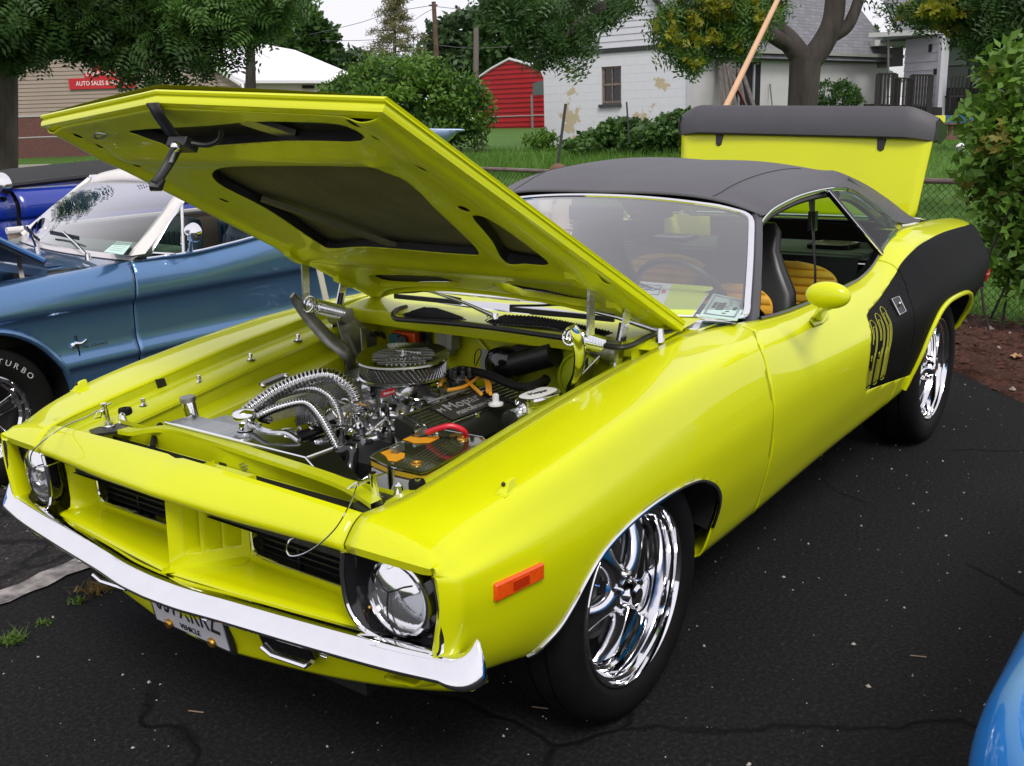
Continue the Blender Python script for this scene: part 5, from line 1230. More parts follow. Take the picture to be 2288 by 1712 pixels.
# ------------------------------------------------------------------ ground
rh = rt.copy()
def PW(w, s, z=0.): p = CP+fh*w+rh*s; return np.array([p[0], p[1], z])
HW = np.array([(-60, 0), (8.2, 0), (12, .10), (23, .45), (30, .75), (34, .92), (44, 1.25), (90, 1.5), (900, 1.6)], float)
def hgt(w): return np.interp(w, HW[:, 0], HW[:, 1])
def gz(p): return float(hgt(np.dot(np.array(p[:2])-CP[:2], fh[:2])))
def ramp_mat(name, stops, scale, detail=8, rough=.9, bump=.4, bs=40, cracks=None, spec=.3):
    m = bpy.data.materials.new(name); m.use_nodes = True; t = m.node_tree; b = t.nodes['Principled BSDF']; b.inputs['Roughness'].default_value = rough; b.inputs['Specular IOR Level'].default_value = spec
    tc = _n(t, 'ShaderNodeTexCoord'); nz = _n(t, 'ShaderNodeTexNoise', Scale=scale, Detail=float(detail), Roughness=.65); rp = _n(t, 'ShaderNodeValToRGB')
    while len(rp.color_ramp.elements) < len(stops): rp.color_ramp.elements.new(.5)
    for e, (p, c) in zip(rp.color_ramp.elements, stops): e.position = p; e.color = (*c, 1)
    t.links.new(tc.outputs['Object'], nz.inputs['Vector']); t.links.new(nz.outputs['Fac'], rp.inputs['Fac']); col = rp.outputs[0]
    n2 = _n(t, 'ShaderNodeTexNoise', Scale=bs, Detail=5.0); t.links.new(tc.outputs['Object'], n2.inputs['Vector']); h = n2.outputs['Fac']
    n3 = _n(t, 'ShaderNodeTexNoise', Scale=.9, Detail=3.0); t.links.new(tc.outputs['Object'], n3.inputs['Vector'])
    r3 = _n(t, 'ShaderNodeMapRange'); r3.inputs[3].default_value = .8; r3.inputs[4].default_value = 1.2; t.links.new(n3.outputs['Fac'], r3.inputs[0])
    vm = _n(t, 'ShaderNodeVectorMath', operation='SCALE'); t.links.new(col, vm.inputs[0]); t.links.new(r3.outputs[0], vm.inputs['Scale']); col = vm.outputs[0]
    if cracks:
        nw = _n(t, 'ShaderNodeTexNoise', Scale=5.0, Detail=6.0); t.links.new(tc.outputs['Object'], nw.inputs['Vector'])
        mw = _n(t, 'ShaderNodeMix', data_type='VECTOR'); mw.inputs[0].default_value = .16
        t.links.new(tc.outputs['Object'], mw.inputs[4]); t.links.new(nw.outputs['Color'], mw.inputs[5])
        vo = _n(t, 'ShaderNodeTexVoronoi', feature='DISTANCE_TO_EDGE', Scale=cracks[0]); t.links.new(mw.outputs[1], vo.inputs['Vector'])
        lt = _n(t, 'ShaderNodeMapRange'); lt.inputs[1].default_value = 0.; lt.inputs[2].default_value = cracks[1]; t.links.new(vo.outputs['Distance'], lt.inputs[0])
        nm = _n(t, 'ShaderNodeTexNoise', Scale=cracks[2], Detail=2.0); t.links.new(tc.outputs['Object'], nm.inputs['Vector'])
        gt = _n(t, 'ShaderNodeMapRange'); gt.inputs[1].default_value = cracks[3]; gt.inputs[2].default_value = cracks[3]+.05; t.links.new(nm.outputs['Fac'], gt.inputs[0])
        mx = _n(t, 'ShaderNodeMath', operation='MAXIMUM'); t.links.new(lt.outputs[0], mx.inputs[0]); t.links.new(gt.outputs[0], mx.inputs[1])
        cm = _n(t, 'ShaderNodeMix', data_type='RGBA'); cm.inputs[6].default_value = (.004, .004, .004, 1); t.links.new(mx.outputs[0], cm.inputs[0]); t.links.new(col, cm.inputs[7]); col = cm.outputs[2]
        ad_ = _n(t, 'ShaderNodeMath', operation='ADD'); mu = _n(t, 'ShaderNodeMath', operation='MULTIPLY'); mu.inputs[1].default_value = 2.2; t.links.new(mx.outputs[0], mu.inputs[0])
        t.links.new(mu.outputs[0], ad_.inputs[0]); t.links.new(h, ad_.inputs[1]); h = ad_.outputs[0]
    t.links.new(col, b.inputs['Base Color'])
    bp = _n(t, 'ShaderNodeBump', Strength=bump, Distance=.008); t.links.new(h, bp.inputs['Height']); t.links.new(bp.outputs[0], b.inputs['Normal'])
    return m
M['seal'] = ramp_mat('sealed_asphalt', [(.3, (.006, .006, .0064)), (.5, (.012, .012, .0125)), (.64, (.024, .023, .0235)), (.8, (.085, .078, .07))], 75, bump=.7, bs=160, cracks=(.85, .012, .7, .50), rough=.9, spec=.15)
M['old'] = ramp_mat('old_asphalt', [(.3, (.010, .009, .009)), (.5, (.022, .019, .019)), (.7, (.07, .06, .06))], 70, bump=1., bs=120, cracks=(3.2, .05, .9, .62))
M['soil'] = ramp_mat('mulch', [(.3, (.018, .007, .004)), (.5, (.055, .020, .012)), (.75, (.12, .05, .03))], 30, bump=1.5, bs=35)
M['lawn'] = ramp_mat('lawn', [(.3, (.03, .07, .008)), (.5, (.06, .14, .015)), (.75, (.10, .20, .03))], 14, bump=1., bs=60)
G = []
for w in list(np.linspace(-14, 30, 60))+[33, 37, 41, 45, 55, 70, 100, 160, 300, 800]:
    G.append([PW(w, s, float(hgt(w))-.03) for s in ([-700, -200, -80]+list(np.linspace(-45, 45, 46))+[80, 200, 700])])
link('ground', tomesh('ground', *(lambda b: (b.V, b.F))(B().grid(G))), M['lawn'], None, kind='structure')
lot = [(-4.7,-16),(-4.65,-6),(-4.6,-1.5),(-4.5,-.2),(-4.33,.32),(-4.12,.68),(-3.64,1.12),(-3.3,1.7),(-3.12,2.6),(-3.05,4),(-3,14),(14,14),(14,-16)]
B().add([(x, y, 0) for x, y in lot], [tuple(range(len(lot)))[::-1]]).done('parking_lot', M['seal'], None, kind='structure')
ol_ = [(14,-16),(-4.69,-16),(-4.66,-6),(-4.63,-1.4)]+[(x, -1.34+.05*math.sin(x*2.1)+.03*math.sin(x*7)) for x in np.linspace(-4.6, 3, 50)]+[(14,-1.3)]
B().add([(x, y, .004) for x, y in ol_], [tuple(range(len(ol_)))]).done('old_pavement', M['old'], None, kind='structure')
ln_ = mat('worn_paint', (.42, .38, .36), .8, col2=(.06, .055, .055), vs=11, bump=.5, bs=90)
top = [(x, -1.22+.012*math.sin(x*13)+.008*math.sin(x*41)) for x in np.linspace(3, -4.2, 160)]; bot = [(x, -1.33+.014*math.sin(x*11+1)+.008*math.sin(x*37)) for x in np.linspace(3, -4.2, 160)]
B().grid([[(x, y, .008) for x, y in top], [(x, y, .008) for x, y in bot]]).done('parking_line', ln_, None, kind='structure')
# mulch bed
rows = []
for s in np.linspace(0, 1, 40):
    r = []
    for t in np.linspace(0, 1, 60):
        y = -.6+5*t; xa = float(np.interp(y, [p[1] for p in lot[1:10]], [p[0] for p in lot[1:10]])); xb = -5.85+.15*math.sin(y*2)
        x = xa+.03+(xb-xa)*s; r.append((x+.02*rng.normal(), y, .012+.07*math.sin(math.pi*min(1, s*1.3+.02))*(.5+.5*min(1, t*5))+.012*rng.normal()+(0 if s > 0 else -.02)))
    rows.append(r)
B().grid(rows).done('mulch_bed', M['soil'], None, kind='structure')
def scatter(n, fn, shape, name, m, kind='stuff', parent=None, **kw):
    "joined small pieces: shape = (k,3) verts list of polygons with nper"
    P = np.array([fn() for _ in range(n)]); verts, nper = shape; verts = np.array(verts, float)
    a = rng.uniform(0, 2*np.pi, n); sc = np.clip(rng.lognormal(-.25, .5, n), .3, 2.6)[:, None, None]; c, s_ = np.cos(a), np.sin(a)
    Rm = np.zeros((n, 3, 3)); Rm[:, 0, 0] = c; Rm[:, 0, 1] = -s_; Rm[:, 1, 0] = s_; Rm[:, 1, 1] = c; Rm[:, 2, 2] = 1
    V = np.einsum('nij,kj->nki', Rm, verts)*sc+P[:, None, :]
    return link(name, fastmesh(name, V.reshape(-1, 3), nper), m, parent, kind=kind, **kw)
def octa(a, b, c):
    v = [(a, 0, 0), (0, b, 0), (-a, 0, 0), (0, -b, 0)]; out = []
    for i in range(4): out += [v[i], v[(i+1) % 4], (0, 0, c)]
    return out, 3
scatter(1900, lambda: (rng.uniform(-5, 2.2), rng.uniform(-1.2, 4), .001), octa(.0034, .0024, .003), 'pale_grit', mat('grit', (.42, .38, .33), .8))
scatter(900, lambda: (rng.uniform(-4, 2), rng.uniform(-2.4, -1.2), .005), octa(.007, .005, .005), 'loose_gravel', mat('gravel', (.13, .11, .10), .9))
scatter(3800, lambda: (lambda x, y: (x, y, .05+.04*rng.random()))(rng.uniform(-5.9, -3.2), rng.uniform(-.5, 4.2)) if 1 else 0, octa(.028, .008, .006), 'bark_chips', mat('bark', (.085, .032, .018), .9, var=.5, vs=20)) if 0 else None
def inbed():
    while 1:
        y = rng.uniform(-.5, 4.2); xa = float(np.interp(y, [p[1] for p in lot[1:10]], [p[0] for p in lot[1:10]])); x = rng.uniform(-5.9, xa-.02)
        s = (x-xa)/(-5.85-xa); return (x, y, .012+.07*math.sin(math.pi*min(1, s*1.3+.02))+.006)
scatter(5200, inbed, octa(.026, .007, .010), 'bark_chips', mat('bark', (.075, .028, .016), .9, var=.6, vs=30))
scatter(120, inbed, octa(.022, .017, .016), 'bed_stones', mat('stone', (.32, .26, .22), .8))
tw = mat('dry_stick', (.28, .2, .14), .8)
for u, v in ((455, 1592), (2070, 1468), (1225, 1583)): 
    p = A(u, v, 2, .004); B().bar(p, p+np.array([.02, -.04, .002]), .003, .002).done('twig', tw, None, label={455: 'tiny dry twig on the asphalt at the lower left', 2070: 'tiny dry twig on the asphalt at the lower right', 1225: 'tiny dry twig on the asphalt below the front wheel'}[u], cat='twig')
fl_ = thing('fallen_leaf', A(2270, 800, 2, .07), 'dry brown leaf lying on the mulch by the bush', 'leaf')
G = [[A(2270, 800, 2, .08)+np.array([a*.05, b_*.035*(1-abs(a)*.6), .012*abs(b_)+.01*a*a]) for b_ in (-1, -.5, 0, .5, 1)] for a in np.linspace(-1, 1, 7)]
B().grid(G).done('blade', mat('dry_leaf', (.36, .2, .1), .7), fl_)

# ------------------------------------------------------------------ foliage tools
def leafmat(name, c1, c2, scale=1.5):
    m = bpy.data.materials.new(name); m.use_nodes = True; t = m.node_tree; t.nodes.clear(); o = _n(t, 'ShaderNodeOutputMaterial')
    tc = _n(t, 'ShaderNodeTexCoord'); nz = _n(t, 'ShaderNodeTexNoise', Scale=scale, Detail=8.0, Roughness=.8); rp = _n(t, 'ShaderNodeValToRGB')
    rp.color_ramp.elements[0].position = .35; rp.color_ramp.elements[1].position = .65; rp.color_ramp.elements[0].color = (*c1, 1); rp.color_ramp.elements[1].color = (*c2, 1)
    t.links.new(tc.outputs['Object'], nz.inputs['Vector']); t.links.new(nz.outputs['Fac'], rp.inputs['Fac'])
    d = _n(t, 'ShaderNodeBsdfPrincipled'); d.inputs['Roughness'].default_value = .45; d.inputs['Specular IOR Level'].default_value = .35; tl = _n(t, 'ShaderNodeBsdfTranslucent'); mx = _n(t, 'ShaderNodeMixShader'); mx.inputs[0].default_value = .3
    t.links.new(rp.outputs[0], d.inputs['Base Color']); t.links.new(rp.outputs[0], tl.inputs[0]); t.links.new(d.outputs[0], mx.inputs[1]); t.links.new(tl.outputs[0], mx.inputs[2]); t.links.new(mx.outputs[0], o.inputs[0])
    return m
def rand_rot(n, flat=.0, g=None):
    g = g or rng
    z = g.normal(size=(n, 3)); z[:, 2] += flat; z /= np.linalg.norm(z, axis=1)[:, None]
    a = g.normal(size=(n, 3)); x = a-z*(a*z).sum(1)[:, None]; x /= np.linalg.norm(x, axis=1)[:, None]; y = np.cross(z, x)
    return np.stack([x, y, z], 2)
LEAF = np.array([(0, 0, 0), (.42, .22, .05), (1, 0, 0), (.42, -.22, .05)], float)
def frond(n=6, l=.30, w=.10):
    out = []
    for k in range(n):
        x = (k+.6)/n
        for s in (-1, 1):
            out += [(x, 0, 0), (x+.09, s*l*.45, .01), (x+.10, s*l, -.01), (x-.03, s*l*.55, .01)]
    return np.array(out, float)
def pinch(n=5):
    out = []
    for k in range(n):
        a = -1.1+2.2*k/(n-1); c, s = math.cos(a), math.sin(a)
        for q in LEAF: out.append((c*q[0]*.8-s*q[1], s*q[0]*.8+c*q[1], q[2]-.15*q[0]*abs(a)))
    return np.array(out, float)
def foliage(name, blobs, n, size, m, parent=None, tmpl=LEAF, clumps=40, spread=.16, flat=.6, shell=.55, kind='stuff', droop=0, g=None, **kw):
    g = g or rng; tot = sum(b[1][0]*b[1][1]*b[1][2] for b in blobs)**1; Ps = []
    for c, r in blobs:
        k = max(30, int(n*(r[0]*r[1]*r[2])/tot)); c = np.array(c, float); r = np.array(r, float)
        d = g.normal(size=(clumps, 3)); d /= np.linalg.norm(d, axis=1)[:, None]; rad = shell+(1-shell)*g.random((clumps, 1))**.5
        cc = d*rad; idx = g.integers(0, clumps, k); p = cc[idx]+g.normal(size=(k, 3))*spread
        Ps.append(c+p*r)
    P = np.concatenate(Ps); n = len(P); Rm = rand_rot(n, flat, g)
    if droop: Rm[:, 2, 0] -= droop; Rm[:, :, 0] /= np.linalg.norm(Rm[:, :, 0], axis=1)[:, None]; Rm[:, :, 1] = np.cross(Rm[:, :, 2], Rm[:, :, 0])
    sc = (size*g.uniform(.6, 1.35, n))[:, None, None]
    V = np.einsum('nij,kj->nki', Rm, tmpl)*sc+P[:, None, :]
    return link(name, fastmesh(name, V.reshape(-1, 3), 4), m, parent, kind=kind, **kw)
BARK = mat('bark_grey', (.10, .08, .06), .9, var=.5, vs=6, bump=1., bs=18, stretch=(1, 1, .25))
BARKD = mat('bark_dark', (.045, .036, .03), .9, var=.5, vs=6, bump=1., bs=18, stretch=(1, 1, .25))
L1 = leafmat('leaf_locust', (.016, .045, .008), (.065, .14, .025))
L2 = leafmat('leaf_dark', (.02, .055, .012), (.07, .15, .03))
L3 = leafmat('leaf_mid', (.035, .09, .016), (.11, .22, .04))
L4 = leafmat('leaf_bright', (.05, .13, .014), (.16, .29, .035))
L5 = leafmat('leaf_yellow', (.12, .16, .01), (.34, .32, .02), 3)
L6 = leafmat('leaf_far', (.035, .075, .03), (.09, .15, .06), .5)

# ------------------------------------------------------------------ walls with a frame of their own
class Wall:
    def __init__(s, p0, p1):
        s.o = np.array([p0[0], p0[1], 0.]); d = np.array([p1[0]-p0[0], p1[1]-p0[1], 0.]); s.L = np.linalg.norm(d); s.e = d/s.L
        n = np.cross(s.e, (0, 0, 1.)); s.n = n if np.dot(n, CP-s.o) > 0 else -n
    def P(s, a, z, out=0.): return s.o+s.e*a+np.array([0, 0, z])+s.n*out
    def uv(s, u, v):
        d = ray(u, v); t = np.dot(s.o-CP, s.n)/np.dot(d, s.n); X = CP+d*t; return float(np.dot(X-s.o, s.e)), float(X[2])
    def box(s, b, a0, a1, z0, z1, o0, o1): return b.box(s.P((a0+a1)/2, (z0+z1)/2, (o0+o1)/2), (a1-a0, z1-z0, o1-o0), (s.e, (0, 0, 1), s.n))
def pieces(wall, specs, name, m, parent, proto_dims):
    pass

# ---- white block house
hs = PW(30, 3, .7); wh = thing('block_house', hs, 'white painted block house with grey shingle roof and peeling paint', 'house')
c0 = atd(1217, 300, 30.); c1 = atd(1541, 200, 27.3); c2 = atd(1985, 150, 34.7)
g_ = Wall(c0, c1); l_ = Wall(c1, c2)
ez = 3.27
# peeling paint: white over buff
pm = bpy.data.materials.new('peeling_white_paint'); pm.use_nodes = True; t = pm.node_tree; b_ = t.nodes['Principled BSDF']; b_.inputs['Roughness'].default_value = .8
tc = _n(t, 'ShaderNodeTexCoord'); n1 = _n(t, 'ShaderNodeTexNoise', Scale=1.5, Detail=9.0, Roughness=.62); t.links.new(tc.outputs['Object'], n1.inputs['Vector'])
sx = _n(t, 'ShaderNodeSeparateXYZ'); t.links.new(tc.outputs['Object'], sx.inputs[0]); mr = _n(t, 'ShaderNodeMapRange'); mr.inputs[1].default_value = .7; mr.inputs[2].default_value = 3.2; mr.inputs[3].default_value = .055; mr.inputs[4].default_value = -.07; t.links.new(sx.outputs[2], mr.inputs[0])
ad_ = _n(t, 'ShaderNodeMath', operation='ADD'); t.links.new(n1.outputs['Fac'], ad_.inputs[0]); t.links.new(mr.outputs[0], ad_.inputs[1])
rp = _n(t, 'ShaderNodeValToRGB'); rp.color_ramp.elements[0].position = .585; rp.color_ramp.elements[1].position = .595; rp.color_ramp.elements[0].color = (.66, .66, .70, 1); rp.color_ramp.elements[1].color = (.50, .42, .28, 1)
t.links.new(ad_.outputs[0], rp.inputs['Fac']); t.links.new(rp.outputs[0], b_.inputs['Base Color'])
blk_cols = int(g_.L/.4)+1; rows_ = 13; z0_ = .45; hgt_ = (ez-z0_)/rows_
wa, wz0 = g_.uv(1345, 231); wb, wz1 = g_.uv(1387, 147)
core = B(); g_.box(core, .03, g_.L-.02, z0_-.1, ez-.01, -.22, -.12); core.done('wall_core', pm, wh)
meshes = {}
for r in range(rows_):
    off = (r % 2)*.2; a = -off
    while a < g_.L:
        a0, a1 = max(a, 0), min(a+.4, g_.L); zA, zB = z0_+r*hgt_, z0_+(r+1)*hgt_
        a += .4
        if a1-a0 < .03: continue
        if zA < wz1-.02 and zB > wz0+.02 and a0 < wb and a1 > wa:
            segs = [(a0, wa-.01)] if a0 < wa-.03 else []
            if a1 > wb+.03: segs.append((wb+.01, a1))
        else: segs = [(a0, a1)]
        for s0, s1 in segs:
            if s1-s0 < .03: continue
            key = round(s1-s0, 2); b = B(); g_.box(b, s0+.0012, s1-.0012, zA+.0012, zB-.0012, -.05, .0+.0015*rng.random()); b.done('block', pm, wh, smooth=False)
# window
b = B(); fr2 = mat('old_frame', (.22, .15, .12), .8, var=.4, vs=20); 
for s0, s1, q0, q1 in ((wa, wa+.05, wz0, wz1), (wb-.05, wb, wz0, wz1), (wa, wb, wz1-.05, wz1), (wa, wb, wz0, wz0+.05), (wa, wb, (wz0+wz1)/2-.025, (wz0+wz1)/2+.025), ((wa+wb)/2-.015, (wa+wb)/2+.015, wz0, wz1)): g_.box(b, s0, s1, q0, q1, -.10, -.05+.003*((s1-s0) > .2))
wn = b.done('window', fr2, wh)
darkglass = mat('dark_glass', (.015, .016, .018), .08, spec=.6)
for i in (0, 1):
    for j in (0, 1):
        b = B(); g_.box(b, wa+.05+i*(wb-wa)/2*.85, (wa+wb)/2-.015+i*(wb-wa)/2*.86, wz0+.05+j*(wz1-wz0)/2, (wz0+wz1)/2-.03+j*(wz1-wz0)/2*.98, -.095, -.085); b.done('pane', darkglass, wn)
sa, sz0 = g_.uv(1340, 241); sb, sz1 = g_.uv(1389, 232); b = B(); g_.box(b, sa, sb, sz0, sz1, -.05, .08); b.done('sill', mat('dark_sill', (.05, .05, .055), .8), wn)
# gable siding boards and rakes
mid = g_.L/2; rise = 2.75
sid = mat('white_clapboard', (.60, .60, .65), .6, var=.05, vs=3); trm = mat('dark_trim', (.03, .03, .033), .7)
b = B(); b.add([g_.P(0, ez, -.05), g_.P(g_.L, ez, -.05), g_.P(mid, ez+rise, -.05)], [(0, 1, 2)]); b.done('gable_back', sid, wh)
k = 0; z = ez+.04
while z < ez+rise-.1:
    zt = z+.165; h0 = mid*(1-(z-ez)/rise); b = B()
    b.add([g_.P(mid-h0, z, .016), g_.P(mid+h0, z, .016), g_.P(mid+h0*.999-.14, zt, -.004), g_.P(mid-h0*.999+.14, zt, -.004), g_.P(mid-h0, z, -.04), g_.P(mid+h0, z, -.04)], [(0, 1, 2, 3), (0, 4, 5, 1)]); b.done('clapboard', sid, wh, smooth=False); z = zt
b = B(); g_.box(b, -.1, g_.L+.1, ez-.08, ez+.04, -.06, .05); b.done('gable_band', trm, wh)
for s_ in (0, 1):
    p = g_.P(-.18 if s_ == 0 else g_.L+.18, ez-.12, .10); q = g_.P(mid, ez+rise+.08, .10); B().bar(p, q, .05, .16, up=g_.n).done('rake_board', trm, wh)
    B().bar(p+g_.n*.04+np.array([0, 0, .08]), q+g_.n*.04+np.array([0, 0, .08]), .03, .05, up=g_.n).done('rake_edge', mat('pale_edge', (.4, .4, .42), .6) if 'pale_edge' not in bpy.data.materials else bpy.data.materials['pale_edge'], wh)
# roof
shg = mat('grey_shingles', (.20, .20, .215), .9, var=.18, vs=26, bump=.6, bs=60)
t_ = shg.node_tree; bk = _n(t_, 'ShaderNodeTexBrick'); bk.inputs['Scale'].default_value = 1.; bk.inputs['Brick Width'].default_value = .33; bk.inputs['Row Height'].default_value = .14; bk.inputs['Mortar Size'].default_value = .006
bk.inputs['Color1'].default_value = (.20, .20, .215, 1); bk.inputs['Color2'].default_value = (.155, .155, .17, 1); bk.inputs['Mortar'].default_value = (.06, .06, .065, 1)
uvn = _n(t_, 'ShaderNodeUVMap'); t_.links.new(uvn.outputs[0], bk.inputs['Vector']); t_.links.new(bk.outputs[0], t_.nodes['Principled BSDF'].inputs['Base Color'])
def roofplane(e0, e1, r1, r0, name, parent, th=.08):
    b = B().add([e0, e1, r1, r0], [(0, 1, 2, 3)]); nn = np.cross(np.array(e1)-e0, np.array(r0)-e0); nn /= np.linalg.norm(nn); nn = nn if nn[2] > 0 else -nn
    o = b.done(name, shg, parent, smooth=False); me = o.data; uvl = me.uv_layers.new(name='uv'); L1_ = np.linalg.norm(np.array(e1)-e0); L2_ = np.linalg.norm(np.array(r0)-e0)
    for i, q in enumerate(((0, 0), (L1_, 0), (L1_, L2_), (0, L2_))): uvl.data[i].uv = q
    B().prism([np.array(p)-nn*.01 for p in (e0, e1, r1, r0)], -nn*th).done('roof_deck', trm, parent); return o
dn = l_.e; apex = g_.P(mid, ez+rise, 0); slope_n = g_.e*0
E0 = g_.P(g_.L+.30, ez-.30*rise/mid*.9, 0)-dn*.15*1; back = l_.L+.4
# ridge runs along the long wall's direction
roofplane(E0, E0+dn*back, apex+np.array([0, 0, .1])+dn*(back-.15), apex+np.array([0, 0, .1])-dn*.15, 'roof', wh)
E1 = g_.P(-.30, ez-.30*rise/mid*.9, 0)-dn*.15
roofplane(E1, E1+dn*back, apex+np.array([0, 0, .1])+dn*(back-.15), apex+np.array([0, 0, .1])-dn*.15, 'roof', wh)
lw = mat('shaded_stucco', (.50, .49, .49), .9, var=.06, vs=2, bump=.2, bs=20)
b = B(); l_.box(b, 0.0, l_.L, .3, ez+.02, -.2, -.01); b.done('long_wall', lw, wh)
b = B(); l_.box(b, 0.0, l_.L+.3, ez-.22, ez-.10, .0, .24); b.done('soffit', trm, wh)
b = B(); l_.box(b, -.1, l_.L+.4, ez-.20, ez-.10, .24, .34); b.done('gutter', mat('gutter_grey', (.3, .3, .28), .5), wh)
b = B(); g_.box(b, g_.L-.06, g_.L+.04, .4, ez-.1, -.02, .045); b.done('downpipe', mat('downpipe_white', (.5, .5, .53), .5), wh)
# door of the long wall
da, dz1 = l_.uv(1646, 138); db, _ = l_.uv(1698, 200); dz0 = .75
b = B(); l_.box(b, da, db, dz0, dz1, -.02, .01); dd = b.done('door', M['void'], wh)
da2 = da+(db-da)*.30; db2 = da+(db-da)*.72
b = B(); wf = mat('screen_door', (.32, .33, .38), .5)
for s0, s1, q0, q1 in ((db2-.07, db2, dz0, dz1-.05), (da2-.3, da2-.24, dz0, dz1-.05), (da2-.3, db2, dz0+.72, dz0+.82), (da2-.3, db2, dz0, dz0+.15)): l_.box(b, s0, s1, q0, q1, .012, .05+.001*(s1-s0))
b.done('screen_door_frame', wf, dd)
# planks leaning on the long wall
pk = mat('weathered_plank', (.13, .11, .10), .85, var=.4, vs=10, bump=.5, bs=40)
pls = [((1563,225),(1600,140)), ((1578,236),(1609,132)), ((1600,240),(1612,125)), ((1618,240),(1640,150)), ((1630,240),(1625,160)), ((1645,238),(1650,160))]
labs = ['leftmost of the leaning weathered planks by the dark doorway', 'second leaning weathered plank from the left', 'tall leaning weathered plank in the middle of the bundle', 'weathered plank right of the tallest one', 'narrow weathered plank near the doorway', 'rightmost weathered plank touching the doorway']
for (q0, q1), lb in zip(pls, labs):
    a0, z0 = l_.uv(*q0); a1, z1 = l_.uv(*q1); p0 = l_.P(a0, max(.55, z0-.45), .75); p1 = l_.P(a1, z1, .12)
    pt_ = thing('wooden_plank', p0, lb, 'plank', 'weathered planks leaning on the white house'); B().bar(p0, p1, .16, .035, up=l_.n).done('plank_board', pk, pt_)
# red hand cart
a0, z0 = l_.uv(1573, 190); a1, z1 = l_.uv(1605, 240); rc = thing('garden_cart', l_.P(a1, .7, 1.), 'dark red garden cart with its handle up against the white house', 'cart')
redm = mat('dull_red', (.10, .008, .012), .5); B().tube([l_.P(a0, z0, .9), l_.P((a0+a1)/2, (z0+z1)/2, .9), l_.P(a1, z1-.1, .9)], .035, 8).done('cart_handle', redm, rc)
G = [[l_.P(a1-.55+1.1*i/8, .80+h_*(1+.25*math.sin(math.pi*i/8)), .9+o) for o, h_ in ((-.2, .3), (-.1, .05), (.1, .05), (.2, .32))] for i in range(9)]; B().grid(G).done('cart_tray', redm, rc)
B().tube([l_.P(a1+.15*math.cos(t), .85+.15*math.sin(t), 1.1) for t in np.linspace(0, 2*math.pi, 17)[:-1]], .03, 6, closed=True).done('cart_wheel', M['black'], rc)
# rake-like stick right of the doorway and stacked chairs
a0, z0 = l_.uv(1701, 235); a1, z1 = l_.uv(1717, 188); stk = thing('garden_stick', l_.P(a0, .7, .5), 'thin dark stick leaning on the wall right of the doorway', 'stick'); B().tube([l_.P(a0, .75, .5), l_.P(a1, z1, .05)], .02, 6).done('stick_shaft', pk, stk)
a0, _ = l_.uv(1755, 235); cs = thing('wire_basket', l_.P(a0, .8, .4), 'pale wire basket on the ground beside the tree trunk', 'basket')
for k in range(5): B().tube([l_.P(a0+.3*math.cos(t), .85+.09*k, .4+.3*math.sin(t)) for t in np.linspace(0, 2*math.pi, 17)[:-1]], .012, 5, closed=True).done('basket_hoop', mat('pale_wire', (.25, .30, .32), .5) if k == 0 else bpy.data.materials['pale_wire'], cs)
# board leaning against the gable
q = [g_.uv(u, v) for u, v in ((1378, 265), (1437, 266), (1430, 300), (1368, 300))]; lb_ = thing('plywood_board', g_.P(q[3][0], .7, .4), 'weathered grey board leaning on the block wall among the vines', 'board')
B().prism([g_.P(q[0][0], q[0][1], .1), g_.P(q[1][0], q[1][1], .1), g_.P(q[2][0], q[2][1]-.1, .4), g_.P(q[3][0], q[3][1]-.1, .4)], g_.n*.02).done('board_panel', pk, lb_)
# ------------------------------------------------------------------ second house with deck
h2 = thing('clapboard_house', PW(34, 15, .9), 'white clapboard house with a dark covered patio and deck railing', 'house')
k0 = atd(2018, 200, 33); k1 = atd(2096, 200, 31.5); w2 = Wall(k0, k1)
zt2 = w2.uv(2060, 82)[1]
cl2 = mat('clapboard_grey_white', (.50, .49, .54), .6, var=.05, vs=3)
b = B(); w2.box(b, 0, w2.L, .6, zt2, -.3, -.03); b.done('wall_core', cl2, h2)
nb = 11; hb = (zt2-.85)/nb
for k in range(nb):
    z = .85+k*hb; b = B(); b.add([w2.P(0, z, .03), w2.P(w2.L, z, .03), w2.P(w2.L, z+hb, .002), w2.P(0, z+hb, .002), w2.P(0, z, -.03), w2.P(w2.L, z, -.03)], [(0, 1, 2, 3), (0, 4, 5, 1)]); b.done('clapboard', cl2, h2, smooth=False)
a_, zz = w2.uv(2082, 107); b = B(); w2.box(b, a_-.03, a_+.03, zz-.12, zz+.1, .02, .1); b.done('wall_lamp', M['black'], h2)
a_, zz = w2.uv(2093, 160); b = B(); w2.box(b, a_-.05, a_+.05, zz-.08, zz+.08, .02, .08); b.done('meter_box', M['black'], h2)
b = B(); w2.box(b, w2.L, w2.L+.14, .7, zt2, -.05, .09); b.done('porch_post', cl2, h2)
k3 = atd(2420, 180, 33.5); k2 = atd(2098, 180, 34.5); w3 = Wall(k2, k3)
b = B(); w3.box(b, 0, w3.L, .6, zt2+.2, -.2, 0); b.done('patio_wall', mat('patio_dark', (.055, .05, .055), .8), h2)
for u0, v0, u1, v1, m_ in ((2118, 107, 2160, 145, (.28, .33, .33)), (2118, 150, 2160, 195, (.16, .18, .18)), (2166, 107, 2212, 145, (.10, .11, .115)), (2166, 150, 2212, 195, (.08, .085, .09))):
    a0, z1 = w3.uv(u0, v0); a1, z0 = w3.uv(u1, v1); b = B(); w3.box(b, a0, a1, z0, z1, .01, .03); b.done('window', mat('blind', m_, .5), h2)
a0, z1 = w3.uv(2228, 90); b = B(); w3.box(b, a0, a0+.2, .7, z1, .5, .7); b.done('porch_post', mat('post_grey', (.2, .2, .2), .6), h2)
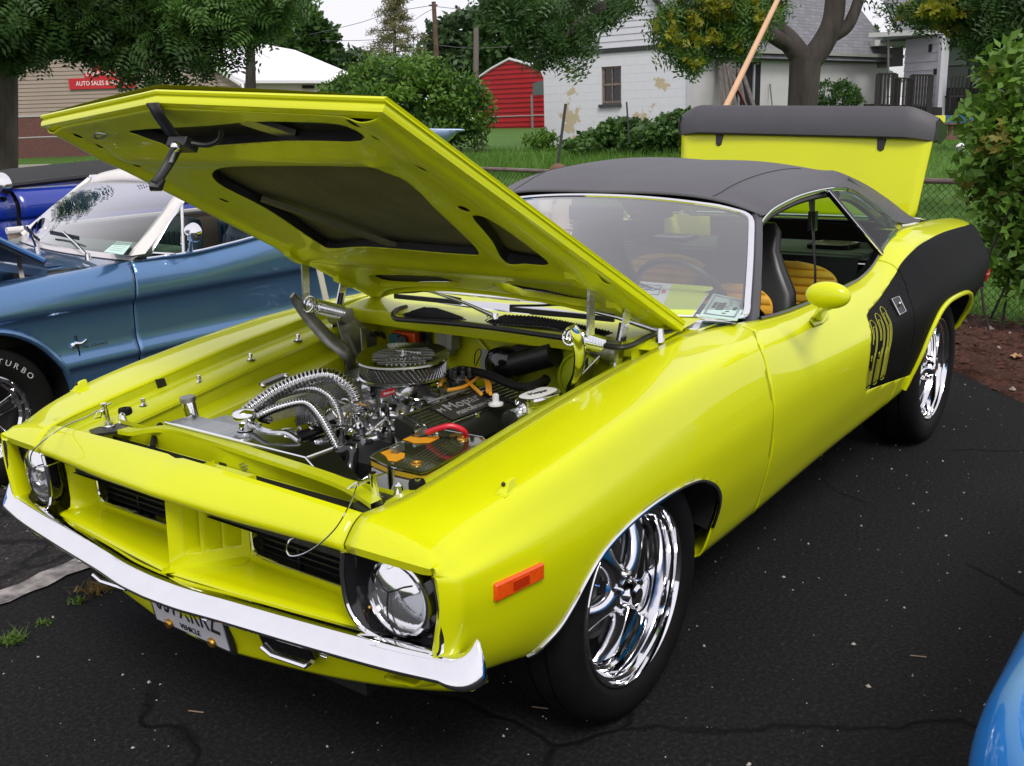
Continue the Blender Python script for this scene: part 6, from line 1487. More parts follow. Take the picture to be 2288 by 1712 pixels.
# roof and gutter band
g0 = atd(1940, 80, 32); g1 = atd(2420, 66, 30.5); gz_ = atd(2100, 74, 32)[2]
G0 = np.array([*g0[:2], gz_]); G1 = np.array([*g1[:2], gz_]); B().bar(G0, G1, .25, .13).done('gutter', mat('gutter_pale', (.42, .42, .42), .5), h2)
b0 = atd(2018, 60, 36); back_ = fh*3.2+np.array([0, 0, 1.25]); G0b = np.array([*atd(2010, 80, 32)[:2], gz_+.05])
roofplane(G0b, np.array([*G1[:2], gz_+.05]), np.array([*G1[:2], gz_+.05])+back_, G0b+back_+rh*.6, 'roof', h2)
b = B().prism([G0b+(0, 0, -.1), G1+(0, 0, -.05), G1+fh*3+(0, 0, -.05), G0b+fh*3+(0, 0, -.1)], (0, 0, -.05)); b.done('porch_ceiling', mat('ceiling_grey', (.09, .09, .09), .8), h2)
p0 = atd(1945, 98, 34); p1 = atd(2022, 96, 34); B().bar(p0, p1, .8, .18).done('awning', mat('awning_white', (.5, .52, .5), .6), h2)
p0 = atd(1962, 112, 34.2); p1 = atd(2018, 108, 34.2); B().bar(p0-np.array([0, 0, .25]), p1-np.array([0, 0, .25]), .1, .6).done('fascia_panel', mat('fascia_dark', (.12, .11, .12), .7), h2)
B().bar(atd(1985, 90, 32), atd(1984, 245, 32), .05, .05, up=fh).done('pole_post', mat('post_thin', (.12, .12, .12), .6), h2)
# bright neighbours seen through the gap
nb_ = thing('far_shed', atd(1995, 200, 60), 'pale distant shed seen through the gap behind the deck', 'shed'); q = [atd(1968, 141, 60), atd(2030, 141, 60), atd(2030, 215, 60), atd(1968, 215, 60)]; B().prism(q, fh*3).done('shed_wall', mat('pale_wall', (.75, .75, .78), .7), nb_)
B().prism([atd(1966, 150, 59.8), atd(1990, 160, 59.8), atd(2015, 182, 59.8), atd(2010, 186, 59.8), atd(1966, 160, 59.8)], -fh*.3).done('shed_roof', mat('shed_roof_green', (.1, .16, .14), .6), nb_)
dk = thing('deck_railing', atd(2010, 240, 31), 'dark wooden deck railing with balusters by the clapboard house', 'railing'); dm = mat('dark_stain', (.012, .010, .010), .7)
for u0, v0, u1, v1, n in ((1963, 165, 2002, 165, 5), (2004, 175, 2036, 176, 4), (2038, 168, 2082, 168, 7)):
    P0, P1 = atd(u0, v0, 31), atd(u1, v1, 31); h_ = P0[2]-.85
    B().bar(P0, P1, .09, .05).done('top_rail', dm, dk); B().bar(P0-np.array([0, 0, h_*.88]), P1-np.array([0, 0, h_*.88]), .06, .06).done('bottom_rail', dm, dk)
    for k in range(n+1):
        p = P0+(P1-P0)*k/n; wd = .13 if k in (0, n) else .045; B().bar(p, p-np.array([0, 0, h_]), wd, .05, up=fh).done('baluster', dm, dk)
B().prism([atd(1955, 232, 31.5), atd(2105, 240, 31), atd(2105, 262, 31), atd(1955, 256, 31.5)], fh*1.).done('deck_fascia', dm, dk)
# patio furniture
for u, lb in ((2130, 'dark metal patio chair left of the table under the porch'), (2165, 'dark tall backed patio chair nearest the patio table'), (2200, 'dark patio chair half hidden by the bush leaves')):
    p = atd(u, 248, 31.5); ch = thing('patio_chair', p, lb, 'chair', 'patio chairs under the porch'); w_ = .26
    B().box(p+np.array([0, 0, .42]), (.5, .5, .05), (fh, rh, (0, 0, 1))).done('seat', dm, ch)
    for k in range(5): B().bar(p+rh*(-.22+.11*k)+fh*-.2+np.array([0, 0, .45]), p+rh*(-.22+.11*k)-fh*.28+np.array([0, 0, 1.0]), .05, .02, up=fh).done('back_slat', dm, ch)
    for i in (-1, 1):
        for j in (-1, 1): B().bar(p+rh*.22*i+fh*.22*j, p+rh*.22*i+fh*.22*j+np.array([0, 0, .42]), .04, .04, up=fh).done('leg', dm, ch)
p = atd(2215, 238, 31); tb = thing('patio_table', p, 'dark round patio table under the porch', 'table'); B().lathe([(0, .74), (.6, .74), (.6, .70), (0, .70)], p, (0, 0, 1), 20).done('tabletop', dm, tb); B().cyl(p, p+np.array([0, 0, .7]), .05).done('pedestal', dm, tb)
# blue picnic bench
bp0 = thing('picnic_bench', atd(2150, 300, 25), 'low wooden bench with a blue and yellow painted top on the lawn', 'bench'); q0, q1 = atd(2098, 266, 25), atd(2230, 268, 24.6)
up1 = np.array([0, 0, 1.])
B().bar(q0, q1, .5, .17).done('blue_top', mat('blue_paint', (.02, .13, .26), .5), bp0)
qy = atd(2098, 266, 24.7); B().bar(qy-rh*.1, qy+rh*.14, .06, .16).done('yellow_panel', mat('yellow_panel', (.75, .70, .05), .5), bp0)
br = mat('brown_plank', (.16, .08, .06), .7, var=.3, vs=10)
B().bar(atd(2105, 276, 24.9), atd(2240, 278, 24.5), .45, .04).done('under_rail', br, bp0)
B().bar(atd(2110, 308, 24.6), atd(2215, 309, 24.4), .30, .08).done('seat_plank', br, bp0)
for u in (2122, 2135, 2190): B().bar(atd(u, 277, 24.8), atd(u, 305, 24.8), .07, .05, up=fh).done('leg', br, bp0)
# soccer ball
sb = atd(2146.5, 331, 22.5); R0 = .108; ball = thing('soccer_ball', sb-np.array([0, 0, R0]), 'white soccer ball with black patches on the shaded lawn', 'ball')
B().ball(sb, R0, 28, 20).done('ball_shell', M['white'], ball)
phi = (1+5**.5)/2; dirs = [(0, a, b*phi) for a in (1, -1) for b in (1, -1)]+[(a, b*phi, 0) for a in (1, -1) for b in (1, -1)]+[(b*phi, 0, a) for a in (1, -1) for b in (1, -1)]
for d in dirs:
    d = np.array(d)/np.linalg.norm(d); th_ = .5; d = np.array([d[0]*math.cos(th_)-d[1]*math.sin(th_), d[0]*math.sin(th_)+d[1]*math.cos(th_), d[2]])
    B().lathe([(.0, R0*1.012), (R0*.20, R0*.995), (R0*.33, R0*.952)], sb, d, 5).done('ball_patch', M['ink'], ball)

# ------------------------------------------------------------------ red carport shed
cpd = 44; c_ = thing('metal_carport', atd(1150, 285, cpd), 'bright red ribbed metal carport with a white trimmed arched roof', 'shed')
rr0, rr1 = atd(1070, 280, cpd), atd(1240, 280, cpd-2); rw = Wall(rr0, rr1); redp = mat('red_metal', (.42, .012, .02), .4, var=.05, vs=2)
pr = [rw.uv(u, v) for u, v in ((1070,190),(1075,170),(1100,153),(1139,132),(1180,143),(1210,155),(1217,172))]
zb = .85; pr2 = [(0.05, pr[1][1])]+pr[2:]+[(rw.L, pr[-1][1]-.2)]
b = B().add([rw.P(0.05, zb), rw.P(rw.L, zb)]+[rw.P(a, z) for a, z in pr2[::-1]], [tuple(range(2+len(pr2)))]); b.done('end_panel', redp, c_)
zz = zb+.05
while zz < pr[3][1]-.15:
    inb = [a for a in np.linspace(.05, rw.L, 60) if zz < np.interp(a, [p[0] for p in pr2], [p[1] for p in pr2])-.05]
    if len(inb) > 3: B().bar(rw.P(inb[0], zz, .02), rw.P(inb[-1], zz, .02), .05, .07, up=(0, 0, 1)).done('metal_rib', redp, c_)
    zz += .19
B().tube([rw.P(a, z, .05) for a, z in [(pr[0][0], pr[0][1]-.05)]+pr], .055, 6).done('roof_trim', mat('trim_white', (.6, .6, .62), .5), c_)
bk_ = fh*7+rh*1.5
B().grid([[rw.P(a, z+.03, .05) for a, z in pr], [rw.P(a, z+.03, .05)+bk_ for a, z in pr]]).done('roof_panel', mat('red_roof_sheen', (.55, .05, .08), .3), c_)
a0, z0 = rw.uv(1192, 213); a1, z1 = rw.uv(1216, 180)
b = B().add([rw.P(a0, z0, .06), rw.P(a0+.02, z0+.45, .06), rw.P(a0+.3, z1-.02, .06), rw.P(a1+.4, z1, .06), rw.P(a1+.4, z0, .06)], [(0, 1, 2, 3, 4)]); b.done('side_opening', mat('opening_green', (.09, .12, .11), .6), c_)
B().tube([rw.P(a0+.1, zb, .3), rw.P(a0+.1, z0, .3)], .05, 6).done('corner_post', mat('galv', (.3, .26, .26), .4, .5), c_)

# ------------------------------------------------------------------ tan building with sign, white roofed building
tw_ = Wall(atd(-250, 250, 32.5), atd(545, 250, 33)); tb_ = thing('tan_building', atd(150, 340, 32), 'tan sided building on a brick base with a red sign', 'building')
tan = mat('tan_siding', (.30, .24, .19), .6, var=.04, vs=2); zs_ = tw_.uv(60, 259)[1]; 
_, zr1 = tw_.uv(532, 186); ar1 = tw_.L-.2; arA, zrA = tw_.uv(431, 123); sl_ = (zrA-zr1)/(tw_.uv(532, 186)[0]-arA)
def rakez(a): return min(zr1+(tw_.uv(532, 186)[0]-a)*sl_, zr1+6.5)
b = B().add([tw_.P(0, .7, -.05), tw_.P(tw_.L, .7, -.05), tw_.P(tw_.L, zr1-.1, -.05), tw_.P(tw_.L-8, rakez(tw_.L-8)-.05, -.05), tw_.P(0, rakez(tw_.L-8)-.05, -.05)], [(0, 1, 2, 3, 4)]); b.done('wall_core', tan, tb_)
z = zs_; hb = .118
while z < zs_+4.4:
    aR = tw_.uv(532, 186)[0]-max(0, (z+hb-zr1)/sl_)
    if aR < 1: break
    b = B(); b.add([tw_.P(0, z, .022), tw_.P(aR, z, .022), tw_.P(aR, z+hb, .0), tw_.P(0, z+hb, .0), tw_.P(0, z, -.03), tw_.P(aR, z, -.03)], [(0, 1, 2, 3), (0, 4, 5, 1)]); b.done('siding_board', tan, tb_, smooth=False); z += hb
bkm = mat('brown_brick', (.13, .055, .045), .85, var=.2, vs=12); t_ = bkm.node_tree
b = B(); tw_.box(b, 0, tw_.L, .5, zs_-.02, -.1, .03); b.done('brick_base', bkm, tb_)
b = B(); tw_.box(b, 0, tw_.L, zs_-.04, zs_+.01, .0, .05); b.done('starter_strip', mat('strip_white', (.4, .38, .36), .6), tb_)
p = tw_.P(tw_.uv(431, 123)[0]-2.2, rakez(tw_.uv(431, 123)[0]-2.2), .15); q = tw_.P(tw_.uv(540, 190)[0], tw_.uv(540, 190)[1], .15); B().bar(p, q, .06, .18, up=tw_.n).done('rake_board', mat('rake_white', (.62, .6, .58), .6), tb_)
sg_ = thing('shop_sign', tw_.P(tw_.uv(240, 185)[0], tw_.uv(240, 185)[1], .1), 'red shop sign with white letters half hidden by leaves', 'sign')
rs_ = mat('sign_red', (.45, .008, .015), .4)
a0, z1 = tw_.uv(154, 176); a1, z0 = tw_.uv(305, 196); b = B(); tw_.box(b, a0, a1, z0, z1, .03, .07); b.done('sign_board', rs_, sg_)
a0b, z1b = tw_.uv(185, 160); b = B(); tw_.box(b, a0+.5, a1-.4, z1+.002, z1b-.05, .03, .07); b.done('upper_board', rs_, sg_)
a2, z2 = tw_.uv(228, 148); b = B().prism([tw_.P(a2-.35, z1b-.05, .03), tw_.P(a2+.45, z1b-.05, .03), tw_.P(a2+.3, z1b+.2, .03), tw_.P(a2-.2, z1b+.2, .03)], tw_.n*.04); b.done('sign_crest', rs_, sg_)
text('AUTO SALES & SERVICE', .19, tw_.P((a0+a1)/2, (z0+z1)/2, .075), tw_.e if np.dot(tw_.e, rh) > 0 else -tw_.e, (0, 0, 1), M['white'], sg_, xs=.80)
text('LANNING\'S', .20, tw_.P((a0+a1)/2, z1+.12, .075), tw_.e if np.dot(tw_.e, rh) > 0 else -tw_.e, (0, 0, 1), M['white'], sg_, xs=.9)
wr = thing('white_roof_building', atd(640, 200, 46), 'low cream building with a bright white metal roof', 'building')
q = [atd(u, v, 46) for u, v in ((545, 186), (795, 186), (795, 290), (545, 290))]; B().prism(q, fh*3).done('cream_wall', mat('cream_wall', (.55, .48, .42), .7), wr)
q = [(atd(420, 130, 47)), atd(575, 102, 50), atd(660, 118, 50), atd(775, 166, 48), atd(790, 186, 45.7), atd(545, 186, 45.7)]
B().prism(q, np.array([0, 0, .12])).done('metal_roof', mat('white_metal', (.82, .80, .85), .4), wr)
b = B().bar(atd(675, 194, 45.9), atd(702, 194, 45.9), .05, .12); b.done('window', M['void'], wr)

# ------------------------------------------------------------------ poles and wires
up = thing('utility_pole', atd(975, 290, 55), 'tall brown utility pole above the round bush', 'pole'); B().tube([atd(984, 290, 55), atd(969, 4, 55)], [.15, .11], 10).done('pole_shaft', mat('pole_wood', (.12, .07, .05), .9, var=.3, vs=4), up)
B().cyl(atd(967, 12, 55)-rh*.2, atd(967, 12, 55)+rh*.25, .04).done('insulator_arm', BARKD, up)
u2_ = thing('wooden_post', atd(1062, 290, 42), 'short weathered post beside the red carport', 'post'); B().tube([atd(1063, 300, 42), atd(1064, 62, 42)], [.12, .10], 8).done('post_shaft', mat('post_grey_wood', (.16, .13, .12), .9), u2_)
def wire(pts, d, lb):
    P = [atd(u, v, dd) for (u, v), dd in zip(pts, d)]; w_ = thing('power_line', P[0], lb, 'wire'); B().tube(spl(P, 8), .014, 4).done('wire', mat('wire_grey', (.10, .10, .11), .6) if 'wire_grey' not in bpy.data.materials else bpy.data.materials['wire_grey'], w_)
wire([(690,78),(800,52),(860,32),(905,22),(968,12)], [60,58,57,56,55], 'thin power line rising from the left to the pole top')
wire([(968,14),(1040,22),(1100,27),(1260,30)], [55,54,53,50], 'thin power line running right from the pole top')
wire([(920,50),(945,32),(968,20)], [60,57,55], 'short slanting line just left of the pole top')
wire([(720,92),(850,88),(970,70)], [60,58,55], 'lower faint power line left of the pole')
wire([(745,112),(830,104),(960,98)], [60,58,55], 'lowest faint power line left of the pole')
wire([(970,100),(1060,108),(1200,100)], [55,50,48], 'faint line from the pole towards the house')

# ------------------------------------------------------------------ fences
def chain(P0, P1, h, name, lb, wires=True, posts=2.4, rail_m=None, pitch=.057):
    f = thing(name, P0, lb, 'fence'); P0 = np.array(P0, float); P1 = np.array(P1, float); L = np.linalg.norm(P1-P0); e = (P1-P0)/L
    rm = rail_m or mat('rusty_rail', (.22, .16, .14), .5, .3, var=.5, vs=6); n = max(2, int(L/posts)+1)
    B().tube([P0+(P1-P0)*k/24+np.array([0, 0, h+.004*math.sin(k)]) for k in range(25)], .021, 8).done('top_rail', rm, f)
    for k in range(n): p = P0+(P1-P0)*k/(n-1); B().cyl(p-np.array([0, 0, .1]), p+np.array([0, 0, h+.03]), .024).done('fence_post', rm, f)
    if wires:
        V = []; nrm = np.cross(e, (0, 0, 1)); m_ = int(L/pitch)
        b = B(); r_ = .0022; hh = h-.02
        for k in range(-int(hh/pitch), m_+1):
            for s in (1, -1):
                a0 = k*pitch if s > 0 else (k+int(hh/pitch))*pitch; a1 = a0+s*hh
                t0, t1 = 0., 1.
                lo, hi = (a0, a1)
                if min(lo, hi) < 0:
                    if s > 0: t0 = (0-a0)/hh
                    else: t1 = (a0-0)/hh
                if max(lo, hi) > L:
                    if s > 0: t1 = (L-a0)/hh
                    else: t0 = (a0-L)/hh
                if t1-t0 < .02: continue
                p = P0+e*(a0+s*hh*t0)+np.array([0, 0, .02+hh*t0]); q = P0+e*(a0+s*hh*t1)+np.array([0, 0, .02+hh*t1])
                for j in range(3):
                    a, c = 2*math.pi*j/3, 2*math.pi*(j+1)/3
                    u_ = nrm; w_ = np.cross(q-p, nrm); w_ /= np.linalg.norm(w_)
                    oa, oc = r_*(math.cos(a)*u_+math.sin(a)*w_), r_*(math.cos(c)*u_+math.sin(c)*w_); V += [p+oa, q+oa, q+oc, p+oc]
        link('wire_mesh', fastmesh('wire_mesh', np.array(V), 4), mat('mesh_wire', (.035, .032, .03), .6, .2) if 'mesh_wire' not in bpy.data.materials else bpy.data.materials['mesh_wire'], f, kind='stuff')
    return f
fa = PW(11.6, -1.5); fb = PW(6.6, 4.4)
fa[2] = gz(fa)-.02; fb[2] = 0
f0 = atd(1060, 382, 11.3); f1 = atd(2288, 411, 6.95); 
F0 = np.array([f0[0], f0[1], 0.02]); F1 = np.array([f1[0], f1[1], 0.0]); dF = F1-F0; hF = (f0[2]+f1[2])/2
chain(F0-dF*.55, F1+dF*.15, hF, 'chain_link_fence', 'low chain link fence with rusty top rail behind the yellow car')
q0, q1 = atd(-60, 312, 28.5), atd(420, 298, 28.5); chain(np.array([q0[0], q0[1], .72]), np.array([q1[0], q1[1], .72]), q0[2]-.72, 'chain_link_fence', 'distant chain link fence before the tan building', True, 4.5, mat('galv_rail', (.32, .30, .30), .5, .4), pitch=.12)
B().bar(np.array([*atd(-80, 360, 27.5)[:2], .70]), np.array([*atd(110, 360, 27.5)[:2], .70]), .2, .15).done('kerb', mat('kerb_pale', (.35, .32, .28), .8), None, kind='structure')
q0, q1 = atd(1085, 262, 40), atd(1219, 259, 38); chain(np.array([q0[0], q0[1], .85]), np.array([q1[0], q1[1], .85]), q0[2]-.85, 'chain_link_fence', 'chain link fence in front of the red carport', False, 3., bpy.data.materials['galv_rail'])
tp = mat('t_post_dark', (.035, .035, .035), .7)
for (u0, v0), (u1, v1), d, lb in (((1247, 362), (1264, 232), 13.5, 'leaning dark steel post left of the block wall'), ((1405, 300), (1400, 228), 24, 'thin dark steel post in front of the leaning board')):
    p, q = atd(u0, v0, d), atd(u1, v1, d); o = thing('steel_post', p, lb, 'post'); B().bar(p-(q-p)*.3, q, .035, .03, up=fh).done('post_bar', tp, o)
pv = [atd(u, v, 26) for u, v in ((1145, 341), (1235, 338), (1232, 348), (1150, 349))]; B().add([(p[0], p[1], gz(p)+.0) for p in pv], [(0, 1, 2, 3)]).done('concrete_path', mat('pale_concrete', (.42, .40, .38), .8), None, kind='structure')
# tan wooden pole behind the trunk
pA, pB = atd(1620, 243, 6.6), atd(1757, -40, 7.4); po = thing('wooden_pole', pA-(pB-pA)*.9, 'long tan wooden pole leaning up behind the raised trunk', 'pole'); B().tube([pA-(pB-pA)*.45, pB], [.021, .017], 10).done('pole_shaft', mat('tan_wood', (.62, .38, .22), .6, var=.08, vs=6), po)

# ------------------------------------------------------------------ trees and shrubs
def tree_trunk(t, limbs, m):
    for pts, r0, r1 in limbs:
        P = spl(pts, 6); n = len(P); B().tube(P, [r0+(r1-r0)*i/(n-1) for i in range(n)], 12).done('trunk' if pts is limbs[0][0] else 'limb', m, t)
# left tree
T1 = thing('locust_tree', PW(12, -6.1, .1), 'feathery leaved tree overhanging the left corner with a thick grey trunk', 'tree')
tree_trunk(T1, [([atd(-22, 520, 12), atd(-18, 360, 12), atd(-14, 200, 12), atd(-10, 60, 12), atd(0, -80, 12)], .30, .20), ([atd(-10, 60, 12), atd(60, 10, 11.5), atd(160, -30, 11)], .10, .05), ([atd(0, 80, 12), atd(60, 50, 11.3), atd(140, 30, 11)], .06, .03)], BARK)
bl = [(atd(u, v-26, d), r) for u, v, d, r in ((60,50,11.5,(.9,.9,.34)), (130,20,11,(.8,.8,.4)), (230,50,11,(.9,.9,.36)), (330,45,11,(.8,.8,.36)), (300,-10,11,(1,1,.5)), (30,90,11.5,(.4,.5,.24)), (-60,20,11.5,(.8,.8,.6)), (200,0,11,(1,1,.4)))]
foliage('crown', bl, 13000, .20, L1, T1, frond(5, .34), clumps=44, spread=.17, flat=1.2, shell=.15, droop=.5)
bl = [(atd(u, v-26, d), r) for u, v, d, r in ((420,50,10.6,(.55,.55,.32)), (480,20,11,(.7,.7,.32)), (560,30,11,(.5,.5,.26)), (640,5,11.5,(.35,.35,.14)), (530,75,10.8,(.25,.3,.2)), (600,60,11,(.25,.3,.12)))]
foliage('crown', bl, 2600, .19, L3, T1, frond(5, .34), clumps=34, spread=.17, flat=1.2, shell=.2, droop=.5)
bl = [(atd(u, v-26, d), r) for u, v, d, r in ((60,140,11.5,(.22,.3,.14)), (100,115,11.2,(.22,.3,.13)), (190,115,11,(.3,.3,.16)), (250,130,10.8,(.3,.3,.15)), (330,125,10.5,(.35,.4,.2)), (410,125,10.5,(.35,.4,.24)), (370,175,10.5,(.2,.2,.11)), (290,190,10.6,(.10,.10,.07)), (470,150,10.6,(.16,.2,.16)), (540,130,10.8,(.10,.14,.12)), (340,195,10.4,(.16,.16,.05)), (20,150,11.5,(.2,.3,.10)))]
foliage('crown', bl, 1150, .19, L1, T1, frond(5, .34), clumps=26, spread=.17, flat=1.2, shell=.2, droop=.7)
B().tube(spl([atd(440, 0, 11), atd(400, 60, 10.8), atd(385, 120, 10.6)], 5), [.02]*5+[.012]*6, 6).done('branch', BARKD, T1)
B().tube(spl([atd(340, 0, 11), atd(372, 30, 10.9), atd(400, 28, 10.9), atd(520, 60, 10.8)], 5), .012, 6).done('branch', BARKD, T1)
# right forked tree
T2 = thing('forked_tree', atd(1795, 330, 20), 'thick forked tree with yellow tinged leaves in front of the white house', 'tree')
D = 20
tree_trunk(T2, [([atd(1790, 330, D), atd(1793, 240, D), atd(1797, 180, D), atd(1800, 130, D)], .27, .30),
    ([atd(1806, 150, D), atd(1765, 95, D), atd(1735, 65, D), atd(1710, 20, D), atd(1690, -60, D)], .22, .15),
    ([atd(1770, 105, D), atd(1720, 75, D-.3), atd(1680, 30, D-.5), atd(1655, -40, D-.5)], .15, .10),
    ([atd(1800, 150, D), atd(1840, 95, D), atd(1862, 40, D), atd(1870, -60, D)], .24, .18),
    ([atd(1852, 85, D), atd(1890, 62, D), atd(1908, 30, D), atd(1925, -20, D)], .13, .10),
    ([atd(1655, -40, D-.5), atd(1560, -50, D-2), atd(1400, -10, D-3), atd(1290, 60, D-4), atd(1240, 110, D-4)], .09, .03),
    ([atd(1280, 62, D-4), atd(1330, 20, D-3.6), atd(1400, -10, D-3)], .05, .06)], BARKD)
bl = [(atd(u, v, d), r) for u, v, d, r in ((1180,10,16,(.6,.6,.45)), (1240,50,16,(.5,.6,.45)), (1285,100,16,(.25,.3,.22)), (1272,140,16,(.16,.2,.13)), (1325,40,16.5,(.3,.3,.25)), (1210,90,16,(.3,.3,.35)), (1390,5,17,(.4,.4,.14)), (1300,0,16.5,(.6,.6,.4)), (1150,-10,16,(.5,.5,.3)))]
foliage('crown', bl, 3300, .20, L2, T2, frond(3, .42), clumps=22, spread=.12, flat=.6, shell=.3, droop=.8)
bl = [(atd(u, v, d), r) for u, v, d, r in ((1515,50,17,(.35,.4,.32)), (1560,90,17,(.55,.55,.4)), (1610,30,17,(.5,.5,.4)), (1530,120,16.5,(.24,.24,.18)), (1545,150,16.5,(.16,.16,.10)), (1660,60,17,(.35,.4,.4)), (1700,20,17.5,(.4,.4,.3)), (1490,90,16.5,(.22,.22,.3)), (1545,20,17,(.4,.4,.3)), (1640,110,17,(.15,.2,.2)))]
foliage('crown', bl, 3400, .20, L3, T2, frond(3, .42), clumps=26, spread=.15, flat=.6, shell=.2, droop=.6)
foliage('blossom', [(np.array(c)+np.array([0, 0, .08])-fh*.15, (r[0]*.9, r[1]*.9, r[2]*.8)) for c, r in bl], 1300, .10, L5, T2, pinch(4), clumps=10, spread=.12, flat=.6, shell=.5)
# dark branches in the upper right corner
T3 = thing('shade_tree', atd(2420, 380, 13), 'dark overhanging tree in the upper right corner of the yard', 'tree')
tree_trunk(T3, [([atd(2420, 420, 13), atd(2400, 200, 13), atd(2350, 0, 13)], .2, .15), ([atd(2350, 20, 13), atd(2200, -20, 13), atd(2080, -30, 13)], .08, .04)], BARKD)
bl = [(atd(u, v, d), r) for u, v, d, r in ((2050,15,13,(.4,.4,.16)), (2120,35,13,(.4,.4,.2)), (2190,50,13,(.4,.4,.25)), (2260,60,12.5,(.5,.5,.35)), (2300,20,12.5,(.6,.6,.4)), (2220,0,13,(.5,.5,.3)), (2290,110,12.5,(.28,.3,.3)), (2140,-10,13,(.5,.5,.2)), (2210,110,13,(.14,.14,.1)))]
foliage('crown', bl, 5200, .17, L1, T3, frond(3, .42), clumps=26, spread=.16, flat=.6, shell=.2, droop=.5)
foliage('light_sprays', [(atd(2070, 25, 12.8), (.45, .4, .12)), (atd(2150, 45, 12.8), (.3, .3, .12))], 260, .12, L5, T3, pinch(5), clumps=12, spread=.16)
# bush on the right near the fence
T4 = thing('viburnum_bush', PW(6.6, 3.9, .05), 'tall leafy bush with bronze young shoots at the right edge', 'bush')
bl = [(atd(u+16, v, d), r) for u, v, d, r in ((2250,230,6.9,(.26,.3,.30)), (2270,340,6.8,(.32,.35,.28)), (2245,400,6.8,(.24,.3,.22)), (2285,480,6.7,(.26,.3,.26)), (2275,560,6.7,(.20,.26,.22)), (2285,630,6.6,(.16,.2,.14)), (2300,150,6.9,(.22,.3,.2)), (2150,265,6.8,(.10,.12,.05)), (2160,300,6.8,(.08,.1,.05)), (2330,400,6.8,(.35,.4,.8)))]
foliage('leaves', bl, 5600, .085, L4, T4, LEAF*np.array([1, 1.3, 1]), clumps=46, spread=.13, flat=.8, shell=.35)
foliage('young_leaves', bl[:6], 1000, .075, L4, T4, LEAF*np.array([1, 1.3, 1]), clumps=40, spread=.2, flat=.8, shell=.8)
foliage('bronze_shoots', bl[:3], 260, .065, leafmat('leaf_bronze', (.12, .13, .02), (.26, .22, .04), 6), T4, pinch(4), clumps=14, spread=.08, flat=.8, shell=1.0)
for k in range(9): a = PW(6.7+.2*rng.normal(), 3.75+.3*rng.normal(), .02); B().tube(spl([a, a+np.array([.05*rng.normal(), .1*rng.normal(), .5]), a+np.array([.2*rng.normal(), .2*rng.normal(), 1.3])], 4), .009, 5).done('stem', BARKD, T4)
# big round bush
T5 = thing('round_bush', atd(920, 330, 29), 'large rounded green bush above the open hood', 'bush')
bl = [(atd(u, v, d), r) for u, v, d, r in ((900,235,29,(1.9,1.8,1.25)), (830,220,29,(1.1,1.2,.75)), (1000,235,28.8,(1.0,1.2,.85)), (900,170,29,(.95,1,.5)), (770,215,29,(.6,.8,.45)), (1060,260,28.8,(.45,.7,.55)), (1060,310,28.8,(.3,.5,.3)), (960,290,28.5,(1.3,1,.5)))]
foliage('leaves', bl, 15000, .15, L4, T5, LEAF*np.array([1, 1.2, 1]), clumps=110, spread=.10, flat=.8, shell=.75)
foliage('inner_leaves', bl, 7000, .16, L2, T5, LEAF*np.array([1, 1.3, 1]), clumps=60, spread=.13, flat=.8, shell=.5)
for u in (1070, 1080): B().tube([atd(u, 345, 28.6), atd(u-6, 290, 28.6)], .03, 6).done('stem', BARK, T5)
# far trees
def far_tree(name, lb, blobs, d, m, n, sz, trunk=None, cat='tree', gr=None):
    t = thing(name, atd(blobs[0][0], 275, d), lb, cat, gr)
    foliage('crown', [(atd(u, v, d), (r*d/2260, r*d/2260, rz*d/2260)) for u, v, r, rz in blobs], n, sz, m, t, LEAF*np.array([1, 1.6, 1]), clumps=60, spread=.13, flat=.6, shell=.6)
    B().tube([atd(blobs[0][0], 290, d), atd(blobs[0][0], blobs[0][1], d)], [.25, .12], 8).done('trunk', BARKD, t); return t
GR = 'trees on the skyline'
far_tree('far_tree', 'dark green tree on the skyline above the white metal roof', [(690,75,42,55),(720,95,35,35),(660,60,45,45),(640,110,60,40)], 62, L2, 4200, .42, gr=GR)
far_tree('far_tree', 'low dark hedge like trees between the white roof and the bush', [(760,140,60,28),(700,135,40,24),(820,150,50,24)], 66, L6, 2600, .42, gr=GR)
far_tree('far_tree', 'pale green tree right of the tall utility pole', [(1020,100,60,60),(985,95,40,42),(1050,70,48,40),(1010,150,70,40)], 64, L6, 4600, .42, gr=GR)
far_tree('far_tree', 'tall dark tree standing behind the red carport', [(1140,60,70,70),(1120,110,70,55),(1170,10,60,60),(1190,90,50,50),(1210,40,60,60)], 60, L2, 5200, .40, gr=GR)
far_tree('far_tree', 'bright green tree behind the pale shed on the left', [(560,20,60,45),(600,50,50,30),(510,30,50,35),(630,10,50,30)], 40, L4, 3800, .26, gr=GR)
far_tree('far_tree', 'small grey green tree over the white house roof end', [(1920,85,36,24),(1890,78,20,12)], 62, L6, 1100, .36, gr=GR)
far_tree('far_tree', 'distant trees glimpsed above the deck awning', [(1965,92,40,10),(2000,92,30,8)], 70, L6, 700, .36, gr=GR)
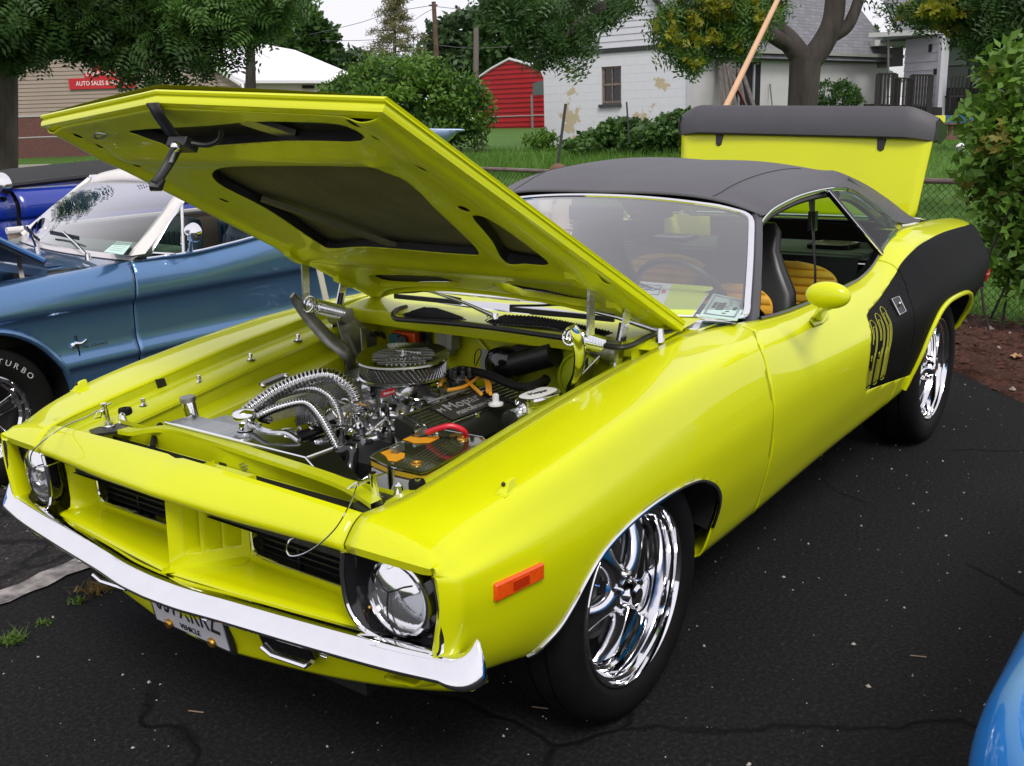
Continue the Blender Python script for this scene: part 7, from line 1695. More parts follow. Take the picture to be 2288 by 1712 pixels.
def conifer(lb, u, vt, vb, wpx, d, m, n, nm='conifer_tree'):
    t = thing(nm, atd(u, 280, d), lb, 'tree'); B().tube([atd(u, 300, d), atd(u, vt, d)], [.18, .03], 8).done('trunk', BARK, t); V = []
    for k in range(n):
        s = (k+.5)/n; v = vt+(vb-vt)*s; L = wpx*d/2260*(.12+.88*s)*rng.uniform(.6, 1.1); a = k*2.4+rng.uniform(-.3, .3); dr = np.array([math.cos(a), math.sin(a), .10-.2*rng.random()]); p = atd(u, v, d)
        B().tube([p, p+dr*L*.6+np.array([0, 0, .05]), p+dr*L+np.array([0, 0, .16*L])], [.035, .02, .008], 5).done('bough', BARK, t)
        for j in range(46):
            q = p+dr*L*rng.uniform(.25, 1)+rng.normal(size=3)*np.array([.16, .16, .06]); R = rand_rot(3, .4)
            V.append((np.einsum('nij,kj->nki', R, LEAF*np.array([.34, .12, .3]))+q).reshape(-1, 3))
    link('needles', fastmesh('needles', np.concatenate(V), 4), m, t, kind='stuff')
conifer('sparse pale conifer standing against the white sky', 882, -30, 150, 90, 58, leafmat('needle_pale', (.14, .15, .07), (.30, .28, .14)), 34)
conifer('blue green spruce top above the clapboard house roof', 2030, 15, 100, 45, 50, L2, 22)
# ivy bed, round shrub, weeds
T6 = thing('vine_bed', atd(1420, 330, 27), 'mound of dark vines along the foot of the block wall', 'vines')
bl = [(atd(u, v, d), r) for u, v, d, r in ((1330,315,26,(.5,.6,.25)), (1400,300,26,(.7,.7,.35)), (1300,330,25,(.4,.5,.15)), (1470,310,25,(.7,.7,.35)), (1510,285,25,(.4,.5,.35)), (1530,275,25,(.35,.5,.3)), (1440,325,25,(.7,.6,.22)), (1365,285,26,(.2,.3,.15)), (1600,330,25,(.7,.6,.3)))]
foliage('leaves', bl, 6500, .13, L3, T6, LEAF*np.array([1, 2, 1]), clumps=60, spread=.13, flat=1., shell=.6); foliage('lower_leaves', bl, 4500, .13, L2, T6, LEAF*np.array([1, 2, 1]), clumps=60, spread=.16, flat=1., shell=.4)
T7 = thing('round_shrub', atd(1860, 250, 27), 'clipped round evergreen shrub beside the forked tree', 'shrub')
foliage('leaves', [(atd(1862, 215, 27), (.62, .6, .38)), (atd(1880, 228, 27), (.5, .5, .3))], 4200, .09, L2, T7, clumps=90, spread=.09, shell=.8, flat=.8)
T8 = thing('tall_weeds', atd(1220, 315, 29), 'clump of weeds at the left corner of the block wall', 'weeds'); foliage('leaves', [(atd(1205, 312, 28.5), (.4, .4, .28)), (atd(1225, 320, 28.5), (.3, .3, .2))], 900, .12, L4, T8, clumps=30, spread=.16)
# grass blades
def blades(n, fn, h0, h1, w, name, m):
    P = np.array([fn() for _ in range(n)]); a = rng.uniform(0, 2*np.pi, n); h = rng.uniform(h0, h1, n); ln_ = rng.normal(size=(n, 2))*.35*h[:, None]
    d = np.stack([np.cos(a), np.sin(a), np.zeros(n)], 1)*w; tip = P+np.concatenate([ln_, h[:, None]], 1); V = np.stack([P-d/2, P+d/2, tip], 1)
    return link(name, fastmesh(name, V.reshape(-1, 3), 3), m, None, kind='stuff')
GM = leafmat('grass_blade', (.06, .15, .012), (.15, .30, .035), 4)
def gp1():
    s = rng.uniform(-1.5, 6.5); w = 6.5+rng.random()**1.5*9; p = PW(w, s)
    if p[0] > -5.75: return PW(9+3*rng.random(), s)*np.array([1, 1, 0])+np.array([0, 0, gz(PW(10, s))-.03])
    return (p[0], p[1], float(hgt(w))-.03)
blades(60000, gp1, .03, .09, .008, 'lawn_grass', GM)
blades(26000, lambda: (lambda w, s: tuple(PW(w, s, float(hgt(w))-.03)))(rng.uniform(16, 30), rng.uniform(-4, 14)), .05, .16, .02, 'lawn_grass', GM)
blades(9000, lambda: (lambda w, s: tuple(PW(w, s, float(hgt(w))-.03)))(rng.uniform(21, 26), rng.uniform(-1.5, 6)), .12, .38, .02, 'long_grass', leafmat('long_grass', (.06, .15, .014), (.14, .28, .04), 3))
def tuft(p, lb, n, sp, hmax, m, nm='grass_tuft'):
    t = thing(nm, p, lb, 'weeds'); q = rng.normal(size=(n, 2))*sp; P = np.stack([p[0]+q[:, 0], p[1]+q[:, 1], np.full(n, .004)], 1)
    h = rng.uniform(.3, 1, n)*hmax; tip = P+np.stack([rng.normal(size=n)*h*.7, rng.normal(size=n)*h*.7, h*.7], 1); d = rng.normal(size=(n, 3))*.0022; d[:, 2] = 0
    link('blades', fastmesh('blades', np.stack([P-d, P+d, tip], 1).reshape(-1, 3), 3), m, t, kind='stuff')
TG = leafmat('weed_green', (.05, .11, .01), (.14, .24, .03), 20); TD = leafmat('weed_dry', (.14, .10, .02), (.30, .2, .06), 20)
tuft(A(220, 1318, 2, 0), 'dry reddish weed tuft growing by the crack below the bumper', 170, .030, .05, TD)
tuft(A(172, 1348, 2, 0), 'small grass tuft just left of the dry weed', 60, .014, .035, TG)
tuft(A(97, 1395, 2, 0), 'tiny low weed patch in the asphalt crack', 60, .016, .018, TG)
tuft(A(25, 1435, 2, 0), 'green grass tuft at the left edge of the asphalt', 130, .022, .045, TG)
tuft(A(15, 1072, 2, .004), 'green weeds near the silver rimmed wheel of the blue car', 200, .05, .05, TG)
# ------------------------------------------------------------------ blue convertible parked alongside
mu = thing('convertible_car', (-1.3, -3.18, 0), 'metallic blue convertible with cream top parked left of the yellow car', 'car')
def flake(name, c1, c2, rough=.32):
    m = mat(name, c1, rough, metal=.35, coat=.9, var=.03, vs=3); return m
M['mblue'] = mat('metallic_blue', (.11, .24, .46), .30, metal=.75, coat=1., var=.03, vs=3); M['mglass'] = glass('convertible_glass', (.7, .78, .74), 2.6, 1.5); M['mwhite'] = mat('cream_white', (.72, .69, .66), .4, coat=.3, var=.03); M['beige'] = mat('beige_trim', (.35, .28, .22), .6, var=.05); M['bseat'] = mat('blue_vinyl', (.03, .08, .12), .4)
cyM = -3.18
mz = T((.95,.875),(.4,.885),(0,.90),(-.4,.915),(-.7,.925),(-1,.925),(-1.3,.945),(-1.6,.972),(-2.2,.985),(-2.8,.975),(-3.5,.93))
mi_ = T((.95,.60),(.2,.66),(-.5,.70),(-.75,.78),(-1.2,.80),(-3.5,.74))
def msec(x):
    k = 1-.06*max(0, (x-.2)/.75)**2-.05*max(0, (-2.9-x)/.6)**2; zt = float(mz(x)); iy = float(mi_(x))
    return [(iy, zt), ((iy+.835*k)/2+.02, zt+.004), (.822*k, zt-.008), (.850*k, zt-.045), (.866*k, zt-.12), (.866*k, .775), (.862*k, .755), (.842*k, .735), (.835*k, .66), (.838*k, .56), (.858*k, .505), (.860*k, .485), (.846*k, .46), (.842*k, .38), (.80*k, .26), (.70*k, .25)]
def mgrid(sg):
    rows = []
    for x in np.linspace(-3.5, .95, 150):
        S = msec(x); ts = np.linspace(0, 1, 44); tk = np.linspace(0, 1, len(S)); yy = pchip(tk, [q[0] for q in S], ts); zz = pchip(tk, [q[1] for q in S], ts)
        rows.append([(x, cyM+sg*y, z) for y, z in zip(yy, zz)])
    return rows
def my(x, z): S = msec(x)[2:]; return float(np.interp(-z, [-q[1] for q in S], [q[0] for q in S]))
warch = polysd([(.085+.40*math.cos(a)*(1.0 if math.cos(a) > 0 else .97), .335+.385*math.sin(a)) for a in np.linspace(-.6, math.pi+.6, 40)]); warch2 = polysd([(-2.66+.37*math.cos(a), .32+.36*math.sin(a)) for a in np.linspace(-.6, math.pi+.6, 40)])
for sg in (1, -1):
    bb = B().grid(mgrid(sg)); V, F = clip(bb.V, bb.F, lambda X: warch(X[:, [0, 2]])); V, F = clip(V, F, lambda X: warch2(X[:, [0, 2]]))
    sm_ = lambda X: np.interp(X[:, 2], [.25, .5, .75, .93, 1.1], [-.665, -.662, -.672, -.695, -.71])
    fix = (lambda F: F) if sg < 0 else (lambda F: [f[::-1] for f in F])
    for nm, f1 in (('front_fender', lambda X: X[:, 0]-sm_(X)-.0035), ('door', lambda X: np.minimum(sm_(X)-.0035-X[:, 0], X[:, 0]+1.90)), ('quarter_panel', lambda X: -1.906-X[:, 0])):
        v, f = clip(V, F, f1); o = link(nm, tomesh(nm, v, fix(f), ang=50), M['mblue'], mu); solid(o, .004)
    b = B().grid([[(x+d, cyM+sg*(my(x, z)-.02), z) for z, x in zip(np.linspace(.27, .90, 12), np.interp(np.linspace(.27, .90, 12), [.25, .5, .75, .93], [-.665, -.662, -.672, -.695]))] for d in (-.03, .03)]); b.done('door_jamb', M['void'], mu)
    for cx, cz in ((.085, .335), (-2.66, .33)):
        b = B().lathe([(.40, 0), (.42, .26), (0, .26)], (cx, cyM+sg*.835, cz), (0, -sg, 0), 36); b.done('wheel_house', M['void'], mu)
        b = B().tube([(cx+(.40 if cx > 0 else .372)*math.cos(a)*(1 if math.cos(a) > 0 or cx < 0 else .97), cyM+sg*(my(cx+.4*math.cos(a), max(.3, cz+.385*math.sin(a)))+.001), cz+(.385 if cx > 0 else .365)*math.sin(a)) for a in np.linspace(.0, math.pi, 30)], .016, 8); b.done('arch_lip', M['mblue'], mu)
        w = bpy.data.objects.new('wheel', None); COL.objects.link(w); w.parent = mu; w.location = Vector((cx, cyM+sg*.80, cz-.01))-mu.location
        if sg < 0: w.rotation_euler = (0, 0, math.pi)
        ty = B().lathe([(.195, -.01), (.21, .004), (.25, .012), (.29, .010), (.315, -.004), (.325, -.03), (.326, -.19), (.30, -.21), (.2, -.2)], (0, 0, 0), (0, 1, 0), 60).done('tyre', M['rubber'], w)
        B().lathe([(.197, -.014), (.200, -.004), (.194, .0), (.190, -.010), (.178, -.016), (.172, -.036), (.160, -.044), (.155, -.07), (.15, -.19)], (0, 0, 0), (0, 1, 0), 60).done('rim', M['chrome'], w, ang=25)
        B().lathe([(.155, -.12), (0, -.12)], (0, 0, 0), (0, 1, 0), 24).done('brake_drum', M['black'], w)
        for k in range(5):
            a = R_(20+72*k); u_ = np.array([math.cos(a), 0, math.sin(a)]); t_ = np.array([-math.sin(a), 0, math.cos(a)])
            B().prism([u_*.03-t_*.022+(0, -.035, 0), u_*.158-t_*.032+(0, -.055, 0), u_*.158+t_*.032+(0, -.055, 0), u_*.03+t_*.022+(0, -.035, 0)], (0, -.02, 0)).done('spoke', M['chrome'], w, bevel=.003)
            B().prism([u_*.06-t_*.012+(0, -.033, 0), u_*.140-t_*.018+(0, -.046, 0), u_*.140+t_*.018+(0, -.046, 0), u_*.06+t_*.012+(0, -.033, 0)], (0, -.004, 0)).done('spoke_recess', M['black'], w)
        B().lathe([(.045, -.05), (.042, -.02), (.03, -.006), (0, -.004)], (0, 0, 0), (0, 1, 0), 24).done('hub_cap', M['chrome'], w)
        if sg > 0 and cx > 0:
            lt = M['white']; wt = mat('tyre_letter', (.5, .5, .48), .7)
            for word, mid_a in (('TURBO', 54), ('GRAND', 98), ('SILVER', -35), ('AMERI', 210)):
                nW = len(word)
                for i, ch in enumerate(word):
                    a = R_(mid_a+(nW/2-.5-i)*8.6) if mid_a > 0 and mid_a < 180 else R_(mid_a+(nW/2-.5-i)*8.6)
                    rad = np.array([-math.cos(a), 0, math.sin(a)]); rad = np.array([-math.cos(R_(180)-a), 0, math.sin(a)])
                    rad = np.array([-math.sin(a-R_(90))*1, 0, 0])*0+np.array([math.cos(R_(180)-a), 0, math.sin(R_(180)-a)])
                    tan = np.array([-math.sin(a), 0, math.cos(a)])*0+np.array([-abs(0), 0, 0])
                    ur = rad; ut = np.array([-ur[2], 0, ur[0]]); 
                    if np.dot(np.cross(ut, ur), (0, 1, 0)) < 0: ut = -ut
                    text(ch, .036, ur*.262+np.array([0, .013, 0]), ut, ur, wt, w, xs=1.15, ext=.0006)
# emblem and script
b = B(); ec = (-.35, .578)
b.bar((ec[0], cyM+my(*ec)+.006, .625), (ec[0]-.006, cyM+my(*ec)+.006, .53), .008, .006, up=(0, 1, 0)); b.bar((ec[0]+.006, cyM+my(*ec)+.006, .626), (ec[0]-.008, cyM+my(*ec)+.006, .626), .006, .005, up=(0, 1, 0))
em = b.done('fender_emblem', M['chrome'], mu)
B().tube(spl([(ec[0]+.028, cyM+my(*ec)+.008, .572), (ec[0]+.012, cyM+my(*ec)+.008, .592), (ec[0]-.02, cyM+my(*ec)+.008, .588), (ec[0]-.05, cyM+my(*ec)+.008, .602)], 4), [.003, .006, .008, .008, .008, .009, .009, .008, .007, .006, .005, .004, .003], 7).done('emblem_horse', M['chrome'], em)
text('MUSTANG', .022, np.array([-.445, cyM+my(-.44, .562)+.006, .568]), (-1, 0, .02), (0, 0, 1), M['alu'], em, sp=1.25)
# cowl, hood, glass, top
def bil(Pc, u, v):
    (a, b_, c_), (d, e_, f_) = Pc; q = lambda p0, p1, p2, t: np.array(p0)*(1-t)*(1-2*t)+np.array(p1)*4*t*(1-t)+np.array(p2)*t*(2*t-1)
    return q(a, b_, c_, u)*(1-v)+q(d, e_, f_, u)*v
WS = [((-.765,-2.43,.945),(-.735,-3.08,.968),(-.975,-3.90,.965)), ((-1.215,-2.60,1.225),(-1.36,-3.12,1.272),(-1.36,-3.74,1.268))]
B().grid([[bil(WS, u, v)+np.array([.03, 0, .02])*math.sin(math.pi*v)*.6 for u in np.linspace(0, 1, 25)] for v in np.linspace(0, 1, 11)]).done('windshield', M['mglass'], mu)
fr_ = [bil(WS, 0, v) for v in np.linspace(0, 1, 8)]
b = B(); b.grid([[p+np.array([.030, .014, .004]) for p in fr_], [p+np.array([-.045, .024, .006]) for p in fr_], [p+np.array([-.05, -.03, 0]) for p in fr_], [p+np.array([.02, -.03, 0]) for p in fr_]], cu=True); b.done('windshield_pillar', M['mwhite'], mu)
fr_ = [bil(WS, 1, v) for v in np.linspace(0, 1, 8)]; B().tube(fr_, .018, 6).done('windshield_pillar', M['mwhite'], mu)
B().tube([bil(WS, u, 1.0)+np.array([-.004, 0, .010]) for u in np.linspace(0, 1, 16)], .016, 7, flat=.6).done('header_moulding', M['chrome'], mu)
low = [bil(WS, u, 0) for u in np.linspace(-.02, 1, 22)]; B().grid([low, [p+np.array([.020, 0, -.006]) for p in low], [p+np.array([.040, 0, -.020]) for p in low]]).done('lower_moulding', mat('trim_cream', (.70, .66, .66), .2, .6), mu)
B().tube([p+np.array([.044, 0, -.022]) for p in low], .005, 5).done('moulding_shadow', M['black'], mu)
G = []
for dx, dz in ((.016, -.020), (.020, .0), (.006, .022), (-.04, .040), (-.15, .055), (-.4, .070), (-.8, .078), (-1.2, .055), (-1.5, -.01), (-1.62, -.12)):
    G.append([bil(WS, u, 1.0)+np.array([dx, 0, dz-.03*abs(2*u-1)**4-(.05 if abs(2*u-1) > .999 else 0)]) for u in np.linspace(0, 1, 27)])
sf = solid(B().grid(G).done('soft_top', M['mwhite'], mu, ang=60), .015)
rows = [[bil(WS, u, 0)+np.array([.04, 0, -.022]) for u in np.linspace(-.02, 1.0, 20)], [(-.50, cyM+.76-1.5*u, .925+.02*math.sin(math.pi*u)) for u in np.linspace(0, 1, 20)], [(-.34, cyM+.70-1.4*u, .925+.015*math.sin(math.pi*u)) for u in np.linspace(0, 1, 20)], [(-.32, cyM+.70-1.4*u, .90) for u in np.linspace(0, 1, 20)]]
cwl = B().grid(rows).done('cowl_panel', M['mblue'], mu)
for k in range(9):
    p0, p1 = np.array([-.62+.012*k, -3.40+.06*k, .958]), np.array([-.50+.012*k, -3.40+.06*k, .950]); B().bar(p0, p1, .025, .006).done('cowl_vane', M['mblue'], cwl)
B().box((-.42, -2.62, .935), (.07, .14, .004)).done('cowl_reflector', M['mblue'], cwl)
hp = np.array; H0_, H1_ = hp([-.335, -2.50, .945]), hp([-.335, -3.86, .945]); hv = hp([1.02, 0, .62])
hdM = B().prism([H0_, H1_, H1_+hv, H0_+hv], (-.02, 0, .03)).done('open_hood', mat('navy_underside', (.012, .022, .045), .4), mu)
B().tube([H0_+(0, .01, .03), H0_+hv+hp([0, .01, .03])], .012, 6).done('hood_edge', M['mblue'], hdM)
B().box((.2, cyM, .62), (1.0, 1.25, .4)).done('engine_bay', M['void'], mu)
B().grid([[(x, cyM+.69, z) for x in np.linspace(-.33, .9, 8)] for z in (.90, .6)]).done('inner_fender', M['black'], mu)
B().bar((-.25, -2.55, .90), (-.28, -2.62, 1.0), .02, .01).done('hood_hinge', M['steel'], mu); B().tube([(-.1, -2.62, .88), (.1, -2.64, .875), (.25, -2.62, .88)], .010, 6).done('engine_tube', M['chrome'], mu)
# wipers
for q0, q1, pv_ in ((bil(WS, .36, .10)+np.array([.03, 0, .02]), bil(WS, .62, .11)+np.array([.03, 0, .02]), A(196, 572, 2, .965)), (bil(WS, .80, .06)+np.array([.03, 0, .02]), bil(WS, .97, .09)+np.array([.03, 0, .02]), A(82, 556, 2, .965))):
    w = bpy.data.objects.new('wiper', None); COL.objects.link(w); w.parent = mu; w.location = -mu.location
    B().bar(q0, q1, .010, .020).done('wiper_blade', M['black'], w); B().tube([pv_, pv_*.6+(q0+q1)/2*.4+hp([0, 0, .012]), (q0+q1)/2+hp([0, 0, .015])], .006, 6).done('wiper_arm', M['chrome'], w); B().cyl(pv_-hp([0, 0, .02]), pv_+hp([0, 0, .012]), .016, .012, 12).done('wiper_pivot', M['chrome'], w)
# vent window, mirror, belt
Y0 = -2.415
P = [A(u, v, 1, Y0) for u, v in ((418, 455), (409, 570), (338, 566), (344, 552))]; P[0] = P[0]+hp([0, -.05, 0])
vw = B().tube([P[0], P[1]], .011, 8, flat=.7).done('vent_window_post', M['chrome'], mu)
B().tube([P[1], P[2], P[3], P[0]], .009, 6).done('vent_frame', M['chrome'], vw); B().tube([p*.97+sum(P)/4*.03 for p in P], .006, 5, closed=True).done('vent_seal', M['black'], vw)
B().add(P, [(0, 1, 2, 3)]).done('vent_glass', M['sglass'], vw)
mr_ = A(432, 520, 1, -2.28); m2 = B().lathe([(.0, .035), (.02, .034), (.042, .022), (.050, .0), (.050, -.006), (.046, -.008), (0, -.008)], mr_, (.9, .25, 0), 24).done('door_mirror', M['chrome'], mu)
B().tube([mr_, mr_+hp([.01, -.02, -.05]), mr_+hp([-.02, -.07, -.10])], [.010, .010, .014], 8).done('mirror_stalk', M['chrome'], m2)
B().tube([(x, cyM+float(mi_(x))+.012, float(mz(x))+.006) for x in np.linspace(-.80, -1.9, 20)], .006, 6).done('belt_moulding', M['chrome'], mu)
# interior
B().grid([[(x, -3.93, z) for x in np.linspace(-.9, -2.5, 5)] for z in (1.0, .5)]).done('far_door_card', M['beige'], mu)
B().tube([(x, -3.93, .995) for x in np.linspace(-.9, -2.4, 8)], .02, 8).done('far_door_top', M['mwhite'], mu)
B().grid([[(x, -2.44, z) for x in np.linspace(-.9, -2.5, 5)] for z in (.90, .5)]).done('door_card', M['bseat'], mu)
B().box((-.98, cyM, .93), (.25, 1.35, .05)).done('dashboard', mat('dash_grey_green', (.20, .23, .20), .7), mu, bevel=.02); B().box((-1.7, cyM, .35), (1.7, 1.4, .04)).done('floor_carpet', M['black'], mu)
for y in (-2.82, -3.55):
    G = [[(-1.72-.10*(z-.5), y+.24*math.copysign(abs(math.cos(t))**.6, math.cos(t)), 0) for t in (0,)] for z in (0,)]
    b = B(); 
    G = []
    for z, hw_, th in ((.42, .24, .10), (.7, .25, .12), (.92, .235, .10), (.99, .20, .07), (1.005, .12, .04)): G.append([(-1.70-.22*(z-.42)+th/2*math.copysign(abs(math.cos(t))**.6, math.cos(t)), y+hw_*math.copysign(abs(math.sin(t))**.6, math.sin(t)), z) for t in np.linspace(0, 2*math.pi, 25)[:-1]])
    b.grid(G, cv=True); b.add(G[-1], [tuple(range(24))]); st = b.done('front_seat', M['bseat'], mu)
    for k in range(7): B().tube([(-1.63-.22*(z-.42), y-.17+.055*k, z) for z in (.50, .7, .92)], .010, 5).done('seat_pleat', M['bseat'], st)
b = B(); b.box((-2.36, cyM, .70), (.16, 1.25, .50)); rs2 = b.done('rear_seat', M['bseat'], mu, bevel=.04)
for k in range(20): B().tube([(-2.272, cyM-.55+.058*k, z) for z in (.55, .90)], .010, 5).done('seat_pleat', M['bseat'], rs2)
B().grid([[(-2.0, -2.45, .55), (-2.02, -2.45, .97), (-2.10, -2.50, 1.02)], [(-2.3, -2.47, .55), (-2.3, -2.47, 1.0), (-2.35, -2.52, 1.06)]]).done('quarter_trim', M['beige'], mu)
B().box((-2.7, cyM, .96), (.45, 1.45, .03)).done('top_well', M['beige'], mu)
B().box((-3.1, cyM, .94), (.8, 1.45, .03)).done('trunk_lid', M['mblue'], mu, bevel=.01)
B().box((-1.4, cyM, .27), (4.2, 1.3, .08)).done('underbody', M['void'], mu)
B().tube(spl([A(705, 605, 1, -2.20), A(722, 660, 1, -2.20), A(728, 700, 1, -2.2)], 4), .001, 4).done('thread', M['white'], mu) if 0 else None
sh = thing('paper_card', A(270, 530, 2, .985), 'pale green entry card on the dashboard of the blue convertible', 'card')
P = [A(u, v, 2, .985) for u, v in ((262, 540), (297, 543), (275, 570), (232, 564))]; B().prism(P, (0, 0, .003)).done('card_sheet', mat('mint_card', (.55, .75, .66), .6), sh)
for k in range(5): s = .15+.16*k; B().bar(P[0]*(1-s)+P[3]*s+hp([0, 0, .004])+(P[1]-P[0])*.15, P[1]*(1-s)+P[2]*s+hp([0, 0, .004])-(P[1]-P[0])*.15, .004, .001).done('print_line', mat('faint_ink', (.3, .42, .38), .6) if k == 0 else bpy.data.materials['faint_ink'], sh)
sk = thing('windscreen_sticker', A(98, 500, 1, -3.8), 'teal sticker in the far lower corner of the convertible windscreen', 'sticker')
P = [A(u, v, 1, -3.78) for u, v in ((93, 495), (120, 500), (88, 527), (72, 520))]; B().prism(P, (.003, 0, 0)).done('sticker_sheet', mat('teal_print', (.12, .32, .28), .5), sk)
for k in range(3): B().bar(P[3]*.7+P[2]*.3+(P[0]-P[3])*(.25+.22*k)+hp([.006, 0, 0]), P[3]*.3+P[2]*.7+(P[1]-P[2])*(.25+.22*k)+hp([.006, 0, 0]), .006, .002).done('sticker_text', mat('teal_dark', (.02, .07, .07), .5) if k == 0 else bpy.data.materials['teal_dark'], sk)
# white stake between the cars
st = thing('white_stake', (-.68, -1.55, 0), 'slim white stake standing between the yellow car and the convertible', 'stake')
p1, p0 = A(712, 596, 1, -1.5), A(733, 690, 1, -1.5); B().bar(p1+(p1-p0)*.25, p0+(p0-p1)*3.2, .030, .008, up=(0, 1, 0)).done('stake_board', mat('stake_white', (.62, .60, .52), .6), st)

# ------------------------------------------------------------------ dark blue car beyond
dk2 = thing('royal_blue_car', (-2.6, -5.4, 0), 'royal blue classic car with black soft top beyond the convertible', 'car')
rb_ = mat('royal_blue', (.010, .035, .33), .25, coat=1., var=.03, vs=3)
def dsec(zt): return [(.62, zt+.06), (.80, zt+.03), (.86, zt-.02), (.885, zt-.08), (.875, zt-.145), (.86, zt-.16), (.88, zt-.26), (.89, zt-.45), (.87, zt-.75), (.80, zt-.92)]
for nm, xa, xb in (('front_fender', 1.2, -1.30), ('door', -1.33, -2.75), ('quarter_panel', -2.78, -4.6)):
    for sg in (1, -1):
        rows = []
        for x in np.linspace(xb, xa, 20):
            S = dsec(1.16-.012*max(0, x+1.3)); ts = np.linspace(0, 1, 30); tk = np.linspace(0, 1, len(S)); rows.append([(x, -5.45+sg*y, z) for y, z in zip(pchip(tk, [q[0] for q in S], ts), pchip(tk, [q[1] for q in S], ts))])
        solid(B().grid(rows).done(nm, rb_, dk2, ang=60), .004)
B().grid([[(-1.315, -5.45+.86, z) for z in (.3, 1.12)], [(-1.30+0*z, -5.45+.60, z) for z in (.3, 1.12)]]).done('door_gap', M['void'], dk2)
B().box((-1.315, -4.60, .70), (.05, .03, .84)).done('door_edge', M['black'], dk2)
G = []
for x, zz, w_ in ((-1.25, 1.235, .70), (-1.5, 1.25, .78), (-2.0, 1.30, .80), (-2.8, 1.33, .80), (-3.6, 1.30, .78), (-4.2, 1.18, .74)): G.append([(x, -5.45+t*w_, zz-.05*abs(t)**3-(.09 if abs(t) == 1 else 0)) for t in (-1, -.9, -.6, 0, .6, .9, 1)])
B().grid(G).done('soft_top', mat('black_cloth', (.018, .018, .02), .8, bump=.2, bs=80), dk2)
B().tube([(x, -5.45+.80, 1.215+.05*math.sin((x+1.25)*-.9)) for x in np.linspace(-1.3, -4.2, 14)], .022, 7).done('top_piping', M['black'], dk2)
B().lathe([(0, .05), (.05, .04), (.075, .01), (.078, -.01), (0, -.02)], A(2, 413, 1, -4.52), (1, .4, 0), 20).done('door_mirror', M['chrome'], dk2); B().tube([A(2, 425, 1, -4.55), A(10, 450, 1, -4.60)], .02, 6).done('mirror_stalk', M['black'], dk2)
for x in (.1, -3.6): B().lathe([(0, 0), (.2, 0), (.33, -.02), (.34, -.2), (0, -.2)], (x, -4.62, .34), (0, 1, 0), 30).done('wheel', M['rubber'], dk2)
B().box((-1.7, -5.45, .35), (5.6, 1.3, .2)).done('underbody', M['void'], dk2)

# ------------------------------------------------------------------ pale blue car with open hood behind the roof line
lc = thing('pale_blue_car', atd(960, 420, 12.5), 'pale blue car with its hood raised, mostly hidden behind the yellow hood', 'car'); pb = mat('pale_blue_paint', (.30, .42, .62), .25, .2, coat=1.)
G = []
for u, v0, v1 in ((860, 290, 330), (900, 289, 330), (960, 289, 330), (1000, 290, 326), (1018, 291, 310), (1030, 292, 297), (1038, 293, 293.5)): G.append([atd(u, v0, 12), atd(u-4, (v0+v1)/2, 12.05), atd(u-8, v1, 12.2)])
solid(B().grid(G).done('raised_hood', pb, lc, ang=60), .02)
cc = atd(930, 470, 13); cc[2] = 0
B().tube([atd(1018, 292, 12.02), atd(1034, 291, 12.02), atd(1038, 294, 12.02)], .006, 5).done('hood_edge', M['black'], lc)
b = B(); G = []
for s_, zt, k in ((-2.0, .72, .9), (-1.6, .85, 1), (-.4, .92, 1), (-.1, 1.15, .85), (.5, 1.22, .8), (1.1, 1.18, .8), (1.6, .95, .95), (2.0, .8, .9)): G.append([cc+fh*s_*.8+rh*(y*k-.9)+np.array([0, 0, z]) for y, z in ((-.85, .3), (-.88, .6), (-.82, min(zt, .85)), (-.6, zt), (.6, zt), (.82, min(zt, .85)), (.88, .6), (.85, .3))])
b.grid(G).done('car_body', pb, lc, ang=40)

# ------------------------------------------------------------------ bright blue car at the right edge
bc = thing('sky_blue_car', (1.2, 2.9, 0), 'glossy bright sky blue car whose fender enters the lower right corner', 'car'); sb_ = mat('sky_blue_paint', (.0, .24, .80), .35, coat=1., var=.03, vs=2)
rows = []
for s in np.linspace(0, 1, 60):
    x = -1.6+2.78*s; xe = np.clip((x+1.1)/.9, 0, 1); ye = 1.825 if x < .60 else 1.825+.30*((x-.60)/.5)**2.0
    zt = .80
    rows.append([(x, ye+.06, .22), (x, ye+.02, .34), (x, ye-.004, .50), (x, ye-.010, .60), (x, ye+.004, .68), (x, ye+.035, .74), (x, ye+.09, .785), (x, ye+.17, .805), (x, ye+.30, .82), (x, ye+.6, .84), (x, ye+1.1, .85)])
def catm(r): return spl(r, 3)
arB = polysd([(.10+.38*math.cos(a), .33+.36*math.sin(a)) for a in np.linspace(-.6, math.pi+.6, 36)])
bb = B().grid([catm(r) for r in rows]); V, F = clip(bb.V, bb.F, lambda X: np.where(X[:, 1] > 2.2, 1., arB(X[:, [0, 2]]))); link('front_fender', tomesh('front_fender', V, F, ang=60), sb_, bc)
last = catm(rows[-1]); B().grid([last, [p*np.array([1, 1, .0])+np.array([.05, 0, .25+.9*(p[2]-.22)*0+p[2]*.4]) for p in last]]).done('nose_panel', sb_, bc)
B().lathe([(0, 0), (.18, 0), (.2, .02), (.31, .02), (.325, .05), (.325, .22), (0, .22)], (.10, 1.80, .325), (0, 1, 0), 40).done('wheel', M['rubber'], bc)
B().box((-.3, 2.7, .4), (2.6, 1.3, .3)).done('underbody', M['void'], bc)

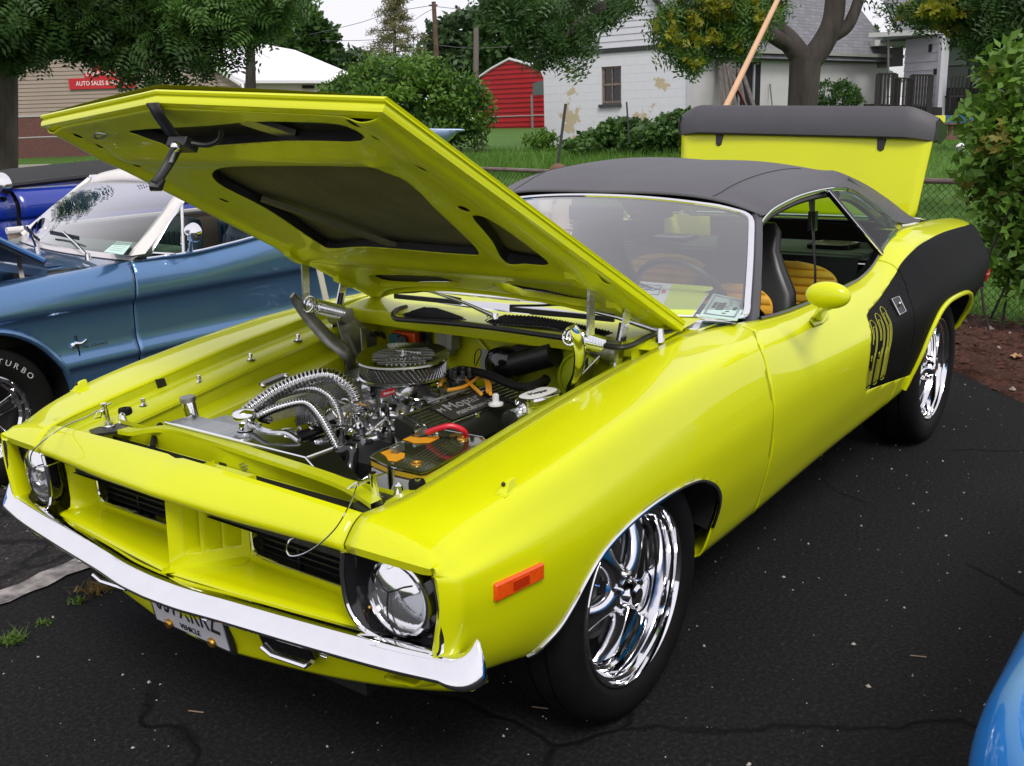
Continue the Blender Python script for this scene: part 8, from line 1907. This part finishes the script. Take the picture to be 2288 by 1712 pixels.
# ------------------------------------------------------------------ seated person behind the car
def skinned(name, nodes, edges, m, parent, lv=2, root=0, **kw):
    me = bpy.data.meshes.new(name); me.from_pydata([tuple(map(float, n[0])) for n in nodes], edges, []); o = link(name, me, m, parent, **kw)
    md = o.modifiers.new('skin', 'SKIN'); md.use_smooth_shade = True
    for i, n in enumerate(nodes): r_ = n[1]; me.skin_vertices[0].data[i].radius = (r_, r_) if np.isscalar(r_) else r_; me.skin_vertices[0].data[i].use_root = (i == root)
    s_ = o.modifiers.new('sub', 'SUBSURF'); s_.levels = lv; s_.render_levels = lv; return o
hd0 = atd(1251, 393, 9.0); base = np.array([hd0[0], hd0[1], float(hgt(9))-.03]); pe = thing('person', base, 'seated person with brown hair in a beige shirt behind the black roof', 'person')
F_ = (-fh*.55+rh*.83); F_ /= np.linalg.norm(F_); S_ = np.cross(F_, (0, 0, 1.)); Z_ = np.array([0, 0, 1.]); hz_ = hd0[2]-base[2]
def q_(f, s, z): return base+F_*f+S_*s+Z_*z
N = [(q_(-.05, 0, .46), .13), (q_(-.08, 0, .62), .125), (q_(-.06, 0, .80), .13), (q_(-.04, 0, .90), .07), (q_(-.02, 0, .97), .05), (q_(0, 0, 1.03), .075), (q_(.01, 0, hz_), .088), (q_(.0, 0, hz_+.06), .06)]
E_ = [(i, i+1) for i in range(7)]
def chain_(a, pts):
    i = a
    for p in pts: N.append(p); E_.append((i, len(N)-1)); i = len(N)-1
    return i
for s in (1, -1):
    chain_(0, [(q_(.02, .10*s, .45), .095), (q_(.42, .13*s, .47), .06), (q_(.44, .13*s, .28), .05), (q_(.42, .13*s, .08), .035), (q_(.52, .14*s, .04), .03), (q_(.60, .145*s, .03), .02)])
    h_ = chain_(3, [(q_(-.05, .17*s, .88), .058), (q_(-.02, .25*s, .64), .042), (q_(.18, .19*s, .57), .032), (q_(.27, .15*s, .56), .030), (q_(.31, .14*s, .565), .028)])
    for k, (dy, L) in enumerate(((-.030, .062), (-.010, .070), (.010, .067), (.028, .052))): chain_(h_, [(q_(.335, .14*s+dy, .562), .010), (q_(.335+L*.5, .14*s+dy*1.1, .556), .009), (q_(.335+L, .14*s+dy*1.15, .535), .008)])
    chain_(h_-1, [(q_(.285, .11*s, .565), .011), (q_(.32, .095*s, .555), .009)])
skinned('body', N, E_, mat('skin_tone', (.48, .27, .19), .55), pe)
Sh = [(q_(-.05, 0, .46), .155), (q_(-.08, 0, .62), .15), (q_(-.06, 0, .80), .155), (q_(-.04, 0, .91), .085)]; SE = [(0, 1), (1, 2), (2, 3)]
for s in (1, -1): Sh += [(q_(-.05, .17*s, .88), .075), (q_(-.02, .23*s, .72), .065)]; SE += [(3, len(Sh)-2), (len(Sh)-2, len(Sh)-1)]
skinned('shirt', Sh, SE, mat('beige_shirt', (.50, .44, .36), .8, var=.08), pe)
So = [(q_(-.03, 0, .45), .155)]; SE = []
for s in (1, -1): So += [(q_(.05, .10*s, .45), .115), (q_(.34, .13*s, .47), .085)]; SE += [(0, len(So)-2), (len(So)-2, len(So)-1)]
skinned('shorts', So, SE, mat('khaki_shorts', (.30, .24, .16), .8), pe)
B().ball(q_(-.015, 0, hz_+.025), .088, 20, 14, (1, 1, .92)).done('hair', mat('brown_hair', (.16, .07, .035), .6, var=.4, vs=60, bump=.6, bs=150), pe)
for s in (1, -1): B().ball(q_(.088, .03*s, hz_-.01), .012, 8, 6).done('eye', M['ink'], pe)
B().ball(q_(.103, 0, hz_-.035), .016, 8, 6, (1, .8, 1.3)).done('nose', bpy.data.materials['skin_tone'], pe); B().ball(q_(.092, 0, hz_-.068), .016, 8, 6, (.6, 1.2, .4)).done('mouth', mat('lip', (.35, .12, .10), .5), pe)
chr_ = thing('folding_chair', base, 'dark folding lawn chair under the seated person', 'chair'); al_ = M['alu']
B().grid([[q_(-.24, s, .40), q_(.24, s, .42)] for s in (-.25, 0, .25)]).done('seat', mat('chair_fabric', (.05, .06, .09), .8), chr_); B().grid([[q_(-.24, s, .40), q_(-.36, s, .88)] for s in (-.25, 0, .25)]).done('backrest', bpy.data.materials['chair_fabric'], chr_)
for s in (1, -1): B().tube([q_(.28, .27*s, 0), q_(-.22, .27*s, .40), q_(-.36, .27*s, .88)], .012, 6).done('leg', al_, chr_); B().tube([q_(-.28, .27*s, 0), q_(.24, .27*s, .42), q_(.24, .27*s, .6), q_(-.28, .27*s, .6)], .012, 6).done('leg', al_, chr_)
